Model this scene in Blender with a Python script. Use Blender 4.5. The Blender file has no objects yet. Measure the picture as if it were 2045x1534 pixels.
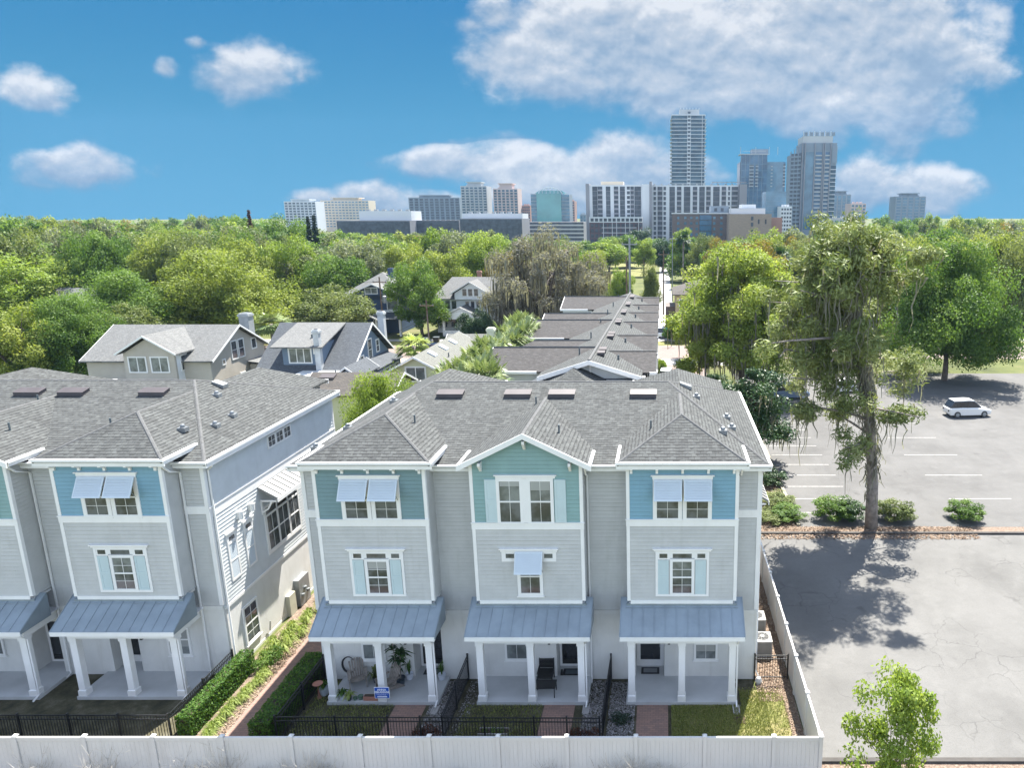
import bpy, math, random
import numpy as np
from mathutils import Vector, Matrix
R = math.radians
scene = bpy.context.scene
COL = scene.collection
# ------------------------------------------------------------------ camera
CAM_H, CAM_P, FPX, CXP, CYP = 19.8, R(12.97), 1450.0, 1325.8, 767.0
cam_d = bpy.data.cameras.new('camera'); cam = bpy.data.objects.new('camera', cam_d); COL.objects.link(cam)
cam.location = (0, 0, CAM_H); cam.rotation_euler = (R(90) - CAM_P, 0, 0)
cam_d.sensor_width = 36; cam_d.lens = 36 * FPX / 2045; cam_d.shift_x = (1022.5 - CXP) / 2045
cam_d.clip_start = 0.1; cam_d.clip_end = 20000
scene.camera = cam
def ray(u, v):
    a = (u - CXP) / FPX; b = -(v - CYP) / FPX; c, s = math.cos(CAM_P), math.sin(CAM_P)
    return a, c + s * b, -s + c * b
def at(u, v, Y):
    d = ray(u, v); k = Y / d[1]; return d[0] * k, Y, CAM_H + d[2] * k
def gnd(u, v, z=0.0):
    d = ray(u, v); k = (z - CAM_H) / d[2]; return d[0] * k, d[1] * k
# ------------------------------------------------------------------ light
SUN = Vector((0.175, 0.545, 1.0)).normalized()
sd = bpy.data.lights.new('sun', 'SUN'); sd.energy = 5.0; sd.angle = R(0.5); sd.color = (1, 0.95, 0.87)
so = bpy.data.objects.new('sun', sd); COL.objects.link(so); so.rotation_euler = SUN.to_track_quat('Z', 'Y').to_euler(); so.location = (20, 40, 60)
scene.view_settings.view_transform = 'Standard'; scene.view_settings.look = 'None'
scene.view_settings.exposure = 1.85; scene.view_settings.gamma = 1
scene.render.engine = 'CYCLES'; scene.cycles.use_denoising = True
scene.cycles.max_bounces = 6; scene.cycles.diffuse_bounces = 3; scene.cycles.transparent_max_bounces = 6
class NT:
    def __init__(s, nt): s.nt = nt; s.n = nt.nodes; s.l = nt.links
    def new(s, t, **k):
        n = s.n.new(t)
        for a, b in k.items(): setattr(n, a, b)
        return n
    def put(s, sock, v):
        if hasattr(v, 'is_output'): s.l.new(v, sock)
        elif v is not None: sock.default_value = v
    def m(s, op, a, b=None, c=None, clamp=False):
        n = s.new('ShaderNodeMath', operation=op, use_clamp=clamp)
        s.put(n.inputs[0], a); s.put(n.inputs[1], b)
        if c is not None: s.put(n.inputs[2], c)
        return n.outputs[0]
    def vm(s, op, a, b=None):
        n = s.new('ShaderNodeVectorMath', operation=op); s.put(n.inputs[0], a)
        if b is not None: s.put(n.inputs[1], b)
        return n.outputs['Value'] if op in ('LENGTH', 'DOT_PRODUCT') else n.outputs[0]
    def mix(s, f, a, b, blend='MIX'):
        n = s.new('ShaderNodeMix', data_type='RGBA', blend_type=blend); s.put(n.inputs[0], f); s.put(n.inputs[6], a); s.put(n.inputs[7], b); return n.outputs[2]
    def ramp(s, f, pts, interp='LINEAR'):
        n = s.new('ShaderNodeValToRGB'); cr = n.color_ramp; cr.interpolation = interp
        while len(cr.elements) < len(pts): cr.elements.new(0.5)
        for e, (p, c) in zip(cr.elements, pts): e.position = p; e.color = (c[0], c[1], c[2], 1)
        s.put(n.inputs[0], f); return n.outputs[0]
    def noise(s, vec, scale, detail=4, rough=0.55, dist=0.0):
        n = s.new('ShaderNodeTexNoise'); s.put(n.inputs['Vector'], vec); n.inputs['Scale'].default_value = scale
        n.inputs['Detail'].default_value = detail; n.inputs['Roughness'].default_value = rough; n.inputs['Distortion'].default_value = dist
        return n.outputs['Fac']
    def smooth(s, v, a, b):
        n = s.new('ShaderNodeMapRange', interpolation_type='SMOOTHSTEP'); s.put(n.inputs[0], v)
        n.inputs[1].default_value = a; n.inputs[2].default_value = b; return n.outputs[0]
# ------------------------------------------------------------------ sky with cumulus clouds
world = bpy.data.worlds.new('World'); scene.world = world; world.use_nodes = True
w = NT(world.node_tree); w.n.clear()
sky = w.new('ShaderNodeTexSky', sky_type='NISHITA', sun_disc=False, sun_elevation=math.asin(SUN.z), sun_rotation=math.atan2(SUN.x, SUN.y))
sky.altitude = 100; sky.air_density = 1.0; sky.dust_density = 0.3; sky.ozone_density = 3.0
tc = w.new('ShaderNodeTexCoord'); sep = w.new('ShaderNodeSeparateXYZ'); w.l.new(tc.outputs['Generated'], sep.inputs[0])
yy = w.m('MAXIMUM', sep.outputs[1], 0.05)
comb = w.new('ShaderNodeCombineXYZ'); w.put(comb.inputs[0], w.m('DIVIDE', sep.outputs[0], yy)); w.put(comb.inputs[1], w.m('DIVIDE', sep.outputs[2], yy))
Pq = comb.outputs[0]
CLOUDS = [(505, 140, 125, 72, 1.0), (455, 165, 90, 48, .8), (330, 133, 40, 26, .75), (395, 85, 30, 16, .5), (600, 150, 40, 30, .5),
          (940, 52, 70, 40, .55), (1020, 115, 110, 70, 1.0), (1100, 150, 130, 66, 1.0), (1230, 40, 260, 110, 1.15), (1420, 110, 330, 150, 1.4), (1640, 60, 260, 160, 1.35), (1600, 200, 200, 74, 1.1), (1330, 190, 190, 50, .9),
          (1790, 120, 240, 190, 1.3), (1700, 225, 130, 60, .8), (985, 25, 70, 50, .7),
          (880, 322, 130, 34, .95), (1030, 335, 170, 55, 1.2), (1235, 322, 120, 75, 1.35), (1330, 355, 140, 60, 1.1), (1150, 385, 250, 52, 1.1),
          (745, 402, 110, 46, 1.0), (640, 398, 80, 26, .7), (860, 405, 90, 28, .9), (1720, 370, 90, 68, 1.2), (1850, 380, 130, 60, 1.1), (150, 330, 170, 50, .9), (60, 180, 90, 50, .8)]
mask = None; num = None; den = None
for (u, v, ru, rv, k) in CLOUDS:
    d = ray(u, v); c = (d[0] / d[1], d[2] / d[1], 0); sc = (FPX / ru, FPX / rv, 0)
    q = w.vm('MULTIPLY', w.vm('SUBTRACT', Pq, c), sc); L = w.vm('LENGTH', q)
    g = w.m('MULTIPLY', w.m('SUBTRACT', 1.0, L), k); mask = g if mask is None else w.m('SMOOTH_MAX', mask, g, 0.2)
    sq = w.new('ShaderNodeSeparateXYZ'); w.put(sq.inputs[0], q); wt = w.m('ADD', w.m('MAXIMUM', g, 0.0), 0.001); ty = w.m('MULTIPLY', wt, sq.outputs[1])
    num = ty if num is None else w.m('ADD', num, ty); den = wt if den is None else w.m('ADD', den, wt)
top = w.m('DIVIDE', num, den)
warp = w.vm('MULTIPLY', Pq, (1.0, 1.35, 1.0))
n1 = w.noise(warp, 11.0, 10, 0.56, 0.1)
n1b = w.noise(w.vm('ADD', warp, (-0.004, 0.014, 0.0)), 11.0, 10, 0.56, 0.1)
n2 = w.noise(warp, 4.0, 3, 0.45)
dens = w.m('ADD', w.m('ADD', mask, w.m('MULTIPLY', w.m('SUBTRACT', n1, 0.5), 1.75)), w.m('MULTIPLY', w.m('SUBTRACT', n2, 0.5), 0.7))
alpha = w.m('MULTIPLY', w.smooth(dens, 0.0, 0.55), w.smooth(sep.outputs[1], 0.0, 0.15))
lit = w.m('ADD', w.m('MULTIPLY', w.m('SUBTRACT', n1, n1b), 2.3), w.m('ADD', 0.64, w.m('MULTIPLY', w.m('SUBTRACT', n2, 0.5), 1.25)))  # bright tops and shaded undersides of the clouds painted into their colour
lit = w.m('ADD', lit, w.m('MULTIPLY', top, 0.55))
lit = w.m('SUBTRACT', lit, w.m('MULTIPLY', w.smooth(dens, 0.6, 1.8), 0.12), clamp=True)
ccol = w.ramp(lit, [(0.0, (0.42, 0.64, 0.96)), (0.4, (0.66, 0.88, 1.16)), (0.75, (1.12, 1.24, 1.40)), (1.0, (1.62, 1.66, 1.72))])
# clear deep blue air towards the skyline, the plain Nishita sky overhead and behind
deep = w.ramp(sep.outputs[2], [(0.0, (0.16, 0.72, 1.20)), (0.12, (0.055, 0.53, 0.98)), (0.32, (0.008, 0.36, 0.94)), (1.0, (0.01, 0.3, 0.85))])
hs = w.new('ShaderNodeHueSaturation'); hs.inputs['Saturation'].default_value = 0.62; w.l.new(sky.outputs[0], hs.inputs['Color']); sky_c = hs.outputs[0]
deep = w.mix(0.006, deep, sky_c)
low = w.mix(w.m('MULTIPLY', w.m('SUBTRACT', 1.0, w.smooth(sep.outputs[2], 0.02, 0.3)), 0.85), sky_c, (2.5, 2.9, 3.3, 1))
front = w.m('MULTIPLY', w.smooth(sep.outputs[1], -0.1, 0.3), w.m('SUBTRACT', 1.0, w.smooth(sep.outputs[2], 0.42, 0.75)))
air = w.mix(front, low, deep)
out = w.mix(w.m('MULTIPLY', alpha, 0.93), air, ccol)
bg = w.new('ShaderNodeBackground'); w.put(bg.inputs[0], out); bg.inputs[1].default_value = 0.14
wo = w.new('ShaderNodeOutputWorld'); w.l.new(bg.outputs[0], wo.inputs[0])
# ------------------------------------------------------------------ materials
MATS = {}
def newmat(name):
    m = bpy.data.materials.new(name); m.use_nodes = True; t = NT(m.node_tree); b = t.n['Principled BSDF']; MATS[name] = m
    return m, t, b
def pos(t): return t.new('ShaderNodeNewGeometry').outputs['Position']
def c3(c, k=1.0): return (min(1, c[0] * k), min(1, c[1] * k), min(1, c[2] * k), 1)
def mat(name, rgb, rough=0.6, var=0.12, scale=1.5, metal=0.0, bump=0.0, bscale=30, spec=0.5, fine=0.0, streak=0.0):
    m, t, b = newmat(name); p = pos(t)
    f = t.noise(p, scale, 5, 0.6)
    col = t.mix(t.smooth(f, 0.3, 0.7), c3(rgb, 1 - var), c3(rgb, 1 + var))
    if streak:
        q = t.noise(t.vm('MULTIPLY', p, (3.5, 3.5, 0.35)), 1.0, 5, 0.65); col = t.mix(t.m('MULTIPLY', t.smooth(q, 0.5, 0.78), streak), col, c3((rgb[0] * .62, rgb[1] * .60, rgb[2] * .55)))
    if fine: col = t.mix(t.smooth(t.noise(p, bscale, 3, 0.7), 0.35, 0.65), col, c3(rgb, 1 - fine))
    t.put(b.inputs['Base Color'], col); b.inputs['Roughness'].default_value = rough; b.inputs['Metallic'].default_value = metal; b.inputs['Specular IOR Level'].default_value = spec
    if bump:
        bn = t.new('ShaderNodeBump'); bn.inputs['Strength'].default_value = bump; bn.inputs['Distance'].default_value = 0.02
        t.put(bn.inputs['Height'], t.noise(p, bscale, 4, 0.65)); t.l.new(bn.outputs[0], b.inputs['Normal'])
    return m
def shingle(name, c1, c2, dark, row=0.165):
    m, t, b = newmat(name); uv = t.new('ShaderNodeUVMap').outputs[0]
    br = t.new('ShaderNodeTexBrick'); t.put(br.inputs['Vector'], uv); br.inputs['Scale'].default_value = 1
    br.inputs['Brick Width'].default_value = 0.24; br.inputs['Row Height'].default_value = row; br.inputs['Mortar Size'].default_value = 0.006; br.inputs['Mortar Smooth'].default_value = 0.3; br.inputs['Bias'].default_value = 0.1
    br.inputs['Color1'].default_value = c3(c1); br.inputs['Color2'].default_value = c3(c2); br.inputs['Mortar'].default_value = c3(dark)
    n = t.noise(uv, 2.2, 5, 0.65); n2 = t.noise(t.vm('MULTIPLY', uv, (0.9, 0.16, 1)), 1.3, 4, 0.6)
    col = t.mix(t.m('MULTIPLY', t.smooth(n, 0.35, 0.75), 0.35), br.outputs['Color'], c3(dark, 1.6))
    col = t.mix(t.m('MULTIPLY', t.smooth(n2, 0.52, 0.72), 0.45), col, c3(dark, 1.25))
    # saw-tooth across each row: edge raised by bump, its shadow painted into colour
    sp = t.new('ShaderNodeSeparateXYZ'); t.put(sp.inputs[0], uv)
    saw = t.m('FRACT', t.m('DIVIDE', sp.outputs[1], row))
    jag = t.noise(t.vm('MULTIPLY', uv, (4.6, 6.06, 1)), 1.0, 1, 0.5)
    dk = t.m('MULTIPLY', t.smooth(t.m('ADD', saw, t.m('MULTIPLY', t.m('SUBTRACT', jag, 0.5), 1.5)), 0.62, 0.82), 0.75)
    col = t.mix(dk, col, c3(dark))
    t.put(b.inputs['Base Color'], col); b.inputs['Roughness'].default_value = 0.92; b.inputs['Specular IOR Level'].default_value = 0.25
    bn = t.new('ShaderNodeBump'); bn.inputs['Strength'].default_value = 0.5; bn.inputs['Distance'].default_value = 0.012; bn.invert = True
    t.put(bn.inputs['Height'], saw); t.l.new(bn.outputs[0], b.inputs['Normal'])
    return m
def bricky(name, c1, c2, mortar, bw, rh, ms, rough=0.85, vec='xy'):
    m, t, b = newmat(name); p = pos(t)
    if vec != 'xy':
        sp = t.new('ShaderNodeSeparateXYZ'); t.put(sp.inputs[0], p); cb = t.new('ShaderNodeCombineXYZ'); t.put(cb.inputs[0], t.m('ADD', sp.outputs[0], sp.outputs[1])); t.put(cb.inputs[1], sp.outputs[2]); p = cb.outputs[0]
    br = t.new('ShaderNodeTexBrick'); t.put(br.inputs['Vector'], p); br.inputs['Scale'].default_value = 1
    br.inputs['Brick Width'].default_value = bw; br.inputs['Row Height'].default_value = rh; br.inputs['Mortar Size'].default_value = ms; br.inputs['Bias'].default_value = 0.0
    br.inputs['Color1'].default_value = c3(c1); br.inputs['Color2'].default_value = c3(c2); br.inputs['Mortar'].default_value = c3(mortar)
    col = t.mix(t.m('MULTIPLY', t.smooth(t.noise(p, 1.7, 5, 0.65), 0.35, 0.7), 0.4), br.outputs['Color'], c3(c1, 0.75))
    t.put(b.inputs['Base Color'], col); b.inputs['Roughness'].default_value = rough
    return m
def glass(name, rgb, rough=0.06, var=0.5, scale=1.3, spec=0.8):
    m, t, b = newmat(name); p = pos(t)
    t.put(b.inputs['Base Color'], t.mix(t.smooth(t.noise(p, scale, 3, 0.6), 0.35, 0.65), c3(rgb, 1 - var), c3(rgb, 1 + var)))
    b.inputs['Roughness'].default_value = rough; b.inputs['Specular IOR Level'].default_value = spec; b.inputs['IOR'].default_value = 1.5
    return m
def foliage(name, d, mcol, l, trans=0.45, rough=0.6):
    m, t, b = newmat(name)
    g = t.new('ShaderNodeNewGeometry'); oi = t.new('ShaderNodeObjectInfo'); at_ = t.new('ShaderNodeAttribute', attribute_name='tone')
    f = t.m('ADD', t.m('MULTIPLY', g.outputs['Random Per Island'], 0.38), t.m('MULTIPLY', at_.outputs['Fac'], 0.62))
    f = t.m('ADD', f, t.m('MULTIPLY', t.m('SUBTRACT', oi.outputs['Random'], 0.5), 0.16), clamp=True)
    col = t.ramp(f, [(0.0, d), (0.5, mcol), (1.0, l)])
    t.put(b.inputs['Base Color'], col); b.inputs['Roughness'].default_value = rough; b.inputs['Specular IOR Level'].default_value = 0.3
    tr = t.new('ShaderNodeBsdfTranslucent'); t.put(tr.inputs[0], t.mix(1.0, col, (1.0, 1.0, 0.55, 1), 'MULTIPLY'))
    mx = t.new('ShaderNodeMixShader'); mx.inputs[0].default_value = trans
    t.l.new(b.outputs[0], mx.inputs[1]); t.l.new(tr.outputs[0], mx.inputs[2]); t.l.new(mx.outputs[0], t.n['Material Output'].inputs[0])
    return m
M = MATS
mat('lap_grey', (0.445, 0.452, 0.440), 0.6, 0.05, streak=0.22); mat('lap_teal', (0.145, 0.235, 0.25), 0.6, 0.05, streak=0.22); mat('lap_green', (0.20, 0.325, 0.315), 0.6, 0.05, streak=0.22); mat('lap_blue', (0.165, 0.31, 0.39), 0.6, 0.05, streak=0.22)
mat('lap_pale', (0.54, 0.57, 0.575), 0.6, 0.05, streak=0.22)
mat('stucco', (0.60, 0.60, 0.575), 0.85, 0.06, 0.8, bump=0.25, bscale=45, streak=0.3); mat('white_trim', (0.72, 0.72, 0.705), 0.45, 0.03, streak=0.12); mat('vinyl', (0.53, 0.525, 0.505), 0.35, 0.03, 0.6, streak=0.25)
mat('louver_white', (0.50, 0.56, 0.60), 0.4, 0.02); mat('aqua_panel', (0.45, 0.55, 0.565), 0.5, 0.03)
mat('porch_metal', (0.225, 0.27, 0.30), 0.42, 0.10, 1.2, metal=0.3); mat('awning_metal', (0.20, 0.197, 0.19), 0.45, 0.05, metal=0.1)
glass('window_glass', (0.072, 0.078, 0.086)); glass('blind_glass', (0.15, 0.165, 0.165), 0.12, 0.35); mat('blind_white', (.30, .31, .30), .3, .05, spec=.6); glass('door_glass', (0.02, 0.022, 0.025), 0.15, 0.3)
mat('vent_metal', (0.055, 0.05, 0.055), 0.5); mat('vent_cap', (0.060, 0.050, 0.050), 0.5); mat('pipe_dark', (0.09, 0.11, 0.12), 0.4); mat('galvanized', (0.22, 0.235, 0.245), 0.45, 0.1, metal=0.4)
mat('black_metal', (0.012, 0.013, 0.015), 0.4); mat('black_plastic', (0.02, 0.02, 0.02), 0.5)
shingle('shingle_grey', (0.098, 0.104, 0.101), (0.067, 0.071, 0.070), (0.025, 0.026, 0.026))
shingle('shingle_dark', (0.076, 0.073, 0.072), (0.050, 0.048, 0.047), (0.026, 0.025, 0.025))
shingle('shingle_pale', (0.172, 0.175, 0.169), (0.136, 0.140, 0.136), (0.076, 0.076, 0.076))
shingle('shingle_sage', (0.166, 0.170, 0.152), (0.133, 0.138, 0.124), (0.078, 0.078, 0.069))
shingle('shingle_brown', (0.110, 0.097, 0.083), (0.078, 0.071, 0.064), (0.039, 0.037, 0.035))
shingle('shingle_slate', (0.097, 0.108, 0.118), (0.077, 0.085, 0.095), (0.041, 0.046, 0.052))
mat('concrete', (0.30, 0.29, 0.275), 0.85, 0.1, 0.7, bump=0.15, bscale=20); mat('porch_slab', (0.43, 0.44, 0.44), 0.8, 0.08, 0.9)
bricky('paver', (0.27, 0.165, 0.125), (0.19, 0.125, 0.105), (0.09, 0.075, 0.068), 0.22, 0.11, 0.006)
bricky('street_brick', (0.20, 0.15, 0.13), (0.16, 0.12, 0.11), (0.11, 0.095, 0.085), 0.5, 0.25, 0.02)
bricky('brick_dark', (0.10, 0.05, 0.05), (0.075, 0.042, 0.045), (0.10, 0.08, 0.08), 0.9, 0.4, 0.03, vec='z'); bricky('brick_brown', (0.135, 0.10, 0.09), (0.105, 0.082, 0.078), (0.13, 0.11, 0.10), 0.9, 0.4, 0.03, vec='z'); bricky('brick_tan', (0.29, 0.225, 0.17), (0.25, 0.195, 0.15), (0.24, 0.19, 0.15), 1.2, 0.5, 0.03, vec='z')
mat('wood_grey', (0.23, 0.205, 0.18), 0.85, 0.25, 6); mat('bark', (0.105, 0.085, 0.07), 0.95, 0.35, 3, bump=0.6, bscale=12); mat('bark_grey', (0.20, 0.175, 0.155), 0.95, 0.3, 3, bump=0.6, bscale=12); mat('pole_wood', (0.13, 0.09, 0.06), 0.9, 0.2)
mat('twig', (0.44, 0.41, 0.35), 0.9, 0.25, 4); mat('terracotta', (0.36, 0.17, 0.12), 0.8); mat('white_pot', (0.62, 0.66, 0.72), 0.4); mat('pot_dark', (0.03, 0.045, 0.06), 0.3); mat('soil', (0.05, 0.035, 0.025), 0.95, 0.3, 8)
mat('sign_blue', (0.012, 0.085, 0.40), 0.4, 0.02); mat('sign_white', (0.8, 0.82, 0.85), 0.5, 0.0); mat('rust', (0.10, 0.055, 0.045), 0.8, 0.2); mat('timber', (0.055, 0.05, 0.045), 0.9, 0.2)
mat('ac_grey', (0.20, 0.205, 0.195), 0.6); mat('ac_beige', (0.30, 0.30, 0.28), 0.5); mat('utility_green', (0.10, 0.17, 0.12), 0.5); mat('utility_beige', (0.40, 0.39, 0.31), 0.6)
mat('paint_line', (0.30, 0.295, 0.28), 0.7, 0.25, 5); mat('curb_paint', (0.24, 0.22, 0.16), 0.8, 0.2, 3)
foliage('leaf_green', (0.03, 0.075, 0.014), (0.095, 0.175, 0.03), (0.19, 0.28, 0.06)); foliage('leaf_yellow', (0.075, 0.115, 0.02), (0.205, 0.262, 0.045), (0.34, 0.375, 0.10)); foliage('leaf_bright', (0.07, 0.125, 0.016), (0.19, 0.275, 0.04), (0.32, 0.39, 0.085))
foliage('leaf_olive', (0.055, 0.08, 0.025), (0.14, 0.18, 0.055), (0.24, 0.275, 0.105)); foliage('leaf_grey', (0.07, 0.09, 0.05), (0.16, 0.19, 0.105), (0.25, 0.28, 0.165)); foliage('leaf_dark', (0.012, 0.03, 0.012), (0.032, 0.072, 0.025), (0.075, 0.135, 0.045), 0.2, 0.45)
foliage('leaf_moss', (0.1, 0.098, 0.082), (0.19, 0.185, 0.155), (0.29, 0.285, 0.245), 0.45, 0.9); foliage('leaf_palm', (0.06, 0.10, 0.035), (0.19, 0.25, 0.10), (0.42, 0.46, 0.25), 0.2, 0.4); foliage('leaf_pine', (0.055, 0.085, 0.026), (0.16, 0.205, 0.065), (0.29, 0.32, 0.13), 0.3); foliage('leaf_conifer', (0.008, 0.02, 0.012), (0.02, 0.04, 0.022), (0.04, 0.07, 0.035), 0.1)
foliage('leaf_lemon', (.085, .125, .022), (.225, .30, .055), (.39, .44, .12), .5); foliage('leaf_hedge', (0.025, 0.07, 0.012), (0.075, 0.165, 0.025), (0.17, 0.27, 0.045)); foliage('leaf_lime', (0.15, 0.22, 0.05), (0.30, 0.38, 0.10), (0.46, 0.50, 0.20)); foliage('leaf_rust', (0.045, 0.02, 0.015), (0.10, 0.04, 0.03), (0.17, 0.08, 0.055)); foliage('leaf_rusty_brown', (0.10, 0.075, 0.02), (0.20, 0.15, 0.03), (0.30, 0.24, 0.05))
foliage('grass_blade', (0.10, 0.13, 0.03), (0.205, 0.24, 0.06), (0.36, 0.34, 0.14), 0.25); foliage('leaf_litter', (0.10, 0.065, 0.045), (0.24, 0.17, 0.12), (0.44, 0.37, 0.29), 0.1, 0.9); foliage('pebble', (0.09, 0.085, 0.085), (0.20, 0.19, 0.185), (0.42, 0.41, 0.40), 0.0, 0.9)
# ground materials
def ground_mat(name, cols, scales, fine, rough=0.95, bump=0.3):
    m, t, b = newmat(name); p = pos(t)
    col = t.ramp(t.noise(p, scales[0], 6, 0.65), [(0.32, cols[0]), (0.5, cols[1]), (0.68, cols[2])])
    col = t.mix(t.m('MULTIPLY', t.smooth(t.noise(p, scales[1], 4, 0.7), 0.4, 0.65), fine), col, c3(cols[0], 0.8))
    t.put(b.inputs['Base Color'], col); b.inputs['Roughness'].default_value = rough; b.inputs['Specular IOR Level'].default_value = 0.2
    bn = t.new('ShaderNodeBump'); bn.inputs['Strength'].default_value = bump; bn.inputs['Distance'].default_value = 0.03
    t.put(bn.inputs['Height'], t.noise(p, scales[1], 4, 0.7)); t.l.new(bn.outputs[0], b.inputs['Normal'])
    return m, t, b, col, p
ground_mat('ground_grass', [(0.05, 0.06, 0.025), (0.095, 0.11, 0.035), (0.15, 0.14, 0.07)], (0.12, 6), 0.4)
ground_mat('lawn', [(0.09, 0.10, 0.035), (0.16, 0.165, 0.055), (0.27, 0.22, 0.12)], (0.9, 22), 0.5)
ground_mat('yard_soil', [(0.035, 0.035, 0.022), (0.075, 0.068, 0.04), (0.13, 0.12, 0.085)], (1.6, 25), 0.5)
ground_mat('mulch', [(0.10, 0.07, 0.055), (0.20, 0.15, 0.115), (0.34, 0.28, 0.22)], (9, 40), 0.6, bump=0.8)
ground_mat('sand', [(0.20, 0.175, 0.13), (0.28, 0.25, 0.19), (0.34, 0.30, 0.24)], (0.4, 8), 0.3)
def asphalt(name, base, crack=True):
    m, t, b, col, p = ground_mat(name, [tuple(x * 0.80 for x in base), base, tuple(x * 1.15 for x in base)], (0.22, 30), 0.22, 0.9, 0.25)
    st = t.smooth(t.noise(t.vm('MULTIPLY', p, (1.0, 0.3, 1.0)), 0.25, 6, 0.65), 0.48, 0.72)
    col = t.mix(t.m('MULTIPLY', st, 0.5), col, c3(base, 0.62)); ol = t.smooth(t.noise(p, 0.55, 3, 0.5), 0.66, 0.74); col = t.mix(t.m('MULTIPLY', ol, 0.45), col, c3(base, 0.4))
    if crack:
        vo = t.new('ShaderNodeTexVoronoi', feature='DISTANCE_TO_EDGE'); vo.inputs['Scale'].default_value = 0.55
        t.put(vo.inputs['Vector'], t.vm('ADD', p, t.vm('SCALE', p))); 
        wv = t.new('ShaderNodeTexNoise'); t.put(wv.inputs['Vector'], p); wv.inputs['Scale'].default_value = 1.6
        dv = t.new('ShaderNodeVectorMath', operation='MULTIPLY_ADD'); t.put(dv.inputs[0], wv.outputs['Color']); dv.inputs[1].default_value = (0.9, 0.9, 0); t.put(dv.inputs[2], p); t.l.new(dv.outputs[0], vo.inputs['Vector'])
        ck = t.m('SUBTRACT', 1.0, t.smooth(vo.outputs['Distance'], 0.0, 0.022))
        ck = t.m('MULTIPLY', ck, t.smooth(t.noise(p, 0.25, 2, 0.5), 0.45, 0.6))
        col = t.mix(t.m('MULTIPLY', ck, 0.55), col, c3(base, 0.45))
    gr = t.noise(p, 14, 3, 0.8); col = t.mix(t.m('MULTIPLY', t.smooth(gr, 0.45, 0.7), 0.30), col, c3(base, 0.6)); col = t.mix(t.m('MULTIPLY', t.smooth(t.noise(p, 0.9, 4, 0.7), 0.5, 0.7), 0.25), col, c3(base, 1.3)); t.put(b.inputs['Base Color'], col)
asphalt('asphalt_old', (0.130, 0.128, 0.122)); asphalt('asphalt_lot', (0.115, 0.113, 0.109), False)
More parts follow.
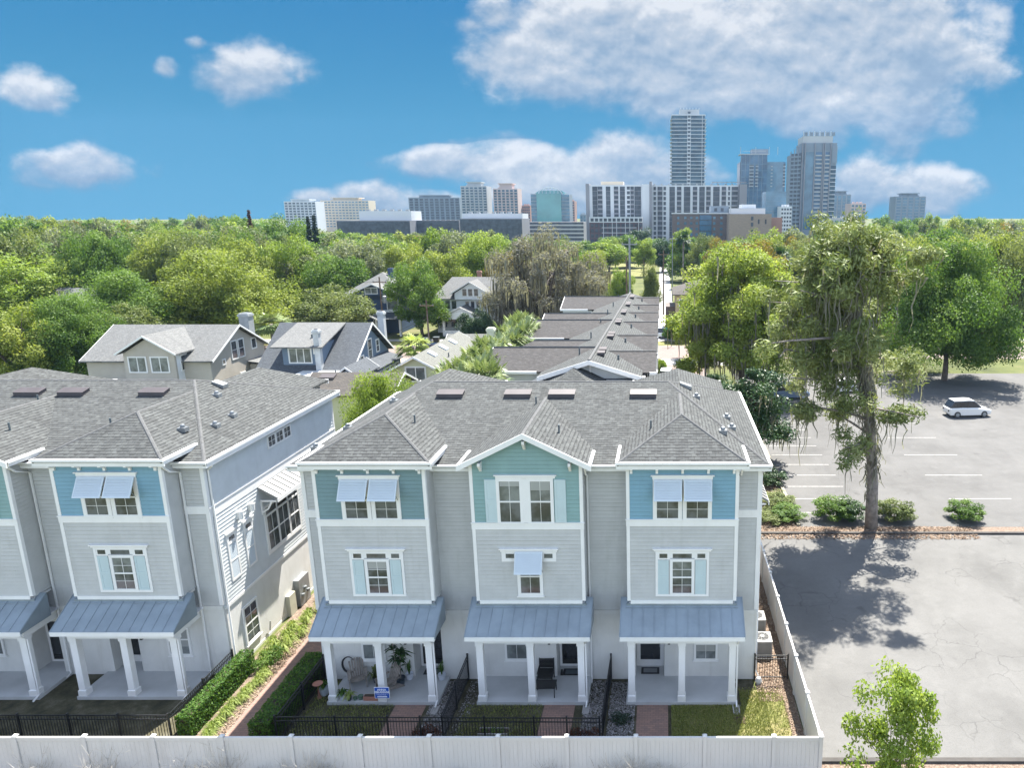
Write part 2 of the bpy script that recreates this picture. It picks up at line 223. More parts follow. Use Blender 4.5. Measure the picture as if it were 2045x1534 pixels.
# ------------------------------------------------------------------ mesh building
class MB:
    """Collects faces of ONE mesh; a basis (origin, right, outward) lets walls be drawn in (along, out, up)."""
    def __init__(s, basis=None): s.v = []; s.f = []; s.mi = []; s.uv = {}; s.basis = basis
    def P(s, p):
        if s.basis is None: return tuple(p)
        o, r, n = s.basis; return (o[0] + r[0] * p[0] + n[0] * p[1], o[1] + r[1] * p[0] + n[1] * p[1], o[2] + p[2])
    def add(s, pts): i = len(s.v); s.v += [s.P(p) for p in pts]; return i
    def face(s, idx, mi=0): s.f.append(tuple(idx)); s.mi.append(mi)
    def poly(s, pts, mi=0, uv=None):
        i = s.add(pts); s.face(range(i, i + len(pts)), mi)
        if uv: s.uv[len(s.f) - 1] = uv
    def box(s, x0, x1, y0, y1, z0, z1, mi=0, taper=0.0):
        t = taper
        i = s.add([(x0, y0, z0), (x1, y0, z0), (x1, y1, z0), (x0, y1, z0), (x0 + t, y0 + t, z1), (x1 - t, y0 + t, z1), (x1 - t, y1 - t, z1), (x0 + t, y1 - t, z1)])
        for q in ((0, 3, 2, 1), (4, 5, 6, 7), (0, 1, 5, 4), (1, 2, 6, 5), (2, 3, 7, 6), (3, 0, 4, 7)): s.face([i + k for k in q], mi)
    def ring(s, x0, x1, z0, z1, t, y0, y1, tb=None, tt=None, mi=0):
        """A picture-frame in the wall plane, member width t (tb bottom, tt top), from depth y0 to y1."""
        tb = t if tb is None else tb; tt = t if tt is None else tt
        o = [(x0, z0), (x1, z0), (x1, z1), (x0, z1)]; n = [(x0 + t, z0 + tb), (x1 - t, z0 + tb), (x1 - t, z1 - tt), (x0 + t, z1 - tt)]
        i = s.add([(a, y0, b) for a, b in o] + [(a, y1, b) for a, b in o] + [(a, y0, b) for a, b in n] + [(a, y1, b) for a, b in n])
        for k in range(4):
            j = (k + 1) % 4
            s.face((i + k, i + j, i + 4 + j, i + 4 + k), mi); s.face((i + 4 + k, i + 4 + j, i + 12 + j, i + 12 + k), mi); s.face((i + 8 + k, i + 12 + k, i + 12 + j, i + 8 + j), mi)
    def lap(s, x0, x1, z0, z1, rng=None, pitch=0.17, out=0.030, mi=0):
        """Lap siding as real overlapping boards: one connected saw-tooth strip. rng(z) clips it (a gable)."""
        n = max(1, round((z1 - z0) / pitch)); h = (z1 - z0) / n; prof = []; gp = h * .075
        for k in range(n): prof += [(out, z0 + k * h), (out * .3, z0 + (k + 1) * h - gp), (-out * .45, z0 + (k + 1) * h - gp * .9), (-out * .45, z0 + (k + 1) * h)]
        i = len(s.v)
        for (o, z) in prof:
            a, b = rng(z) if rng else (x0, x1); s.add([(a, o, z), (b, o, z)])
        for k in range(len(prof) - 1): s.face((i + 2 * k, i + 2 * k + 1, i + 2 * k + 3, i + 2 * k + 2), mi)
    def bands(s, x0, x1, z0, z1, pitch, slab, proj, mi_glass=0, mi_slab=1, y=0.0, side=0.0):
        """A banded facade in one connected strip: glass storeys and projecting floor slabs."""
        n = max(1, round((z1 - z0) / pitch)); h = (z1 - z0) / n; prof = []
        for k in range(n):
            z = z0 + k * h; prof += [(proj, z, 1), (proj, z + slab, 1), (0, z + slab, 0), (0, z + h, 1)]
        i = len(s.v)
        for (o, z, _) in prof:
            s.add([(x0, y, z), (x0, y + o, z), (x1, y + o, z), (x1, y, z)])
        for k in range(len(prof) - 1):
            m_ = mi_glass if (prof[k][0] == 0 and prof[k + 1][0] == 0) else mi_slab
            for e in range(3): s.face((i + 4 * k + e, i + 4 * k + e + 1, i + 4 * k + 5 + e, i + 4 * k + 4 + e), m_)
    def tube(s, pts, rad, n=6, mi=0, cap=True):
        pts = [Vector(s.P(p)) for p in pts]; b = s.basis; s.basis = None
        rad = rad if isinstance(rad, (list, tuple)) else [rad] * len(pts); i0 = len(s.v); up = None
        for k, p in enumerate(pts):
            d = (pts[min(k + 1, len(pts) - 1)] - pts[max(k - 1, 0)]).normalized()
            if up is None: up = d.orthogonal().normalized()
            up = (up - d * up.dot(d)); up = up.normalized() if up.length > 1e-5 else d.orthogonal().normalized(); q = d.cross(up)
            for j in range(n):
                a = 2 * math.pi * j / n; s.v.append(tuple(p + (up * math.cos(a) + q * math.sin(a)) * rad[k]))
        for k in range(len(pts) - 1):
            for j in range(n):
                j2 = (j + 1) % n; s.face((i0 + k * n + j, i0 + k * n + j2, i0 + (k + 1) * n + j2, i0 + (k + 1) * n + j), mi)
        if cap: s.face(range(i0 + n - 1, i0 - 1, -1), mi); e = len(s.v) - n; s.face(range(e, e + n), mi)
        s.basis = b
    def lathe(s, c, prof, n=14, mi=0, sq=False):
        i0 = len(s.v)
        for (r, z) in prof: s.add([(c[0] + r * math.cos(2 * math.pi * (j + .5) / n), c[1] + r * math.sin(2 * math.pi * (j + .5) / n), c[2] + z) for j in range(n)])
        for k in range(len(prof) - 1):
            for j in range(n): j2 = (j + 1) % n; s.face((i0 + k * n + j, i0 + k * n + j2, i0 + (k + 1) * n + j2, i0 + (k + 1) * n + j), mi)
        s.face(range(i0 + n - 1, i0 - 1, -1), mi); e = len(s.v) - n; s.face(range(e, e + n), mi)
    def extrude(s, pts, vec, mi=0):
        n = len(pts); i = s.add(pts); j = s.add([(p[0] + vec[0], p[1] + vec[1], p[2] + vec[2]) for p in pts])
        s.face(range(i, i + n), mi); s.face(range(j + n - 1, j - 1, -1), mi)
        for k in range(n): k2 = (k + 1) % n; s.face((i + k, j + k, j + k2, i + k2), mi)
    def slope(s, pts, mi=0, th=0.1):
        """A roof plane with shingle UVs (u along the eave, v up the slope) and an underside."""
        P = [Vector(s.P(p)) for p in pts]; n = (P[1] - P[0]).cross(P[2] - P[0])
        if n.length < 1e-9: n = (P[2] - P[0]).cross(P[3] - P[0])
        n.normalize(); n = n if n.z > 0 else -n
        u = Vector((0, 0, 1)).cross(n); u = u.normalized() if u.length > 1e-6 else Vector((1, 0, 0)); v = n.cross(u)
        b = s.basis; s.basis = None
        k = len(P); i = s.add(P); j = s.add([p - Vector((0, 0, th)) for p in P]); s.face(range(i, i + k), mi); s.uv[len(s.f) - 1] = [(p.dot(u), p.dot(v)) for p in P]
        s.face(range(j + k - 1, j - 1, -1), mi)
        for e in range(k): e2 = (e + 1) % k; s.face((i + e, j + e, j + e2, i + e2), mi)
        s.basis = b
    def build(s, name, mats, parent=None, smooth=False, off=None):
        me = bpy.data.meshes.new(name); off = Vector(off) if off else (wloc(parent) if parent else Vector((0, 0, 0)))
        me.from_pydata([(x - off.x, y - off.y, z - off.z) for x, y, z in s.v], [], s.f)
        for m_ in (mats if isinstance(mats, (list, tuple)) else [mats]): me.materials.append(M[m_] if isinstance(m_, str) else m_)
        me.polygons.foreach_set('material_index', s.mi)
        if s.uv:
            ul = me.uv_layers.new(name='UVMap')
            for fi, uv in s.uv.items():
                for li, q in zip(me.polygons[fi].loop_indices, uv): ul.data[li].uv = q
        if smooth: me.polygons.foreach_set('use_smooth', [True] * len(s.f))
        me.update()
        o = bpy.data.objects.new(name, me); COL.objects.link(o); o.location = (0, 0, 0) if parent else off
        if parent: o.parent = parent; KIDS.setdefault(parent.name, []).append(o)
        return o
KIDS = {}
def wloc(o):
    v = Vector((0, 0, 0))
    while o is not None: v = v + o.location; o = o.parent
    return v
def tag(o, label=None, cat=None, group=None, kind=None):
    for k, v in (('label', label), ('category', cat), ('group', group), ('kind', kind)):
        if v: o[k] = v
    return o
def thing(name, label, cat, loc=(0, 0, 0), group=None):
    o = bpy.data.objects.new(name, None); COL.objects.link(o); o.location = loc; o.empty_display_size = 0.3
    return tag(o, label, cat, group)
def dup(o, parent=None):
    c = o.copy(); COL.objects.link(c)
    if parent is not None: c.parent = parent; KIDS.setdefault(parent.name, []).append(c)
    for ch in list(KIDS.get(o.name, ())): dup(ch, c)
    return c
def copy_thing(o, loc, rz=None, label=None, group=None, scale=None):
    c = dup(o); c.location = loc
    if rz is not None: c.rotation_euler = (0, 0, rz)
    if scale is not None: c.scale = scale
    if label: c['label'] = label
    if group: c['group'] = group
    return c
def structure(name, mb, m, **k): return tag(mb.build(name, m, off=(0, 0, 0)), kind='structure')
def sheet(name, pts, z, m):
    b = MB(); b.poly([(x, y, z) for x, y in pts]); return structure(name, b, m)
def rect(x0, x1, y0, y1): return [(x0, y0), (x1, y0), (x1, y1), (x0, y1)]
def rot2(x, y, a): return x * math.cos(a) - y * math.sin(a), x * math.sin(a) + y * math.cos(a)
# ================================================================== GROUND
sheet('ground', rect(-4000, 4000, -200, 9000), 0.0, 'ground_grass')
sheet('driveway', rect(5.75, 60, 23.3, 43.0), 0.012, 'asphalt_old')
sheet('parking_lot', rect(8.95, 60, 44.2, 92), 0.012, 'asphalt_lot')
sheet('planting_strip', rect(5.6, 60, 43.0, 44.3), 0.008, 'mulch')
sheet('planting_bed', rect(5.3, 8.95, 43.0, 66), 0.006, 'mulch')
sheet('side_yard', rect(3.98, 5.5, 22.3, 42), 0.008, 'mulch')
sheet('lawn', [(0.3, 22.3), (5.02, 22.3), (5.02, 27.1), (4.3, 27.35), (3.2, 27.4), (3.2, 26.4), (0.3, 26.4)], 0.016, 'lawn')
sheet('front_yard', rect(-15.0, 3.9, 22.3, 28.3), 0.004, 'yard_soil')
sheet('left_yard', rect(-45, -18.2, 22.3, 28.6), 0.004, 'yard_soil')
sheet('planting_border', rect(-18.9, -17.2, 22.3, 44), 0.010, 'mulch')
sheet('fence_border', [(-45, 18), (60, 18), (60, 23.1), (5.7, 23.1), (5.7, 22.2), (-45, 22.2)], 0.004, 'mulch')
sheet('side_walkway', [(-17.2, 22.3), (-15.95, 22.3), (-15.95, 30.2), (-15.2, 31.0), (-15.2, 40), (-17.2, 40)], 0.018, 'paver')
for cx in (-10.5, -4.32, -0.47): sheet('front_walkway', rect(cx - 0.64, cx + 0.64, 22.4, 26.4), 0.020, 'paver')
sheet('brick_lane', rect(-0.5, 5.6, 43, 97.4), 0.010, 'street_brick')
sheet('concrete_apron', rect(-0.5, 14, 97.4, 102), 0.012, 'concrete')
sheet('street', rect(-300, 300, 102, 113), 0.010, 'street_brick')
sheet('verge', rect(-300, 300, 113, 117), 0.014, 'lawn')
sheet('pavement', rect(-300, 300, 117, 119), 0.016, 'concrete')
sheet('alley', rect(-1.6, 2.0, 119, 420), 0.012, 'concrete')
sheet('side_path', rect(-70, -20, 97, 102), 0.012, 'sand')
b = MB(); b.box(5.4, 60, 43.0, 43.2, 0.0, 0.14); structure('timber_edge', b, 'timber')
b = MB(); b.box(8.72, 8.95, 44.3, 66, 0.0, 0.15); structure('curb', b, 'curb_paint')
b = MB(); b.box(5.7, 60, 23.1, 23.3, -0.02, 0.10); structure('driveway_curb', b, 'timber')
for i, y in enumerate([46.55, 49.05, 51.5, 53.95, 56.45, 58.95, 61.45, 63.9, 66.4, 68.9, 71.4]):
    sheet('painted_line', rect(9.2, 13.5, y - 0.045, y + 0.045), 0.020, 'paint_line')
    if i % 2: sheet('painted_line', rect(20.5, 25.0, y - 0.045, y + 0.045), 0.020, 'paint_line')
# ================================================================== THE TOWNHOUSE BLOCK
WX0, WX1, WY0, WY1 = -14.86, 3.98, 28.16, 40.05
BAYS = [(-11.69, 'lap_teal'), (-5.47, 'lap_green'), (0.74, 'lap_blue')]
BH, BY = 2.21, 27.2            # bay half width, bay front plane
FRONT = lambda y: ((0, y, 0), (1, 0, 0), (0, -1, 0))
def window(root, basis, x0, x1, z0, z1, cols=2, rows=2, mid=True, casing=0.13, head=True, sill=True, up='window_glass', low='window_glass', name='window', blind=0):
    b = MB(basis); b.ring(x0 - casing, x1 + casing, z0 - casing, z1 + casing, casing, -0.02, 0.062)
    if head: b.box(x0 - casing - 0.07, x1 + casing + 0.07, 0.0, 0.085, z1 + casing + 0.002, z1 + casing + 0.14)
    if sill: b.box(x0 - casing - 0.05, x1 + casing + 0.05, 0.0, 0.08, z0 - casing - 0.06, z0 - casing - 0.002)
    wdw = b.build(name, 'white_trim', root)
    zm = (z0 + z1) / 2
    if mid:
        p = MB(basis); p.box(x0, x1, -0.03, 0.034, zm, z1); p.build('pane', up, wdw)
        p = MB(basis); p.box(x0, x1, -0.03, 0.042, z0, zm - 0.002); p.build('pane', low, wdw)
        s = MB(basis); s.box(x0, x1, -0.02, 0.056, zm - 0.03, zm + 0.03); s.build('sash', 'white_trim', wdw)
    else:
        p = MB(basis); p.box(x0, x1, -0.03, 0.036, z0, z1); p.build('pane', up, wdw)
    if blind:
        q = MB(basis); q.box(x0 + .02, x1 - .02, 0.0, 0.0452, z1 - (z1 - z0) * blind, z1 - .01); q.build('blind', 'blind_white', wdw)
    g = MB(basis); k = 0.008
    for i in range(1, cols): x = x0 + (x1 - x0) * i / cols; g.box(x - k, x + k, 0.0, 0.050, z0, z1)
    hs_ = [z0 + (z1 - z0) * j / (rows * 2) for j in range(1, rows * 2) if j != rows] if mid else [z0 + (z1 - z0) * j / rows for j in range(1, rows)]
    for z in hs_: g.box(x0, x1, 0.0, 0.0485, z - k, z + k)
    if g.f: g.build('muntin', 'white_trim', wdw)
    return wdw
def shutter(root, basis, x0, x1, ztop, zbot, kick):
    """A top-hung louvred shutter propped open at the foot."""
    L = math.hypot(ztop - zbot, kick); dz, dn = (ztop - zbot) / L, kick / L
    o, r, n = basis
    org = (o[0] + n[0] * (0.09 + kick), o[1] + n[1] * (0.09 + kick), o[2])
    class SB(MB):
        def P(s, p):  # p = (along, off the panel, down the panel from its foot)
            q = p[2]; a = (p[0], 0.10 + kick - dn * q + p[1] * dz, zbot + dz * q + p[1] * dn)
            return (o[0] + r[0] * a[0] + n[0] * a[1], o[1] + r[1] * a[0] + n[1] * a[1], o[2] + a[2])
    b = SB(); b.ring(x0, x1, 0, L, 0.055, -0.02, 0.02); f = b.build('shutter', 'louver_white', root)
    c = SB(); c.lap(x0 + 0.05, x1 - 0.05, 0.05, L - 0.05, pitch=0.062, out=0.022); c.build('louver', 'louver_white', f)
    d = SB(); d.tube([(x1 - 0.02, 0, 0.25), (x1 - 0.02, -kick * 0.8, 0.1)], 0.012, 5); d.build('stay', 'galvanized', f)
    return f
def townhouse(label):
    root = thing('townhouse_block', label, 'townhouse', ((WX0 + WX1) / 2, WY0, 0), 'three storey townhouse blocks')
    F = FRONT(WY0); W = 'white_trim'
    # ---- ground floor: stucco, with a porch alcove in each unit
    b = MB(); xs = WX0
    for i, (cx, _) in enumerate(BAYS):
        a0, a1 = (cx + 0.80, cx + 2.05) if i < 2 else (cx - 1.97, cx - 0.72)
        b.box(xs, a0, WY0, WY0 + 0.3, 0, 3.4); b.box(a0, a1, WY0, WY0 + 0.3, 2.6, 3.4); b.box(a0, a1, 28.95, 29.1, 0, 2.6); xs = a1
        b.box(a0 - 0.1, a0, WY0 + 0.3, 28.95, 0, 2.6); b.box(a1, a1 + 0.1, WY0 + 0.3, 28.95, 0, 2.6); b.box(a0, a1, WY0 + 0.3, 28.95, 2.6, 2.7)
    b.box(xs, WX1, WY0, WY0 + 0.3, 0, 3.4)
    b.box(WX1 - 0.3, WX1, WY0 + 0.302, WY1, 0, 3.2); b.box(WX0, WX0 + 0.3, WY0 + 0.302, WY1, 0, 3.2); b.box(WX0 + .3, WX1 - .3, WY1 - 0.3, WY1, 0, 3.2)
    b.box(WX0 + .01, WX1 - .01, WY0 - 0.03, WY0 - 0.001, 3.16, 3.36); b.box(WX1, WX1 + 0.02, WY0, WY1, 0.0, 0.14)
    b.build('ground_floor_wall', 'stucco', root)
    # ---- recessed upper walls
    b = MB(F); b.lap(WX0, WX1, 3.4, 9.95); b.build('front_wall', 'lap_grey', root)
    RW = ((WX1, 0, 0), (0, 1, 0), (1, 0, 0)); LW = ((WX0, 0, 0), (0, 1, 0), (-1, 0, 0)); BW = ((0, WY1, 0), (1, 0, 0), (0, 1, 0))
    for bs in (RW, LW):
        b = MB(bs); b.lap(WY0, WY1, 3.2, 7.42); b.build('side_wall', 'lap_pale', root)
        b = MB(bs); b.lap(WY0, WY1, 7.90, 9.95); b.build('side_wall', 'lap_pale', root)
        b = MB(bs); b.box(WY0 - 0.02, WY1, -0.05, 0.035, 7.42, 7.90); b.box(WY0 - 0.02, WY1, 0.035, 0.06, 7.84, 7.90); b.build('band_trim', W, root)
        b = MB(bs); b.box(WY0 + 0.1, WY1, 0.0, 0.05, 3.12, 3.26); b.build('band_trim', W, root)
        b = MB(bs); b.box(WY0 - 0.02, WY0 + 0.11, -0.0, 0.042, 3.4, 9.8); b.build('corner_trim', W, root)
        b = MB(bs); b.box(WY1 - 0.11, WY1 + 0.02, -0.0, 0.042, 3.4, 9.8); b.build('corner_trim', W, root)
    b = MB(BW); b.lap(WX0, WX1, 3.2, 9.95); b.build('rear_wall', 'lap_grey', root)
    b = MB(F); b.box(WX0 - 0.02, WX0 + 0.12, -0.02, 0.045, 3.4, 9.8); b.build('corner_trim', W, root)
    b = MB(F); b.box(WX1 - 0.12, WX1 + 0.038, -0.02, 0.045, 3.4, 9.8); b.build('corner_trim', W, root)
    for x0, x1 in ((WX0, BAYS[0][0] - BH), (BAYS[2][0] + BH, WX1)):
        b = MB(F); b.box(x0 - 0.03, x1 + 0.03, -0.01, 0.045, 7.63, 7.97); b.build('band_trim', W, root)
    # frieze below the recess eaves
    for x0, x1 in ((WX0, BAYS[0][0] - BH), (BAYS[0][0] + BH, BAYS[1][0] - BH), (BAYS[1][0] + BH, BAYS[2][0] - BH), (BAYS[2][0] + BH, WX1)):
        b = MB(F); b.box(x0, x1, 0.0, 0.04, 9.72, 9.95); b.build('frieze', W, root)
    # ---- bays
    B = FRONT(BY)
    for i, (cx, lapm) in enumerate(BAYS):
        x0, x1 = cx - BH, cx + BH; gable = i == 1; top = 10.28; zb = 7.83 if gable else 7.97
        b = MB(B)
        b.lap(x0, x1, zb - 0.02, top); bw = b
        bw.build('bay_upper_wall', lapm, root)
        if gable:
            g = MB(B); g.lap(x0, x1, top, 11.45, rng=lambda z: (cx - max(0.02, (11.62 - z) * 2), cx + max(0.02, (11.62 - z) * 2)) if z > 10.5 else (x0, x1)); g.build('gable_wall', lapm, root)
        b = MB(B); b.lap(x0, x1, 4.38, zb - 0.3); b.build('bay_wall', 'lap_grey', root)
        for sx, nx in ((x0, -1), (x1, 1)):
            b = MB(((sx, 0, 0), (0, 1, 0), (nx, 0, 0))); b.lap(BY, WY0, 4.3, top); b.build('bay_side_wall', 'lap_grey', root)
            b = MB(); s_ = 0.035 * nx
            b.box(min(sx - nx * .10, sx + s_), max(sx - nx * .10, sx + s_), BY - 0.04, BY + 0.10, 4.36, top); b.build('corner_trim', W, root)
        b = MB(B); b.box(x0 - 0.05, x1 + 0.05, -0.01, 0.05, zb - 0.30, zb); b.box(x0 - .07, x1 + .07, 0.0, 0.075, zb - 0.04, zb + 0.001); b.build('band_trim', W, root)
        b = MB(B); b.box(x0 + 0.1, x1 - 0.1, 0.0, 0.05, 4.22, 4.38); b.box(x0 + 0.02, x1 - 0.02, -0.9, -0.02, 4.15, 4.25); b.build('skirt_trim', W, root)
        # windows of the top floor
        if not gable:
            for k in (0, 1):
                wx = cx - 1.02 + k * 1.19
                window(root, B, wx, wx + 0.85, 8.02, 9.55, head=False, sill=False, casing=0.16)
                shutter(root, B, wx - 0.12, wx + 0.99, 9.66, 8.92, 0.42)
            b = MB(B); b.box(cx - 1.2, cx + 1.2, 0.0, 0.07, 9.68, 9.80); b.box(cx - 1.26, cx + 1.26, 0.0, 0.11, 9.80, 9.85); b.build('window_head', W, root)
        else:
            for k in (0, 1):
                wx = cx - 1.07 + k * 1.22
                window(root, B, wx, wx + 0.8, 7.86, 9.58, head=False, sill=False, casing=0.13, up='blind_glass', cols=2, rows=1, blind=.12 + .1 * k)
                px = cx - 1.65 if k == 0 else cx + 1.12
                p = MB(B); p.box(px, px + 0.45, 0, 0.056, 7.84, 9.66); p.ring(px, px + .45, 7.84, 8.74, .09, .056, .068); p.ring(px, px + .45, 8.741, 9.66, .09, .056, .0685); p.build('shutter_panel', 'aqua_panel', root)
            b = MB(B); b.box(cx - 0.26, cx + 0.16, 0, 0.058, 7.84, 9.7); b.box(cx - 1.2, cx + 1.16, 0.0, 0.07, 9.71, 9.81); b.box(cx - 1.26, cx + 1.22, 0.0, 0.11, 9.81, 9.86); b.build('window_head', W, root)
        # windows of the middle floor
        if not gable:
            window(root, B, cx - 0.38, cx + 0.39, 4.72, 6.12, cols=2, rows=2, casing=0.12, head=False, sill=False, up='blind_glass' if i == 2 else 'window_glass', blind=.22 if i == 0 else 0)
            for a0, a1 in ((cx - 0.92, cx - 0.60), (cx - 0.38, cx + 0.39), (cx + 0.62, cx + 0.94)):
                p = MB(B); p.box(a0, a1, 0.02, 0.052, 6.28, 6.47); p.build('transom_pane', 'window_glass', root)
            b = MB(B); b.ring(cx - 1.08, cx + 1.1, 4.57, 6.58, 0.10, 0, 0.06); 
            b.box(cx - 0.98, cx - 0.5, 0.0, 0.055, 6.21, 6.28); b.box(cx + 0.51, cx + 1.0, 0.0, 0.055, 6.21, 6.28); b.box(cx - .98, cx + 1.0, 0.0, 0.048, 6.28, 6.48)
            b.box(cx - 1.15, cx + 1.17, 0.0, 0.08, 6.581, 6.66); b.box(cx - 1.2, cx + 1.22, 0.0, 0.12, 6.66, 6.71); b.build('window_casing', W, root)
            for a0 in (cx - 0.98, cx + 0.54):
                p = MB(B); p.box(a0, a0 + 0.44, 0.0, 0.048, 4.67, 6.19); p.ring(a0, a0 + .44, 4.67, 5.42, .08, .048, .058); p.ring(a0, a0 + .44, 5.421, 6.19, .08, .048, .0585); p.build('shutter_panel', 'aqua_panel', root)
        else:
            window(root, B, cx - 0.39, cx + 0.39, 4.72, 6.2, cols=2, rows=1, casing=0.13, head=False)
            b = MB(B); b.box(cx - 1.12, cx + 1.10, 0, 0.05, 6.12, 6.56); b.box(cx - 1.16, cx + 1.14, 0.0, 0.08, 6.561, 6.66); b.box(cx - 1.21, cx + 1.19, 0.0, 0.12, 6.66, 6.71); b.build('window_casing', W, root)
            for a0 in (cx - 0.95, cx + 0.61):
                p = MB(B); p.box(a0, a0 + 0.34, 0.03, 0.056, 6.28, 6.47); p.build('transom_pane', 'window_glass', root)
            shutter(root, B, cx - 0.56, cx + 0.56, 6.58, 5.78, 0.42)
        # eave brackets
        for k in ((-0.92, -0.46, 0, 0.46, 0.92) if not gable else (-0.8, 0, 0.8)):
            bx = cx + k * BH; zt = 10.24 if not gable else (10.42 if k else 11.32)
            p = MB(B)
            if not gable: p.extrude([(bx - .05, 0.0, zt), (bx - .05, 0.34, zt), (bx - .05, 0.34, zt - .10), (bx - .05, 0.10, zt - .20), (bx - .05, 0.10, zt - .32), (bx - .05, 0, zt - .32)], (0.10, 0, 0))
            else: p.extrude([(bx - .05, 0.0, zt), (bx - .05, 0.34, zt), (bx - .05, 0.34, zt - .12), (bx - .05, 0.05, zt - .42), (bx - .05, 0, zt - .42)], (0.10, 0, 0))
            p.build('bracket', W, root)
        # ---- porch
        pr = MB(); hw = 2.53; ye, ze, yb, zt = 26.0, 3.43, 27.2, 4.17
        pr.extrude([(cx - hw, ye, ze - .12), (cx - hw, ye, ze), (cx - hw, 27.5, ze + 1.5 * .617), (cx - hw, 27.5, ze - .12)], (2 * hw, 0, 0))
        roof = pr.build('porch_roof', 'porch_metal', root)
        se = MB()
        for k in range(12):
            x = cx - hw + 0.03 + k * (2 * hw - 0.06) / 11
            yk = 27.48 if k in (0, 11) else 27.16; zk = ze + (yk - ye) * .617
            se.tube([(x, ye + .01, ze + 0.012), (x, yk, zk + 0.012)], 0.017, 4)
        se.build('standing_seam', 'porch_metal', roof)
        fl = MB(B); fl.box(x0 - 0.06, x1 + 0.06, 0.0, 0.05, 4.10, 4.24); fl.box(x0 - .1, x1 + .1, 0.05, .14, 4.085, 4.105); fl.build('flashing', 'porch_metal', roof)
        b = MB(); b.box(cx - hw + .02, cx + hw - .02, ye - 0.02, ye + 0.1, ze - 0.20, ze - 0.02); b.build('fascia', W, roof)
        b = MB(); b.box(cx - 2.23, cx + 2.23, 26.42, 26.72, 2.86, 3.30); b.box(cx - 2.22, cx - 1.95, 26.722, WY0, 2.86, 3.30); b.box(cx + 1.95, cx + 2.22, 26.722, WY0, 2.86, 3.30); b.box(cx - 2.4, cx + 2.4, 26.1, WY0 - .01, 3.28, 3.305); b.build('porch_beam', W, root)
        b = MB(); b.box(cx - 2.3, cx + 2.32, 26.40, WY0 + 0.78, 0, 0.15); b.build('porch_floor', 'porch_slab', root)
        for k in (-2.07, 0.0, 2.07):
            x = cx + k; y = 26.60; b = MB()
            b.box(x - .17, x + .17, y - .17, y + .17, .15, .40); b.box(x - .17, x + .17, y - .17, y + .17, .40, .43, taper=.035)
            b.box(x - .135, x + .135, y - .135, y + .135, .43, 2.72); b.box(x - .165, x + .165, y - .165, y + .165, 2.72, 2.86); b.build('column', W, root)
        # door and porch window
        a0, a1 = (cx + 0.80, cx + 2.05) if i < 2 else (cx - 1.97, cx - 0.72)
        D = FRONT(28.95); dc = (a0 + a1) / 2
        b = MB(D); b.ring(dc - 0.6, dc + 0.6, 0.15, 2.45, 0.1, 0, 0.04); fr = b.build('door_frame', W, root)
        b = MB(D); b.ring(dc - 0.5, dc + 0.5, 0.16, 2.34, 0.06, 0, 0.03, tb=0.30); dr = b.build('door', 'black_plastic' if i < 2 else W, root)
        b = MB(D); b.box(dc - 0.44, dc + 0.44, 0, 0.015, 0.46, 2.28); b.build('pane', 'door_glass', dr)
        b = MB(D); b.box(dc + 0.40, dc + 0.44, 0.03, 0.07, 1.1, 1.3); b.build('handle', 'galvanized', dr)
        wc = cx - 0.92 if i < 2 else cx + 1.08
        window(root, F, wc - 0.42, wc + 0.42, 1.05, 2.45, cols=2, rows=1, casing=0.09, head=False, up='blind_glass', low='blind_glass', blind=.75 if i == 2 else .4 * i)
        b = MB(F); hx = a0 - 0.35 if i < 2 else a1 + .15; b.box(hx, hx + .1, 0, .1, 1.75, 2.0); b.build('wall_lamp', 'black_metal', root)
        # downspout beside the bay
        if i > 0:
            dx = x1 + 0.12
            b = MB(); b.tube([(dx + .02, BY - .22, 10.2), (dx + .02, BY + .25, 9.75), (dx, WY0 - .08, 9.5), (dx, WY0 - .08, 0.15), (dx, WY0 - .35, .08)], 0.045, 4); b.build('downspout', W, root)
        b = MB(); b.tube([(cx + 2.3, 26.1, 3.2), (cx + 2.27, 26.5, 2.8), (cx + 2.27, 26.5, 0.2), (cx + 2.27, 26.15, 0.1)], 0.04, 4); b.build('downspout', W, root)
    for dx, sg in ((WX0 - .07, -1), (WX1 + .07, 1)):
        b = MB(); b.tube([(dx + sg * .28, WY0 - .1, 9.9), (dx + sg * .26, WY0 + .1, 9.72), (dx, WY0 + .22, 9.5), (dx, WY0 + .22, .3), (dx + .1, WY0 + .1, .1)], 0.045, 4); b.build('downspout', W, root)
    # ---- roof
    x0, x1, y0, y1, ze = -15.2, 4.33, 27.8, 40.4, 10.0; zr = 12.07; ry = 34.1; rx0, rx1 = -11.1, 0.23; fs = 6.3 / 2.07
    b = MB()
    b.slope([(x0, y0, ze), (x1, y0, ze), (rx1, ry, zr), (rx0, ry, zr)]); b.slope([(x1, y0, ze), (x1, y1, ze), (rx1, ry, zr)])
    b.slope([(x1, y1, ze), (x0, y1, ze), (rx0, ry, zr), (rx1, ry, zr)]); b.slope([(x0, y1, ze), (x0, y0, ze), (rx0, ry, zr)])
    rf = b.build('roof', 'shingle_grey', root)
    def ridge(name, pts, par):
        q = MB(); q.tube([(p[0], p[1], p[2] - .055) for p in pts], 0.085, 8); q.build(name, 'shingle_cap', par)
    ridge('hip_cap', [(x0, y0, ze), (rx0, ry, zr)], rf); ridge('hip_cap', [(x1, y0, ze), (rx1, ry, zr)], rf); ridge('ridge_cap', [(rx0, ry, zr), (rx1, ry, zr)], rf); ridge('hip_cap', [(x1, y1, ze), (rx1, ry, zr)], rf)
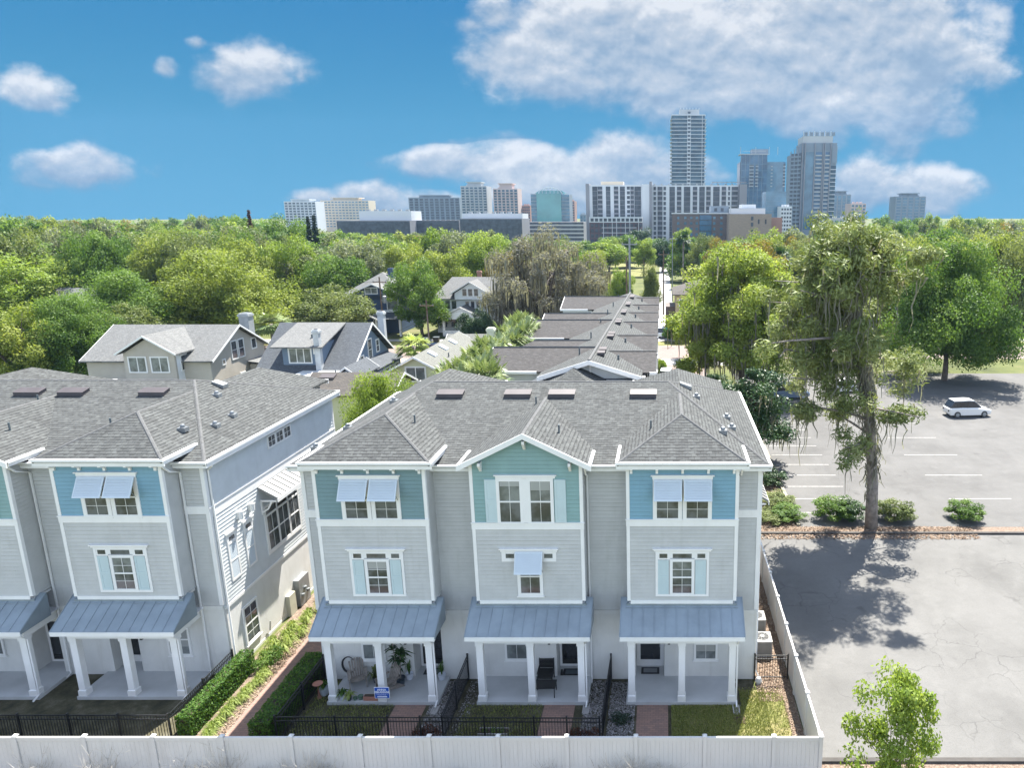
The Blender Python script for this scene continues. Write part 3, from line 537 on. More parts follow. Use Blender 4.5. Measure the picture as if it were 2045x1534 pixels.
    def gutter(p0, p1, par, fas=0.24):
        (ax, ay, az), (bx, by, bz) = p0, p1; q = MB(); t = 0.06
        if abs(ax - bx) > abs(ay - by): q.box(min(ax, bx), max(ax, bx), ay - t, ay + t, az - .06, az + .03); q.box(min(ax, bx) + .02, max(ax, bx) - .02, ay + .02, ay + .08, az - fas, az - .061)
        else: q.box(ax - t, ax + t, min(ay, by), max(ay, by), az - .0595, az + .0305); q.box(ax - .03, ax + .03, min(ay, by) + .02, max(ay, by) - .02, az - fas + .001, az - .0605)
        q.build('gutter', W, par)
    for gx0, gx1 in ((x0 - .06, BAYS[0][0] - 1.4), (BAYS[0][0] + BH - .1, BAYS[1][0] - BH + .1), (BAYS[1][0] + BH - .1, BAYS[2][0] - BH + .1), (BAYS[2][0] + 1.4, x1 + .06)): gutter((gx0, y0, ze), (gx1, y0, ze), rf)
    gutter((x1, y0 + .061, ze), (x1, y1, ze), rf); gutter((x0, y0 + .061, ze), (x0, y1, ze), rf); gutter((x0, y1 + .061, ze), (x1, y1 + .061, ze), rf)
    b = MB(); b.box(x0 + .1, x1 - .1, y0 + .08, y1 - .08, ze - .16, ze - .145); b.build('soffit', W, rf)
    bh = 2.57; yf = 26.83
    for i, (cx, _) in enumerate(BAYS):
        b = MB()
        if i != 1:
            zE = 10.45; za = zE + bh * .5; ya = yf + bh; ym = y0 + (zE - ze) * fs; yr = y0 + (za - ze) * fs
            b.slope([(cx - bh, yf, zE), (cx + bh, yf, zE), (cx, ya, za)]); b.slope([(cx + bh, yf, zE), (cx + bh, ym, zE), (cx, yr, za), (cx, ya, za)]); b.slope([(cx - bh, ym, zE), (cx - bh, yf, zE), (cx, ya, za), (cx, yr, za)])
            br = b.build('bay_roof', 'shingle_grey', root)
            ridge('hip_cap', [(cx - bh, yf, zE), (cx, ya, za)], br); ridge('hip_cap', [(cx + bh, yf, zE), (cx, ya, za)], br); ridge('ridge_cap', [(cx, ya, za), (cx, yr, za)], br)
            gutter((cx - bh - .06, yf, zE), (cx + bh + .06, yf, zE), br, 0.27)
            for sx in (-1, 1): gutter((cx + sx * bh, yf + .061, zE), (cx + sx * bh, ym - .15, zE), br, 0.2)
            b = MB(); b.box(cx - bh + .05, cx + bh - .05, yf + .08, BY + .9, zE - .2, zE - .185); b.build('soffit', W, br)
        else:
            zE = 10.34; za = zE + bh * .5; ym = y0 + (zE - ze) * fs; yr = y0 + (za - ze) * fs
            for sx in (-1, 1): b.slope([(cx + sx * bh, yf, zE), (cx + sx * bh, ym, zE), (cx, yr, za), (cx, yf, za)])
            br = b.build('gable_roof', 'shingle_grey', root); ridge('ridge_cap', [(cx, yf, za), (cx, yr, za)], br)
            for sx in (-1, 1):
                q = MB(); a = (cx + sx * (bh + .06), zE - .03); q.extrude([(a[0], yf - .03, a[1] - .2), (a[0], yf - .03, a[1] + .03), (cx, yf - .03, za + .03), (cx, yf - .03, za - .2)], (0, .05, 0)); q.build('rake_board', W, br)
                gutter((cx + sx * bh, yf + .1, zE), (cx + sx * bh, ym - .15, zE), br, 0.2)
    # rear bays, so the roof reads the same from behind
    for cx in (BAYS[0][0], BAYS[2][0]):
        b = MB(); zE = 10.45; za = zE + bh * .5; yk = 41.37; ya = yk - bh; ym = y1 - (zE - ze) * fs; yr = y1 - (za - ze) * fs
        b.slope([(cx + bh, yk, zE), (cx - bh, yk, zE), (cx, ya, za)]); b.slope([(cx + bh, yk, zE), (cx + bh, ym, zE), (cx, yr, za), (cx, ya, za)]); b.slope([(cx - bh, ym, zE), (cx - bh, yk, zE), (cx, ya, za), (cx, yr, za)])
        br = b.build('bay_roof', 'shingle_grey', root); gutter((cx - bh, yk, zE), (cx + bh, yk, zE), br)
        b = MB(((0, 41.0, 0), (1, 0, 0), (0, 1, 0))); b.lap(cx - BH, cx + BH, 3.2, 10.3); b.build('rear_bay_wall', 'lap_grey', root)
    # roof vents, pipes, caps
    def zfront(y): return ze + (y - y0) / fs
    for vx in (-9.95, -6.8, -4.75, -0.95):
        y = 32.9; b = MB(); b.extrude([(vx - .6, y - .22, zfront(y - .22) + .01), (vx - .6, y - .22, zfront(y - .22) + .17), (vx - .6, y + .25, zfront(y + .25) + .14), (vx - .6, y + .25, zfront(y + .25))], (1.2, 0, 0)); v = b.build('ridge_vent', 'vent_metal', rf)
        q = MB(); q.extrude([(vx - .62, y - .24, zfront(y - .22) + .175), (vx - .62, y + .27, zfront(y + .25) + .145), (vx - .62, y + .27, zfront(y + .25) + .16), (vx - .62, y - .24, zfront(y - .22) + .19)], (1.24, 0, 0)); q.build('vent_lid', 'vent_cap', v)
    for px, py, pz in ((-5.85, 32.2, zfront(32.2)), (-10.65, 29.9, 10.45 + (BAYS[0][0] + bh + 10.65 - 0) * 0.5 + .75), (-4.35, 28.9, 11.1), (-0.55, 29.5, 11.05)):
        if px == -10.65: pz = 10.45 + (BAYS[0][0] + bh - px) * .5
        if px == -4.35: pz = 10.34 + (BAYS[1][0] + bh - px) * .5
        if px == -0.55: pz = 10.45 + (px - BAYS[2][0] + bh) * .5
        b = MB(); b.tube([(px, py, pz - .05), (px, py, pz + .34)], .04, 6); b.build('vent_pipe', 'pipe_dark', rf)
    def zr_(x): return ze + (x1 - x) * .505
    def zl_(x): return ze + (x - x0) * .505
    for px, py, f in ((1.55, 33.6, zr_), (2.9, 32.4, zr_), (3.0, 30.9, zr_), (2.5, 29.5, zr_), (-13.0, 33.9, zl_), (-14.4, 31.8, zl_), (-14.75, 29.4, zl_)):
        b = MB(); b.box(px - .17, px + .17, py - .15, py + .15, f(px) - .09, f(px) + .1); b.lathe((px, py, f(px) + .06), [(.1, 0), (.1, .10), (.08, .16), (.02, .18)], 8); b.build('exhaust_vent', 'galvanized', rf)
    px = 1.0; b = MB(); b.extrude([(px - .2, 34.5, zr_(px - .2) + .02), (px + .35, 34.5, zr_(px + .35) + .02), (px + .35, 34.5, zr_(px + .35) + .2), (px - .2, 34.5, zr_(px - .2) + .12)], (0, .45, 0)); b.build('roof_vent', 'galvanized', rf)
    # ---- right-hand side wall
    for k in range(3):
        y = 32.15 + k * 1.03; window(root, RW, y, y + 0.9, 4.05, 5.75, cols=2, rows=1, casing=0.085, head=False, sill=False)
        p = MB(RW); p.box(y, y + .9, .0, .045, 5.86, 6.18); p.build('transom_pane', 'window_glass', root)
    b = MB(RW); b.ring(31.95, 35.22, 3.86, 6.32, 0.1, 0, 0.065); b.box(32.05, 35.12, 0, .04, 5.76, 6.22); b.build('window_casing', W, root)
    b = MB(RW); ax0, ax1 = 31.75, 35.2
    b.extrude([(ax0, 0.02, 7.40), (ax0, 0.92, 6.86), (ax0, 0.92, 6.80), (ax0, 0.02, 7.34)], (ax1 - ax0, 0, 0)); aw = b.build('awning', 'awning_metal', root)
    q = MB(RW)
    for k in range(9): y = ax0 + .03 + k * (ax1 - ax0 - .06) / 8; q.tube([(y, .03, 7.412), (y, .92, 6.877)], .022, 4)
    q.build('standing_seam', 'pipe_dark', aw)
    q = MB(RW); q.box(ax0 - .02, ax1 + .02, .9, .935, 6.68, 6.86); q.build('fascia', W, aw)
    for y in (ax0 + .12, ax1 - .2):
        q = MB(RW); q.tube([(y, .02, 6.1), (y, .35, 6.3), (y, .6, 6.75)], .05, 4); q.box(y - .04, y + .04, .03, .8, 6.66, 6.74); q.box(y - .04, y + .04, .02, .09, 6.0, 6.75); q.build('brace', W, aw)
    for y in (28.98, 30.27):
        p = MB(RW); p.ring(y, y + .72, 4.05, 6.25, .1, 0, .05); sh = p.build('blind_window', W, root)
        p = MB(RW); p.box(y + .08, y + .64, .0, .03, 4.13, 5.76); p.basis = ((RW[0][0] + .031, RW[0][1], 0), RW[1], RW[2]); p.lap(y + .08, y + .64, 4.13, 5.76, pitch=.06, out=.014); p.build('louver', 'louver_white', sh)
        p = MB(RW); p.box(y + .08, y + .64, 0, .055, 5.76, 5.84); p.box(y + .08, y + .64, .0, .054, 4.95, 5.0); p.build('sash', W, sh)
        p = MB(RW); p.box(y + .08, y + .64, .0, .036, 5.84, 6.2); p.build('panel', W, sh); p = MB(RW); p.box(y + .16, y + .56, .0, .042, 5.92, 6.10); p.build('pane', 'window_glass', sh)
        p = MB(RW); p.box(y - .08, y + .8, 0, .09, 6.27, 6.36); p.build('window_head', W, sh)
    for y in (29.98, 30.9):
        p = MB(RW); p.box(y - .06, y + .06, 0, .12, 6.62, 6.95); p.lathe((y, .17, 6.62), [(.11, 0), (.11, .36)], 10); p.build('wall_lamp', W, root)
    for k in range(3):
        y = 33.12 + k * .74; window(root, RW, y, y + .6, 8.95, 9.45, cols=2, rows=2, mid=False, casing=.075, head=False, sill=False)
    window(root, RW, 29.45, 30.42, 0.72, 2.4, cols=2, rows=2, casing=.10, head=False)
    p = MB(RW); p.box(33.8, 34.85, 0, .28, .05, 1.5); mb_ = p.build('meter_cabinet', 'galvanized', root)
    for k in range(3):
        p = MB(RW); p.lathe((34.05 + k * .28, .30, .55 + .28 * (k % 2)), [(.1, 0), (.1, .12)], 8); p.build('meter', 'galvanized', mb_)
    p = MB(RW); p.box(32.9, 33.5, 0, .22, 0, 1.12); p.build('utility_box', 'utility_beige', root)
    p = MB(RW); p.tube([(31.2, .05, .3), (31.2, .12, .8)], .03, 5); p.build('pipe', 'galvanized', root)
    return root
mat('shingle_cap', (0.088, 0.09, 0.09), 0.95, 0.2, 6)
TH = townhouse('large grey townhouse block in the centre with teal, green and blue bays over three porches')
TH2 = copy_thing(TH, TH.location + Vector((-23.08, 0.35, 0)), label='grey townhouse block at the left with sunlit side wall and metal awning facing the walkway')
# ================================================================== HOUSES BEHIND
def simple_window(root, basis, x0, x1, z0, z1, cols=2, rows=2, gl='window_glass', fr='white_trim', casing=0.12, name='window'):
    b = MB(basis); b.ring(x0 - casing, x1 + casing, z0 - casing, z1 + casing, casing, -.02, .06); f = b.build(name, fr, root)
    p = MB(basis); p.box(x0, x1, -.02, .01, z0, z1); p.build('pane', gl, f)
    g = MB(basis); k = .025
    for i in range(1, cols): x = x0 + (x1 - x0) * i / cols; g.box(x - k * 1.6, x + k * 1.6, 0, .03, z0, z1)
    for j in range(1, rows): z = z0 + (z1 - z0) * j / rows; g.box(x0, x1, 0, .028, z - k, z + k)
    if g.f: g.build('muntin', fr, f)
    return f
def wallbox(root, x0, x1, y0, y1, z0, z1, m, name='wall'):
    b = MB(); b.box(x0, x1, y0, y1, z0, z1); return b.build(name, m, root)
def gable_x(root, x0, x1, y0, y1, ze, zr, m, ov=.0, name='roof', trim='white_trim', th=.14):
    """ridge along X"""
    ym = (y0 + y1) / 2; b = MB(); b.slope([(x0, y0, ze), (x1, y0, ze), (x1, ym, zr), (x0, ym, zr)], th=th); b.slope([(x1, y1, ze), (x0, y1, ze), (x0, ym, zr), (x1, ym, zr)], th=th)
    r = b.build(name, m, root)
    if trim:
        for x in (x0 - .03, x1 - .01):
            for ys, yq in ((y0, ym), (y1, ym)):
                q = MB(); q.extrude([(x, ys, ze - .18), (x, ys, ze + .02), (x, yq, zr + .02), (x, yq, zr - .18)], (.04, 0, 0)); q.build('rake_board', trim, r)
    return r
def gable_y(root, x0, x1, y0, y1, ze, zr, m, name='roof', trim='white_trim', th=.14, rx=None):
    """ridge along Y"""
    xm = (x0 + x1) / 2 if rx is None else rx; b = MB(); b.slope([(x0, y0, ze), (xm, y0, zr), (xm, y1, zr), (x0, y1, ze)], th=th); b.slope([(x1, y1, ze), (xm, y1, zr), (xm, y0, zr), (x1, y0, ze)], th=th)
    r = b.build(name, m, root)
    if trim:
        for y in (y0 - .03, y1 - .01):
            for xs in (x0, x1):
                q = MB(); q.extrude([(xs, y, ze - .18), (xs, y, ze + .02), (xm, y, zr + .02), (xm, y, zr - .18)], (0, .04, 0)); q.build('rake_board', trim, r)
    return r
def hip_roof(root, x0, x1, y0, y1, ze, zr, m, name='roof', run=None):
    run = min(x1 - x0, y1 - y0) / 2 if run is None else run; b = MB()
    if x1 - x0 >= y1 - y0: a, c = (x0 + run, (y0 + y1) / 2, zr), (x1 - run, (y0 + y1) / 2, zr)
    else: a, c = ((x0 + x1) / 2, y0 + run, zr), ((x0 + x1) / 2, y1 - run, zr)
    A, B_, C, D = (x0, y0, ze), (x1, y0, ze), (x1, y1, ze), (x0, y1, ze)
    if x1 - x0 >= y1 - y0: fs_ = ([A, B_, c, a], [B_, C, c], [C, D, a, c], [D, A, a])
    else: fs_ = ([A, B_, a], [B_, C, c, a], [C, D, c], [D, A, a, c])
    for f in fs_: b.slope(f, th=.14)
    return b.build(name, m, root)
def gwall_x(root, x, y0, y1, zb, ze, zr, m, t=.25, name='gable_wall'):
    b = MB(); b.extrude([(x, y0, zb), (x, y1, zb), (x, y1, ze), (x, (y0 + y1) / 2, zr), (x, y0, ze)], (-t, 0, 0)); return b.build(name, m, root)
def gwall_y(root, y, x0, x1, zb, ze, zr, m, t=.25, name='gable_wall'):
    b = MB(); b.extrude([(x0, y, zb), (x1, y, zb), (x1, y, ze), ((x0 + x1) / 2, y, zr), (x0, y, ze)], (0, t, 0)); return b.build(name, m, root)
def chimney(root, x, y, z0, z1, w, m, cap='vent_metal'):
    b = MB(); b.box(x - w, x + w, y - w, y + w, z0, z1); b.box(x - w - .08, x + w + .08, y - w - .08, y + w + .08, z1 - .35, z1 - .12); c = b.build('chimney', m, root)
    q = MB(); q.box(x - w * .6, x + w * .6, y - w * .6, y + w * .6, z1 - .05, z1 + .06); q.build('flue', cap, c); return c
FY = lambda y: ((0, y, 0), (1, 0, 0), (0, -1, 0))
FXR = lambda x: ((x, 0, 0), (0, 1, 0), (1, 0, 0))
FXL = lambda x: ((x, 0, 0), (0, 1, 0), (-1, 0, 0))
mat('siding_greige', (0.42, 0.385, 0.33), 0.8, .08, .5); mat('siding_slate', (0.135, 0.185, 0.25), 0.7, .06, .5); mat('siding_yellow', (0.50, 0.50, 0.33), 0.7, .05, .5); mat('siding_white', (0.70, 0.72, 0.73), 0.6, .04, .5); mat('siding_navy', (0.035, 0.065, 0.13), 0.6, .1, .5); mat('roof_membrane', (0.42, 0.43, 0.42), 0.8, .1, .5); mat('chimney_white', (0.40, 0.42, 0.43), .8); mat('chimney_grey', (0.26, 0.28, 0.285), .85); mat('siding_tan', (0.42, 0.34, 0.20), .8, .06, .5); mat('chimney_sage', (0.55, 0.57, 0.45), .85); mat('roof_red', (0.30, 0.17, 0.12), .9, .2)
# ---- greige bungalow at the left
h = thing('bungalow', 'greige two storey bungalow with shingled gable and dormer, left of the slate blue house', 'house', (-52, 76, 0))
gable_x(h, -58.2, -44.9, 70.9, 81.7, 5.8, 8.7, 'shingle_pale'); gwall_x(h, -45.4, 71.3, 81.3, 0, 5.8, 8.45, 'siding_greige'); wallbox(h, -57.8, -45.66, 71.3, 81.3, 0, 5.75, 'siding_greige')
gable_y(h, -53.6, -47.6, 69.6, 76.6, 6.75, 8.55, 'shingle_pale', 'dormer_roof'); gwall_y(h, 70.1, -53.1, -48.1, 0.0, 6.7, 8.2, 'siding_greige'); wallbox(h, -53.1, -48.1, 70.36, 76, 0.0, 6.7, 'siding_white', 'dormer_wall')
simple_window(h, FY(70.1), -52.6, -51.0, 4.9, 6.3, 2, 1, 'blind_glass'); simple_window(h, FY(70.1), -50.4, -48.8, 4.9, 6.3, 2, 1, 'blind_glass'); simple_window(h, FXR(-48.1), 71.0, 71.8, 4.9, 6.3, 1, 2); simple_window(h, FXR(-48.1), 72.4, 73.2, 4.9, 6.3, 1, 2)
simple_window(h, FXR(-45.4), 75.1, 76.0, 5.2, 7.0, 1, 2); simple_window(h, FXR(-45.4), 76.4, 77.3, 5.2, 7.0, 1, 2); simple_window(h, FXR(-45.4), 78.9, 79.7, 5.7, 6.7, 1, 1); simple_window(h, FXR(-45.4), 73.3, 73.7, 5.0, 5.4, 1, 1)
simple_window(h, FXR(-45.4), 76.2, 77.1, 1.6, 3.4, 1, 2); simple_window(h, FXR(-45.4), 78.1, 79.0, 1.6, 3.4, 1, 2)
chimney(h, -46.4, 80.2, 5, 9.4, .52, 'chimney_grey', 'galvanized')
b = MB(); b.slope([(-45.4, 77.6, 4.5), (-42.6, 77.6, 4.1), (-42.6, 82.6, 4.1), (-45.4, 82.6, 4.5)]); b.build('porch_roof', 'shingle_pale', h); wallbox(h, -45.3, -43, 77.9, 82.4, 0, 4.1, 'siding_greige', 'porch_wall')
b = MB(); b.slope([(-57, 66.0, 2.9), (-47.6, 66.0, 2.9), (-47.6, 70.05, 3.9), (-57, 70.05, 3.9)]); b.build('porch_roof', 'shingle_pale', h); wallbox(h, -56.6, -48, 66.5, 70.05, 0, 2.9, 'siding_greige', 'porch_wall')
# ---- slate blue bungalow
h = thing('bungalow', 'slate blue bungalow with wide shed dormer and white chimney on its roof', 'house', (-35, 74, 0))
b = MB(); x0, x1 = -40.3, -30.7
b.slope([(x0, 69.9, 5.0), (x1 + .1, 69.9, 5.0), (x1 + .1, 75.7, 9.0), (x0, 75.7, 9.0)]); b.slope([(x1 + .1, 81.2, 5.3), (x0, 81.2, 5.3), (x0, 75.7, 9.0), (x1 + .1, 75.7, 9.0)]); b.slope([(x0, 65.6, 3.55), (x1 - .5, 65.6, 3.55), (x1 - .5, 69.95, 5.02), (x0, 69.95, 5.02)])
rf = b.build('roof', 'shingle_slate', h)
for ys, yq, zs in ((69.9, 75.7, 5.0), (81.2, 75.7, 5.3)):
    q = MB(); q.extrude([(x1 + .1, ys, zs - .2), (x1 + .1, ys, zs + .03), (x1 + .1, yq, 9.03), (x1 + .1, yq, 8.8)], (.05, 0, 0)); q.build('rake_board', 'white_trim', rf)
gwall_x(h, -31.1, 70.3, 80.8, 0, 5.2, 8.7, 'siding_slate'); wallbox(h, -40, -31.36, 66.3, 80.8, 0, 3.5, 'siding_slate'); wallbox(h, -40, -31.36, 70.5, 80.6, 3.5, 5.1, 'siding_slate')
b = MB(); b.slope([(-38.4, 69.7, 7.42), (-33.3, 69.7, 7.42), (-33.3, 75.6, 9.02), (-38.4, 75.6, 9.02)], th=.12); dr = b.build('dormer_roof', 'shingle_pale', h)
wallbox(h, -37.7, -33.8, 70.6, 74.5, 5.0, 7.55, 'siding_slate', 'dormer_wall'); simple_window(h, FY(70.6), -37.0, -34.9, 5.75, 7.1, 3, 1, 'blind_glass'); simple_window(h, FY(70.6), -34.5, -34.1, 6.7, 7.25, 1, 1, 'blind_glass')
chimney(h, -33.95, 70.25, 5, 9.1, .27, 'chimney_white'); chimney(h, -32.3, 82.6, 3.5, 9.3, .34, 'chimney_white')
b = MB(); b.tube([(-35.2, 71.9, 8), (-35.2, 71.9, 8.35)], .12, 6); b.build('vent_pipe', 'pipe_dark', rf)
for a, b_, c, d in ((75.2, 76.1, 5.0, 7.2), (77.4, 78.1, 5.6, 6.8), (73.1, 73.8, 4.4, 5.8)): simple_window(h, FXR(-31.1), a, b_, c, d, 1, 2)
b = MB(); b.slope([(-31.05, 71.3, 5.2), (-29.2, 71.3, 4.6), (-29.2, 80, 4.6), (-31.05, 80, 5.2)]); b.build('porch_roof', 'shingle_slate', h); wallbox(h, -31.0, -29.45, 71.6, 79.7, 0, 4.62, 'siding_slate', 'porch_wall')
for k in range(5): simple_window(h, FXR(-29.45), 72.2 + k * 1.45, 73.2 + k * 1.45, 2.8, 4.1, 1, 1)
b = MB(); b.box(-35.2, -30.9, 64.7, 69.9, 0, 4.85); b.build('rear_wing', 'siding_slate', h); b = MB(); b.box(-35.5, -30.6, 64.3, 70.6, 4.85, 5.05); b.build('flat_roof', 'roof_membrane', h)
gable_y(h, -31.6, -29.0, 67.5, 72.6, 4.9, 5.9, 'shingle_slate', 'porch_gable_roof'); gwall_y(h, 67.9, -31.2, -29.4, 0, 4.9, 5.65, 'siding_slate')
for x, z in ((-30.8, 5.7), (-29.9, 5.5), (-30.2, 4.9)):
    b = MB(); b.tube([(x, 66.6, 4.0), (x, 66.6, z), (x + .12, 66.6, z + .1)], .07, 5); b.build('vent_pipe', 'galvanized', h)
# ---- brown-roofed garage in front of it
h = thing('garage', 'low garage with weathered brown shingle roof behind the bright green tree', 'garage', (-27, 58, 0))
gable_x(h, -32.0, -23.6, 61.4, 68.0, 4.6, 6.0, 'shingle_brown'); wallbox(h, -31.6, -24.0, 61.8, 67.4, 0, 4.6, 'siding_yellow'); gwall_x(h, -24.0, 61.8, 67.4, 4.6, 4.65, 5.8, 'siding_yellow')
for x in (-30.3, -25.4):
    b = MB(); b.extrude([(x - .65, 63.6, 5.5), (x - .65, 63.6, 5.74), (x - .65, 64.3, 5.95), (x - .65, 64.3, 5.7)], (1.3, 0, 0)); b.build('ridge_vent', 'vent_cap', h)
# ---- yellow house
h = thing('bungalow', 'pale yellow house with sage grey gabled roof and three skylights', 'house', (-24.5, 78, 0))
r_ = gable_y(h, -27.5, -21.5, 69.6, 85.8, 4.85, 6.5, 'shingle_sage'); gwall_y(h, 70.1, -27.1, -21.9, 0, 4.85, 6.3, 'siding_yellow'); wallbox(h, -27.1, -21.9, 70.36, 85.5, 0, 4.85, 'siding_yellow')
gable_x(h, -26, -17.6, 83.6, 89.2, 4.6, 6.1, 'shingle_sage', name='wing_roof'); wallbox(h, -26, -18, 84, 88.8, 0, 4.6, 'siding_yellow', 'wing_wall'); chimney(h, -20.3, 84.5, 4, 7.1, .42, 'chimney_sage', 'chimney_sage')
for y in (73.2, 77.0, 80.6):
    z = 6.5 - (24.5 - 23.75) * .55; b = MB(); b.extrude([(-24.1, y - .45, 6.29), (-23.3, y - .45, 5.85), (-23.3, y - .45, 5.99), (-24.1, y - .45, 6.43)], (0, .9, 0)); b.build('skylight', 'louver_white', r_)
simple_window(h, FY(70.1), -25.4, -23.6, 4.0, 5.3, 2, 1, 'blind_glass', casing=.14); b = MB(); b.tube([(-22.6, 75, 5.3), (-22.6, 75, 5.9)], .07, 5); b.build('vent_pipe', 'pipe_dark', h)
gable_y(h, -22.4, -19.4, 65.5, 70.5, 3.2, 4.0, 'shingle_sage', 'porch_roof'); gwall_y(h, 65.9, -22.1, -19.7, 0, 3.2, 3.85, 'siding_yellow'); pass
# ---- white two storey house over the street
h = thing('white_house', 'white two storey house with grey roof, gabled dormer and small front porch', 'house', (-34, 131, 0))
hip_roof(h, -40.2, -26, 125.6, 137, 6.0, 9.3, 'shingle_pale', run=2.2); wallbox(h, -39.6, -26.6, 126.2, 136.4, 0, 6.0, 'siding_white')
gable_y(h, -36.8, -29.9, 124.8, 131.5, 6.9, 9.0, 'shingle_pale', 'dormer_roof'); gwall_y(h, 125.4, -36.1, -30.6, 5.9, 6.95, 8.7, 'siding_white')
for k in range(3): simple_window(h, FY(125.4), -34.7 + k * 1.0, -34.0 + k * 1.0, 6.5, 7.7, 1, 1); simple_window(h, FY(126.2), -34.5 + k * .95, -33.9 + k * .95, 4.4, 5.5, 1, 1)
for x in (-38.0, -36.9): simple_window(h, FY(126.2), x, x + .8, 4.2, 5.6, 1, 1)
for x in (-37.9, -36.2): simple_window(h, FY(126.2), x - 1.0, x, 1.0, 2.7, 1, 1)
gable_y(h, -38.2, -30.6, 121.8, 126.6, 3.2, 5.0, 'shingle_pale', 'porch_roof'); gwall_y(h, 122.1, -37.6, -31.2, 2.9, 3.2, 4.7, 'siding_white')
for x in (-37.3, -34.4, -31.5): wallbox(h, x - .2, x + .2, 122.1, 122.5, 0, 2.9, 'white_trim', 'porch_post')
wallbox(h, -37.5, -31.3, 122.0, 122.1, 0.2, 1.0, 'white_trim', 'porch_railing'); chimney(h, -33.4, 132.6, 8.5, 10.3, .35, 'roof_red', 'vent_metal')
# ---- navy house over the street
h = thing('navy_house', 'dark navy two storey house with white trim and pointed hip roof', 'house', (-50, 130, 0))
hip_roof(h, -55.2, -45.0, 125.2, 136, 6.9, 10.2, 'shingle_pale'); wallbox(h, -54.4, -45.8, 126, 135.4, 0, 6.9, 'siding_navy'); gable_y(h, -54.4, -45.2, 124.2, 131, 6.7, 8.7, 'shingle_pale', 'gable_roof'); gwall_y(h, 124.9, -53.6, -46.0, 6.6, 6.75, 8.4, 'siding_navy')
simple_window(h, FY(124.9), -51.2, -49.2, 7.0, 7.9, 2, 1, 'blind_glass'); chimney(h, -48.8, 131, 9, 10.9, .4, 'siding_navy')
for x in (-53.4, -48.0): simple_window(h, FY(126), x, x + 1.8, 4.1, 5.9, 1, 1, 'blind_glass')
wallbox(h, -54.6, -45.6, 125.7, 125.95, 3.6, 4.0, 'white_trim', 'belt_trim'); b = MB(); b.slope([(-55.5, 121.6, 3.0), (-44.2, 121.6, 3.0), (-44.2, 126, 3.7), (-55.5, 126, 3.7)]); b.build('porch_roof', 'shingle_slate', h)
for x in (-55.2, -52.4, -48.6, -44.6): wallbox(h, x - .17, x + .17, 121.8, 122.14, 0, 3.0, 'white_trim', 'porch_post')
gable_y(h, -53.0, -48.0, 121.2, 125, 2.95, 4.2, 'shingle_pale', 'porch_gable'); simple_window(h, FY(126), -50.6, -49.2, 1.0, 2.6, 1, 1)
# ---- houses glimpsed through the trees
for (u0, u1, v, Y, zz_, mm, rm, lab, c_) in ((520, 600, 560, 150, 5, 'siding_tan', 'roof_red', 'red brown roof of a house half hidden behind oak foliage at the left', 'house'), (1570, 1720, 560, 130, 5, 'siding_white', 'shingle_pale', 'pale gabled house behind the moss hung pine at the right', 'house'), (1110, 1200, 600, 150, 4, 'siding_white', 'shingle_pale', 'low white house hidden behind the grey mossy oak', 'house'), (60, 260, 610, 120, 5, 'siding_greige', 'shingle_pale', 'grey roofed house under the trees at the far left', 'house'), (1800, 1960, 640, 108, 4, 'siding_tan', 'shingle_brown', 'tan house with brown roof at the far right of the parking lot', 'house'), (600, 720, 622, 128, 3.6, 'siding_greige', 'shingle_pale', 'low greige house left of the navy house, under spreading branches', 'house')):
    xa, _, _ = at(u0, v, Y); xb, _, zt = at(u1, v, Y); h = thing('house', lab, c_, ((xa + xb) / 2, Y, 0))
    gable_x(h, xa, xb, Y, Y + 9, zz_, zz_ + 3, rm); wallbox(h, xa + .4, xb - .4, Y + .4, Y + 8.6, 0, zz_, mm); gwall_x(h, xb - .38, Y + .4, Y + 8.6, zz_ - .05, zz_, zz_ + 2.8, mm)
    for k in range(3): x = xa + (xb - xa) * (k + .6) / 3.3; simple_window(h, FY(Y + .4), x, x + 1.0, 1.2, 2.7, 1, 2)
h = thing('tan_house', 'tan two storey house with dark awning behind the big yellow green tree', 'house', (6, 122, 0))
wallbox(h, 1.9, 14, 118.5, 130, 0, 7.5, 'siding_tan'); hip_roof(h, 1.4, 14.5, 118, 130.5, 7.5, 10, 'shingle_brown'); wallbox(h, 0.3, 1.88, 121, 127, 0, 5.2, 'brick_brown', 'side_wing')
b = MB(FY(118.5)); b.extrude([(2.2, 0.02, 4.6), (2.2, 1.2, 4.0), (2.2, 1.2, 3.9), (2.2, .02, 3.9)], (2.4, 0, 0)); b.build('awning', 'black_metal', h); simple_window(h, FY(118.5), 2.7, 4.4, .9, 3.0, 1, 1, 'blind_glass'); simple_window(h, FY(118.5), 2.6, 3.6, 5.2, 6.6, 1, 1)
# ---- the long row of townhouses behind the centre
h = thing('townhouse_row', 'long row of grey townhouses behind the centre block, cross gables along one ridge', 'townhouse', (-5, 70, 0))
def rg(y): return -5.05 + (y - 48) * (0.75 / 45)
ZR, ZE = 10.35, 9.25
b = MB(); b.slope([(-8.6, 48, ZE - .03), (rg(48), 48, ZR), (rg(93), 93, ZR), (-8.0, 93, ZE - .03)]); b.slope([(-0.9, 93, ZE - .02), (rg(93), 93, ZR), (rg(48), 48, ZR), (-1.5, 48, ZE - .02)]); main = b.build('roof', 'shingle_grey', h)
q = MB(); q.tube([(rg(48), 48, ZR + .01), (rg(93), 93, ZR + .01)], .12, 5); q.build('ridge_cap', 'shingle_cap', main)
for xs, zs in ((-8.6, ZE - .03), (-1.5, ZE - .02)):
    q = MB(); q.extrude([(xs, 47.94, zs - .3), (xs, 47.94, zs + .03), (rg(48), 47.94, ZR + .03), (rg(48), 47.94, ZR - .28)], (0, .06, 0)); q.build('rake_board', 'white_trim', main)
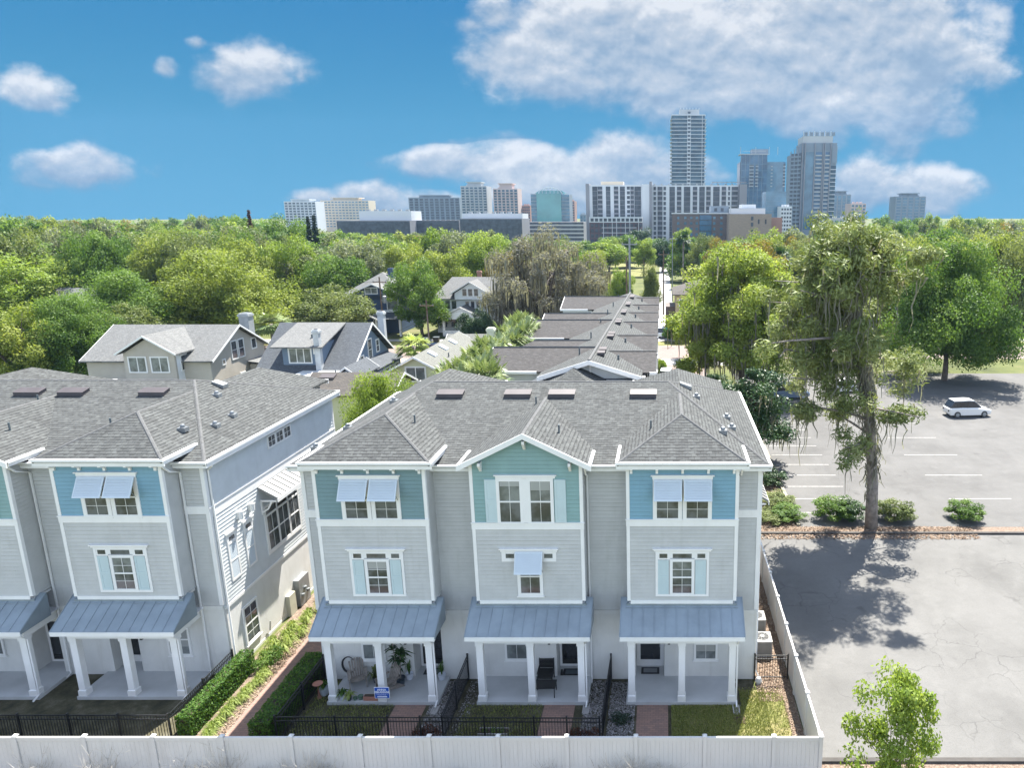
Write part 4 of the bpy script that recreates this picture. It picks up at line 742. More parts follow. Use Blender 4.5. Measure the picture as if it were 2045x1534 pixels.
b = MB(); b.extrude([(-8.2, 48.7, 8.9), (-1.9, 48.7, 8.9), (-1.9, 48.7, 9.1), (rg(48), 48.7, 10.1), (-8.2, 48.7, 9.1)], (0, .2, 0)); b.build('gable_wall', 'lap_pale', h); wallbox(h, rg(48) - .06, rg(48) + .06, 48.62, 48.69, 8.9, 10.1, 'white_trim', 'gable_trim')
wallbox(h, -8.4, -1.3, 48.3, 92.8, 0, 8.95, 'lap_grey', 'wall'); wallbox(h, -9.6, -.7, 47.2, 47.5, 8.55, 8.8, 'white_trim', 'gutter')
b = MB(); b.slope([(-9.6, 47.3, 8.8), (-.7, 47.3, 8.8), (-1.3, 48.9, 9.0), (-8.6, 48.9, 9.0)]); b.build('skirt_roof', 'shingle_slate', h); wallbox(h, -8.9, -1.0, 47.6, 48.28, 0, 8.6, 'lap_pale', 'front_wall')
b = MB(); b.slope([(-7.8, 45.9, 8.75), (-6.1, 47.9, 9.9), (-6.1, 49, 9.9), (-8.4, 48.4, 8.9)]); b.slope([(-4.4, 45.9, 8.75), (-6.1, 47.9, 9.9), (-7.8, 45.9, 8.75)]); b.slope([(-6.1, 47.9, 9.9), (-4.4, 45.9, 8.75), (-3.8, 48.4, 8.9), (-6.1, 49, 9.9)]); b.build('bay_roof', 'shingle_grey', h); wallbox(h, -7.5, -4.7, 46.2, 47.59, 0, 8.7, 'lap_pale', 'bay_wall')
for x in (-7.9, -5.7, -3.2, -2.2): wallbox(h, x - .12, x + .12, 46.9, 47.1, 8.4, 8.85, 'white_trim', 'bracket')
for (yr, ye, xl, ZR) in ((53.4, 49.6, -12.7, 10.35), (58.6, 55.4, -10.6, 10.0), (68.1, 64.0, -12.5, 10.35), (74.8, 71.6, -12.3, 10.1), (88.8, 84.6, -12.1, 10.35)):
    b = MB(); b.slope([(xl, ye, ZE), (rg(yr), ye, ZE), (rg(yr), yr, ZR - .05), (xl, yr, ZR - .05)]); b.slope([(rg(yr), 2 * yr - ye, ZE), (xl, 2 * yr - ye, ZE), (xl, yr, ZR - .05), (rg(yr), yr, ZR - .05)])
    if xl > -11: b.slope([(xl, 2 * yr - ye, ZE), (xl - 1.7, yr, ZE - .1), (xl, yr, ZR - .05)]); b.slope([(xl - 1.7, yr, ZE - .1), (xl, ye, ZE), (xl, yr, ZR - .05)])
    r2 = b.build('cross_gable_roof', 'shingle_dark', h)
    q = MB(); q.tube([(xl, yr, ZR - .04), (rg(yr), yr, ZR - .04)], .09, 5); q.build('ridge_cap', 'shingle_cap', r2)
    q = MB(); q.box(xl, -8.9, ye - .06, ye + .06, ZE - .16, ZE + .03); q.build('gutter', 'white_trim', r2)
    if xl < -11: gwall_x(h, xl + .5, ye + .4, 2 * yr - ye - .4, 0, ZE - .05, ZR - .15, 'lap_pale'); wallbox(h, xl + .5, -8.41, ye + .4, 2 * yr - ye - .4, 0, ZE - .06, 'lap_pale', 'wing_wall')
    if xl < -11:
        for s_ in (0, 1):
            q = MB(); ys = ye if s_ == 0 else 2 * yr - ye; q.extrude([(xl - .03, ys, ZE - .2), (xl - .03, ys, ZE + .03), (xl - .03, yr, ZR - .02), (xl - .03, yr, ZR - .25)], (.05, 0, 0)); q.build('rake_board', 'white_trim', r2)
ZR = 10.35
for k, yr in enumerate((53.2, 60.6, 68.6, 75.6, 82.4, 90)):
    b = MB(); b.slope([(rg(yr), yr - 3.4, ZE - .1), (-.55, yr - 3.4, ZE - .1), (-.55, yr, ZR - .3), (rg(yr), yr, ZR - .3)]); b.slope([(-.55, yr + 3.4, ZE - .1), (rg(yr), yr + 3.4, ZE - .1), (rg(yr), yr, ZR - .3), (-.55, yr, ZR - .3)]); r2 = b.build('cross_gable_roof', 'shingle_dark', h)
    q = MB(); q.tube([(-.55, yr, ZR - .29), (rg(yr), yr, ZR - .29)], .08, 5); q.build('ridge_cap', 'shingle_cap', r2)
    q = MB(); q.box(-1.0, -.5, yr - 3.46, yr - 3.34, ZE - .26, ZE - .07); q.build('gutter', 'white_trim', r2); gwall_x(h, -.75, yr - 3.1, yr + 3.1, 0, ZE - .15, ZR - .4, 'lap_pale', name='side_gable_wall')
    for dy in (-1.1, .3):
        xx = rg(yr) + .5; yv = yr - 1.2 + dy; z = ZR - .15; b = MB(); b.extrude([(xx - .22, yv - .3, z + .0), (xx - .22, yv - .3, z + .2), (xx - .22, yv + .3, z + .26), (xx - .22, yv + .3, z + .0)], (.46, 0, 0)); v = b.build('ridge_vent', 'vent_metal', main); q = MB(); q.extrude([(xx - .26, yv - .34, z + .205), (xx + .28, yv - .34, z + .205), (xx + .28, yv + .34, z + .265), (xx - .26, yv + .34, z + .265)], (0, 0, .025)); q.build('vent_lid', 'vent_cap', v)
    b = MB(); b.tube([(rg(yr) - 1.2, yr - 1, ZR - .6), (rg(yr) - 1.2, yr - 1, ZR + .15)], .06, 5); b.build('vent_pipe', 'pipe_dark', main); b = MB(); b.tube([(rg(yr) + 1.7, yr - 2, ZR - .7), (rg(yr) + 1.7, yr - 2, ZR - .2)], .08, 5); b.build('vent_pipe', 'pipe_dark', main)
for yb in (52, 60, 68, 76, 84): simple_window(h, FXR(-.75), yb - .5, yb + .6, 5.5, 7, 1, 2); simple_window(h, FXR(-.75), yb - .5, yb + .6, 2, 3.6, 1, 2)
wallbox(h, -.74, -.1, 49.5, 51.5, 0, 8.2, 'lap_pale', 'stair_bay')
# ================================================================== SKYLINE
mat('concrete_pale', (0.36, 0.37, 0.37), .8, .06, .05); mat('facade_white', (0.50, 0.52, 0.54), .7, .03, .05); mat('facade_grey', (0.20, 0.20, 0.215), .7, .05, .05); mat('facade_beige', (0.50, 0.43, 0.33), .8, .05, .05); mat('facade_pink', (0.46, 0.36, 0.33), .8, .05, .05); mat('facade_brown', (0.30, 0.17, 0.13), .8, .08, .05); mat('facade_slate', (0.17, 0.205, 0.24), .7, .05, .05)
glass('tower_glass', (0.028, 0.062, 0.085), .15, .4, .12, .3); glass('teal_glass', (0.06, 0.22, 0.23), .10, .15, .05); glass('blue_glass', (0.03, 0.085, 0.15), .1, .35, .06, .5); glass('dark_glass', (0.05, 0.058, 0.068), .25, .3, .3, .3); glass('sky_glass', (0.065, 0.14, 0.20), .06, .25, .08, .6)
def tower(name, label, cat, u0, u1, vt, Y, D, wall='facade_white'):
    x0 = at(u0, vt, Y)[0]; x1, _, z1 = at(u1, vt, Y); t = thing(name, label, cat, ((x0 + x1) / 2, Y, 0)); return t, x0, x1, z1
def proto_windows(root, basis_y, xs, zs, wx, wz, gl, name='window', proud=.12):
    """every window a copy of the first one"""
    first = None; n = 0
    for x in xs:
        for z in zs:
            if first is None:
                b = MB(FY(basis_y)); b.box(x, x + wx, -.1, proud, z, z + wz); first = b.build(name, gl, root); fx, fz = x, z
            else:
                c = first.copy(); COL.objects.link(c); c.location = first.location + Vector((x - fx, 0, z - fz)); KIDS.setdefault(root.name, []).append(c)
            n += 1
            if n >= 100: return
def banded(root, x0, x1, y, z0, z1, pitch, slab, proj, gl, sl, name='glazing', D=None):
    b = MB(FY(y)); b.bands(x0, x1, z0, z1, pitch, slab, proj); o = b.build(name, [gl, sl], root); return o
# 1 tall glass tower
t, x0, x1, z1 = tower('glass_tower', 'tallest glass tower with white floor slabs, rising behind the white apartment block', 'tower', 1342, 1408, 230, 820, 30)
wallbox(t, x0, x1, 820.6, 850, 0, z1, 'tower_glass', 'core'); xm = x0 + (x1 - x0) * .52
banded(t, x0, xm - 1.6, 820.5, 0, z1, 3.9, .55, 1.2, 'tower_glass', 'facade_white'); banded(t, xm + 1.6, x1, 820.5, 0, z1, 3.9, .55, 1.2, 'tower_glass', 'facade_white')
b = MB(FY(820.5)); b.bands(xm - 1.5, xm + 1.5, 0, z1 + 4, 3.9, 1.6, .6); b.build('stair_shaft', ['dark_glass', 'facade_white'], t); wallbox(t, xm - 1.9, xm - 1.5, 819.2, 821, 0, z1 + 2, 'facade_white', 'pier'); wallbox(t, xm + 1.5, xm + 1.9, 819.2, 821, 0, z1 + 2, 'facade_white', 'pier'); wallbox(t, x1 - 3, x1 - 2.6, 819.2, 821, 0, z1, 'facade_white', 'pier')
for sgn, x in ((-1, x0), (1, x1)):
    b = MB(((x, 0, 0), (0, 1, 0), (sgn, 0, 0))); b.bands(823, 846, 14, z1, 3.9, .5, 1.7, y=0); b.build('balcony_stack', ['tower_glass', 'facade_white'], t)
wallbox(t, x0 - .6, x1 + .6, 820, 850, z1, z1 + 1.0, 'facade_white', 'parapet'); wallbox(t, x0 + 8, x1 - 6, 824, 845, z1 + 1, z1 + 6.5, 'concrete_pale', 'plant_room')
for k in range(7): wallbox(t, x0 + 9 + k * 3.3, x0 + 9.5 + k * 3.3, 824, 824.5, z1 + 6.5, z1 + 8, 'concrete_pale', 'screen_post')
# 2 grey tower at the right
t, x0, x1, z1 = tower('grey_tower', 'tall grey concrete tower with stacked balconies at the right of the skyline', 'tower', 1602, 1672, 285, 700, 30)
wallbox(t, x0, x1, 700, 730, 0, z1, 'facade_slate', 'core'); W_ = x1 - x0
b = MB(FY(699.9)); b.bands(x0 + .10 * W_, x0 + .35 * W_, 8, z1 - 8, 3.7, .12, .1); b.build('curtain_wall', ['sky_glass', 'sky_glass'], t)
for a0, a1 in ((.40, .58), (.66, .80)):
    b = MB(FY(699.9)); b.bands(x0 + a0 * W_, x0 + a1 * W_, 6, z1 - 8, 3.7, 1.0, 1.3); b.build('balcony_stack', ['blue_glass', 'concrete_pale'], t)
b = MB(FY(699.9)); b.bands(x0 + .84 * W_, x1, 6, z1 - 20, 3.7, .6, 1.0); b.build('glazing', ['tower_glass', 'facade_white'], t)
for a in (0, .08, .36, .595, .64, .81): wallbox(t, x0 + a * W_, x0 + (a + .025) * W_, 698.2, 700, 0, z1, 'facade_grey', 'pier')
b = MB(((x0 - 9, 709, 0), (9 / 12.7, -9 / 12.7, 0), (-.707, -.707, 0)))
b.bands(0, 12.7, 0, z1 - 9, 3.7, 1.3, .9); b.build('chamfered_side', ['dark_glass', 'facade_slate'], t)
for k in range(4): wallbox(t, x0 - 9 + k * 3, x0 - 8.2 + k * 3, 708 - k * 3, 709.2 - k * 3, 0, z1 - 7 + k * 2, 'facade_slate', 'pier')
wallbox(t, x0 - 8.8, x0 + 1, 709.5, 729, 0, z1 - 10, 'facade_slate', 'core'); wallbox(t, x0 + 1, x1 - 4, 701, 728, z1, z1 + 6, 'concrete_pale', 'crown')
for k in range(6): wallbox(t, x0 + 2 + k * 5, x0 + 5 + k * 5, 700.8, 701.2, z1 + 6.1, z1 + 9.5, 'facade_slate', 'crown_louver'); wallbox(t, x0 + 1 + k * 5, x0 + 1.6 + k * 5, 700.8, 701.4, z1 + 6, z1 + 10.3, 'concrete_pale', 'crown_post')
wallbox(t, x1 - 4.5, x1, 700, 722, z1 - 18, z1 - 3, 'tower_glass', 'corner_lantern') if False else wallbox(t, x1 - 4.5, x1 + .4, 699.2, 722, z1 - 18, z1 - 3, 'facade_slate', 'corner_lantern')
# 3 blue glass tower
t, x0, x1, z1 = tower('blue_glass_tower', 'blue mirrored glass tower between the white apartments and the grey tower', 'tower', 1478, 1569, 323, 900, 35)
wallbox(t, x0, x1, 900, 935, 0, z1, 'blue_glass', 'core'); wallbox(t, x0 + .5, x0 + 32, 898, 899.9, 0, z1 + 8, 'blue_glass', 'curved_bay'); W_ = x1 - x0
for a0, a1 in ((.20, .30), (.34, .40), (.50, .56), (.68, .72), (.95, 1.0)):
    b = MB(FY(897.8 if a0 < .5 else 899.8)); b.bands(x0 + a0 * W_, x0 + a1 * W_, 55, z1 - 2, 3.7, 1.1, 1.0); b.build('balcony_stack', ['dark_glass', 'concrete_pale'], t)
b = MB(FY(899.6)); b.bands(x0 + .58 * W_, x0 + .95 * W_, 0, z1, 7.4, .15, .1); b.build('curtain_wall', ['sky_glass', 'sky_glass'], t)
for k in range(6): wallbox(t, x0 + 1 + k * 5, x0 + 1.4 + k * 5, 897.5, 898, 0, z1 + 8, 'facade_slate', 'mullion')
for k in range(9): wallbox(t, x0 + .5, x0 + 32, 897.6, 898, z1 - 3 - k * 7.4, z1 - 2.2 - k * 7.4, 'sky_glass', 'spandrel')
wallbox(t, x0 - 1, x0 + 33, 897, 915, z1 + 8, z1 + 9, 'concrete_pale', 'roof_ring'); wallbox(t, x0 + 14, x0 + 34, 905, 920, z1 + 9, z1 + 15, 'facade_slate', 'plant_room'); wallbox(t, x0 + 3, x0 + 30, 899, 899.3, z1 + 12, z1 + 12.4, 'concrete_pale', 'roof_rail')
for k in (0, 18, 34, 44): wallbox(t, x0 + k, x0 + k + .5, 899, 899.5, z1 + 8, z1 + 17, 'concrete_pale', 'mast')
t, x0, x1, z1 = tower('glass_block', 'lower pale blue glass block in front of the blue tower', 'tower', 1530, 1571, 382, 640, 30)
wallbox(t, x0, x1, 640.2, 665, 0, z1, 'sky_glass', 'core'); b = MB(FY(640)); b.bands(x0, x1, 0, z1, 4.2, .12, .12); b.build('curtain_wall', ['sky_glass', 'facade_slate'], t)
# 4 big white apartment block
t, x0, x1, z1 = tower('apartment_block', 'wide white and grey apartment block with columns of balconies, middle of the skyline', 'apartments', 1170, 1476, 369, 520, 25)
X = lambda u: at(u, 400, 520)[0]
wallbox(t, X(1170), X(1300), 521, 545, 0, z1, 'facade_white', 'left_wing'); wallbox(t, X(1302), X(1476), 525, 548, 0, z1, 'facade_white', 'right_wing'); wallbox(t, X(1170), X(1177), 520, 546, 0, z1 + .8, 'facade_grey', 'end_pier'); wallbox(t, X(1297), X(1302), 519, 546, 0, z1 + 2.2, 'facade_grey', 'fin_wall'); wallbox(t, X(1282), X(1297), 519.6, 521, 0, z1 + .4, 'facade_white', 'stair_tower')
b = MB(FY(519.58)); 
for k in range(0): pass
def strip(u0, u1, zb, zt, y, kind):
    b = MB(FY(y))
    if kind == 'b': b.bands(X(u0), X(u1), zb, zt, 3.3, 1.15, .95); b.build('balcony_stack', ['dark_glass', 'facade_grey'], t)
    elif kind == 'g': b.bands(X(u0), X(u1), zb, zt, 3.3, .22, .08); b.build('window_bay', ['dark_glass', 'facade_grey'], t)
    else: b.bands(X(u0), X(u1), zb, zt, 3.3, 1.0, .06); b.build('window_bay', ['dark_glass', 'facade_white'], t)
for u0, u1, k in ((1183, 1193, 'g'), (1193.5, 1203, 'b'), (1210, 1219, 'g'), (1226, 1235, 'b'), (1238, 1248, 'g'), (1252, 1258, 'w'), (1259, 1266, 'b'), (1267, 1280, 'g')): strip(u0, u1, 12, z1 - 1, 520.9, k)
for u0, u1, k in ((1305, 1310, 'w'), (1313, 1323, 'b'), (1325, 1330, 'w'), (1337, 1348, 'g'), (1352, 1361, 'b'), (1366, 1379, 'g'), (1384, 1393, 'b'), (1397, 1408, 'g'), (1411, 1420, 'b'), (1425, 1438, 'g'), (1442, 1451, 'b'), (1455, 1459, 'w'), (1462, 1475, 'b')): strip(u0, u1, 3, z1 - 1, 524.9, k)
wallbox(t, X(1477), X(1492), 522, 547, 0, z1 + .5, 'facade_grey', 'dark_wing'); wallbox(t, X(1199), X(1244), 527, 540, z1, z1 + 2.6, 'facade_beige', 'roof_plant')
for k in range(9): wallbox(t, X(1424) + k * 3.2, X(1424) + k * 3.2 + .25, 526, 526.3, z1, z1 + 1.9, 'facade_grey', 'pergola_post')
wallbox(t, X(1422), X(1492), 525.5, 530, z1 + 1.9, z1 + 2.2, 'facade_grey', 'pergola_top')
for k in range(12): wallbox(t, X(1305) + k * 5, X(1305) + k * 5 + 1.2, 530, 531.5, z1, z1 + 1.1, 'galvanized', 'roof_unit')
t, x0, x1, z1 = tower('apartment_podium', 'dark brick apartment podium with white square window grid under the white apartment block', 'apartments', 1177, 1281, 433, 490, 20)
wallbox(t, x0, x1, 490, 512, 0, z1 - 3.6, 'brick_dark', 'wall'); wallbox(t, x0 - .2, x1 + .2, 489.8, 512, z1 - 3.59, z1, 'facade_white', 'top_storey'); proto_windows(t, 489.7, [x0 + .8 + k * 2.9 for k in range(12)], [z1 - 2.9], 2.0, 2.0, 'dark_glass'); proto_windows(t, 489.9, [x0 + .8 + k * 2.9 for k in range(12)], [z1 - 6.6 - j * 3.3 for j in range(6)], 1.9, 2.1, 'dark_glass')
for j in range(5): wallbox(t, x0 + 8, x0 + 31, 489.72, 489.99, z1 - 7.1 - j * 3.3, z1 - 6.75 - j * 3.3, 'facade_white', 'belt_trim')
for k in (3, 5, 6, 8, 9, 11): wallbox(t, x0 + .3 + k * 2.9, x0 + .62 + k * 2.9, 489.7, 489.985, 2, z1 - 3.6, 'facade_white', 'pier')
# 5 brick mid-rise and tan block
t, x0, x1, z1 = tower('brick_midrise', 'brown brick office building with flat white roof edge below the white apartments', 'office', 1343, 1456, 427, 440, 25)
wallbox(t, x0, x1, 440, 462, 0, z1, 'brick_brown', 'wall'); wallbox(t, x0 - .4, x1 + .1, 439.5, 462, z1, z1 + .7, 'facade_white', 'cornice'); X2 = lambda u: at(u, 440, 440)[0]
wallbox(t, X2(1397), X2(1421), 439.6, 440.0, 2, z1 - .7, 'blue_glass', 'glazed_bay'); proto_windows(t, 439.95, [X2(u) for u in (1352, 1366, 1378, 1389, 1424, 1438)], [z1 - 3 - j * 3.2 for j in range(4)], 1.5, 1.5, 'sky_glass')
for j in range(4): wallbox(t, X2(1397), X2(1421), 439.4, 439.59, z1 - 3.6 - j * 3.2, z1 - 3.3 - j * 3.2, 'black_metal', 'transom')
wallbox(t, X2(1420), X2(1456), 444, 460, z1 + .7, z1 + 4.6, 'facade_slate', 'penthouse'); proto_windows(t, 443.9, [X2(1427), X2(1440)], [z1 + 1.5], 1.7, 1.9, 'dark_glass', 'penthouse_window')
t, x0, x1, z1 = tower('tan_block', 'plain tan brick building with narrow windows and white rooftop rooms', 'office', 1456, 1541, 427, 425, 25)
wallbox(t, x0, x1, 425, 455, 0, z1, 'brick_tan', 'wall'); wallbox(t, x0 + 1.5, x1 - 3, 430, 450, z1, z1 + 3.2, 'facade_white', 'roof_room'); wallbox(t, x0 + 8, x1 - 8, 434, 450, z1 + 3.2, z1 + 5.4, 'facade_white', 'roof_room'); proto_windows(t, 424.9, [x0 + 12.6], [z1 - 3.6 - k * 3.4 for k in range(4)], 1.3, 2.2, 'dark_glass'); proto_windows(t, 424.88, [x0 + 16.6, x0 + 20.6], [z1 - 5.6], .8, 2.6, 'dark_glass', 'slit_window'); wallbox(t, x1 + .02, x1 + 7, 430, 455, 0, z1 - 2, 'facade_brown', 'side_wing')
# 6 teal glass office with arched top
t, x0, x1, z1 = tower('teal_glass_office', 'teal mirrored glass office with a small arched roof frame', 'office', 1059, 1136, 386, 760, 30)
wallbox(t, x0 + 6, x1 - 8, 760, 788, 0, z1, 'teal_glass', 'core'); wallbox(t, x0, x0 + 5.98, 762, 788, 0, z1 - .5, 'facade_slate', 'side_bay'); 
b = MB(FY(761.9)); b.bands(x1 - 7.98, x1, 0, z1 - 1, 3.6, .8, .3); b.build('side_glazing', ['sky_glass', 'facade_slate'], t); wallbox(t, x1 - 7.9, x1, 762.3, 788, 0, z1 - 1, 'facade_slate', 'side_bay'); b = MB(FY(761.9)); b.bands(x0, x0 + 5.9, 0, z1 - 1, 3.6, .8, .3); b.build('side_glazing', ['sky_glass', 'facade_slate'], t)
xc = (x0 + x1) / 2; b = MB(); b.tube([(xc + 12 * math.cos(a), 764, z1 - 1 + 7 * math.sin(a)) for a in [math.pi * k / 12 for k in range(13)]], .5, 5); b.build('roof_arch', 'facade_white', t); b = MB(); b.extrude([(xc - 16, 764, z1), (xc + 16, 764, z1), (xc + 11, 764, z1 + 3), (xc - 11, 764, z1 + 3)], (0, 10, 0)); b.build('attic', 'teal_glass', t)
for k in range(-2, 3): wallbox(t, xc + k * 4 - .2, xc + k * 4 + .2, 763.7, 764, z1, z1 + 5.5, 'facade_white', 'arch_post')
# 7 the remaining towers on the horizon
def condo(name, lab, cat, u0, u1, vt, Y, wall, gl, pitch=3.2, cols=8, slab=1.2, proj=.5, cap=None, extra=None):
    t, x0, x1, z1 = tower(name, lab, cat, u0, u1, vt, Y, 25); W_ = (x1 - x0) / cols
    wallbox(t, x0, x1, Y + .6, Y + 26, 0, z1, wall, 'core')
    for k in range(cols):
        b = MB(FY(Y + .5)); b.bands(x0 + (k + .18) * W_, x0 + (k + .86) * W_, 4, z1 - 1.5, pitch, slab, proj); b.build('balcony_stack' if k % 2 else 'window_bay', [gl, wall], t)
    if cap: wallbox(t, x0 + (x1 - x0) * .25, x1 - (x1 - x0) * .25, Y + 4, Y + 20, z1, z1 + cap, wall, 'plant_room'); wallbox(t, x0 + (x1 - x0) * .2, x1 - (x1 - x0) * .2, Y + 2, Y + 22, z1 + cap, z1 + cap + 1, wall, 'roof_canopy')
    for k in range(3): wallbox(t, x0 + (x1 - x0) * (.2 + .25 * k), x0 + (x1 - x0) * (.28 + .25 * k), Y + 3, Y + 10, z1, z1 + 1.6, wall, 'roof_unit')
    return t
condo('condo_tower', 'white condominium with balcony rows, leftmost building of the skyline', 'apartments', 566, 629, 402, 1000, 'facade_white', 'dark_glass', 3.3, 8, 1.3, .8, 2)
condo('hotel', 'wide cream coloured building with small windows, second from the left on the skyline', 'apartments', 639, 735, 400, 1050, 'facade_beige', 'sky_glass', 3.6, 14, 2.0, .1, 3); MATS['facade_beige']
condo('condo_block', 'long grey blue apartment building with rounded bays left of the slim pale tower', 'apartments', 815, 917, 394, 950, 'facade_slate', 'dark_glass', 3.2, 10, .7, .5, 2)
condo('condo_tower', 'slim pale residential tower, taller neighbour of the long grey blue apartments', 'tower', 919, 971, 371, 900, 'concrete_pale', 'tower_glass', 3.2, 6, 1.1, .9, 4)
condo('condo_tower', 'pinkish residential tower with rounded balconies left of the teal glass office', 'tower', 984, 1033, 376, 880, 'facade_pink', 'tower_glass', 3.2, 6, .8, .9, 5)
condo('brown_tower', 'small brown tower just left of the teal glass office', 'tower', 1042, 1058, 410, 900, 'facade_brown', 'dark_glass', 3.2, 4, 1.4, .2)
condo('brown_tower', 'thin brown tower just right of the teal glass office', 'tower', 1137, 1147, 401, 980, 'facade_brown', 'dark_glass', 3.2, 2, 1.4, .2)
condo('grey_block', 'small pale block in the gap left of the white apartment block', 'office', 1158, 1170, 428, 760, 'facade_slate', 'sky_glass', 3.2, 2, .6, .2)
condo('pale_tower', 'pale blue glass tower behind the right shoulder of the grey tower', 'tower', 1664, 1700, 388, 860, 'facade_slate', 'sky_glass', 3.6, 4, .4, .3, 3)
condo('beige_tower', 'beige block at the right end of the visible skyline', 'office', 1700, 1730, 406, 800, 'facade_pink', 'sky_glass', 3.6, 4, 1.2, .2)
condo('white_midrise', 'white building with square windows left of the grey tower foot', 'office', 1560, 1582, 412, 620, 'facade_white', 'dark_glass', 3.4, 4, 1.6, .2)
condo('cream_block', 'low cream building glimpsed right of the grey tower foot', 'office', 1655, 1720, 436, 560, 'concrete_pale', 'sky_glass', 3.4, 6, 1.6, .2)
condo('far_tower', 'distant grey tower on the horizon at the far right', 'tower', 1790, 1850, 392, 900, 'facade_slate', 'sky_glass', 3.4, 5, .8, .4, 3)
for u0, u1, v0, v1, lab in ((672, 818, 421, 440, 'black glass low office with white upper storey behind the left treetops'), (918, 1042, 426, 436, 'black glass low office with plain white upper storey behind the middle treetops')):
    t, x0, x1, z1 = tower('dark_office', lab, 'office', u0, u1, v1, 560, 20); _, _, zt = at(u1, v0, 560)
    xw = at(710 if u0 < 800 else 918, v0, 560)[0]; wallbox(t, xw, x1 - .5, 566, 590, z1, zt, 'facade_white', 'upper_storey'); wallbox(t, x0, x1, 560, 592, 0, z1 - .02, 'facade_grey', 'core')
    b = MB(FY(559.9)); b.bands(x0, x1, 0, z1 - .6, 3.6, .3, .1); b.build('glazing', ['dark_glass', 'black_metal'], t)
    for k in range(6): wallbox(t, xw + 4 + k * 6, xw + 6.5 + k * 6, 570, 573, zt, zt + 1.3, 'galvanized', 'roof_unit')
t, x0, x1, z1 = tower('dark_office', 'black glass connecting wing between the long apartments and treetops', 'office', 820, 916, 440, 575, 20); wallbox(t, x0, x1, 575.5, 592, 0, z1, 'facade_grey', 'core'); b = MB(FY(575)); b.bands(x0, x1, 0, z1, 3.6, .3, .1); b.build('glazing', ['dark_glass', 'black_metal'], t)
t, x0, x1, z1 = tower('parking_garage', 'low pale parking structure between the teal office and the white apartments', 'garage', 1040, 1165, 443, 600, 20); wallbox(t, x0, x1, 600.6, 625, 0, z1, 'facade_grey', 'core'); b = MB(FY(600)); b.bands(x0, x1, 0, z1, 3.2, 1.2, .5); b.build('deck', ['dark_glass', 'concrete_pale'], t)
# ================================================================== TREES
def mesh_np(name, V, Fq, m, tone=None):
    me = bpy.data.meshes.new(name); n = len(V); k = Fq.shape[0]; q = Fq.shape[1]
    me.vertices.add(n); me.vertices.foreach_set('co', V.astype(np.float32).ravel())
    me.loops.add(k * q); me.loops.foreach_set('vertex_index', Fq.astype(np.int32).ravel())
    me.polygons.add(k); me.polygons.foreach_set('loop_start', np.arange(0, k * q, q, dtype=np.int32))
    if tone is not None: me.attributes.new('tone', 'FLOAT', 'POINT').data.foreach_set('value', tone.astype(np.float32))
    me.materials.append(M[m]); me.update(calc_edges=True); me.validate(); return me
def unit(a): return a / np.maximum(np.linalg.norm(a, axis=1, keepdims=True), 1e-6)
def leaves(rng, C, Rad, per, size, squash=.8, aspect=.55, shell=.55, updown=.35, outw=.6):
    """per leaf-sized faces for each clump centre C (k,3) with radii Rad (k,)"""
    k = len(C); n = k * per; c = np.repeat(C, per, 0); r = np.repeat(Rad, per)
    d = unit(rng.normal(size=(n, 3))); rr = r * (shell + (1 - shell) * rng.random(n) ** .6) * (0.85 + .3 * rng.random(n))
    p = c + d * rr[:, None] * np.array([1, 1, squash])
    nr = unit(d * outw + rng.normal(size=(n, 3)) * .55 + np.array([0, 0, updown])); t = unit(np.cross(nr, rng.normal(size=(n, 3)))); b = np.cross(nr, t)
    s = size * (.55 + .9 * rng.random(n)); L = t * (s * .5)[:, None]; W = b * (s * aspect * .5)[:, None]
    V = np.stack([p - L, p + W, p + L, p - W], 1).reshape(-1, 3); Fq = np.arange(4 * n).reshape(-1, 4)
    tone = np.repeat(np.repeat(rng.random(k), per) * .7 + .15 + .15 * rng.random(n), 4)
    return V, Fq, tone
def strands(rng, P0, L, w=.06, seg=3, sway=.25):
    """hanging moss: thin ragged ribbons"""
    n = len(P0); V = []; F = []
    a = rng.random(n) * math.pi; ox = np.stack([np.cos(a), np.sin(a), 0 * a], 1); p = P0.copy(); rows = []
    for k in range(seg + 1):
        ww = w * (1 - .75 * k / seg) * (.6 + .8 * rng.random(n)); rows.append(np.stack([p - ox * ww[:, None], p + ox * ww[:, None]], 1))
        p = p + np.stack([rng.normal(size=n) * sway * .25, rng.normal(size=n) * sway * .25, -L / seg], 1)
    V = np.concatenate([r.reshape(-1, 3) for r in rows]); base = np.arange(n) * 2; F = []
    for k in range(seg):
        o = k * 2 * n; F.append(np.stack([base + o, base + o + 1, base + o + 2 * n + 1, base + o + 2 * n], 1))
    return V, np.concatenate(F), np.tile(np.repeat(rng.random(n), 2), seg + 1)
def limb_mb(mb, rng, a, b_, r0, r1, bend=.12, n=6, seg=4):
    a = np.array(a, float); b_ = np.array(b_, float); d = b_ - a; L = np.linalg.norm(d); pts = []
    off = rng.normal(size=3) * L * bend; off[2] = abs(off[2]) * .6
    for k in range(seg + 1):
        f = k / seg; pts.append(a + d * f + off * math.sin(math.pi * f))
    mb.tube([tuple(p) for p in pts], [r0 + (r1 - r0) * k / seg for k in range(seg + 1)], n); return pts
class Proto: pass
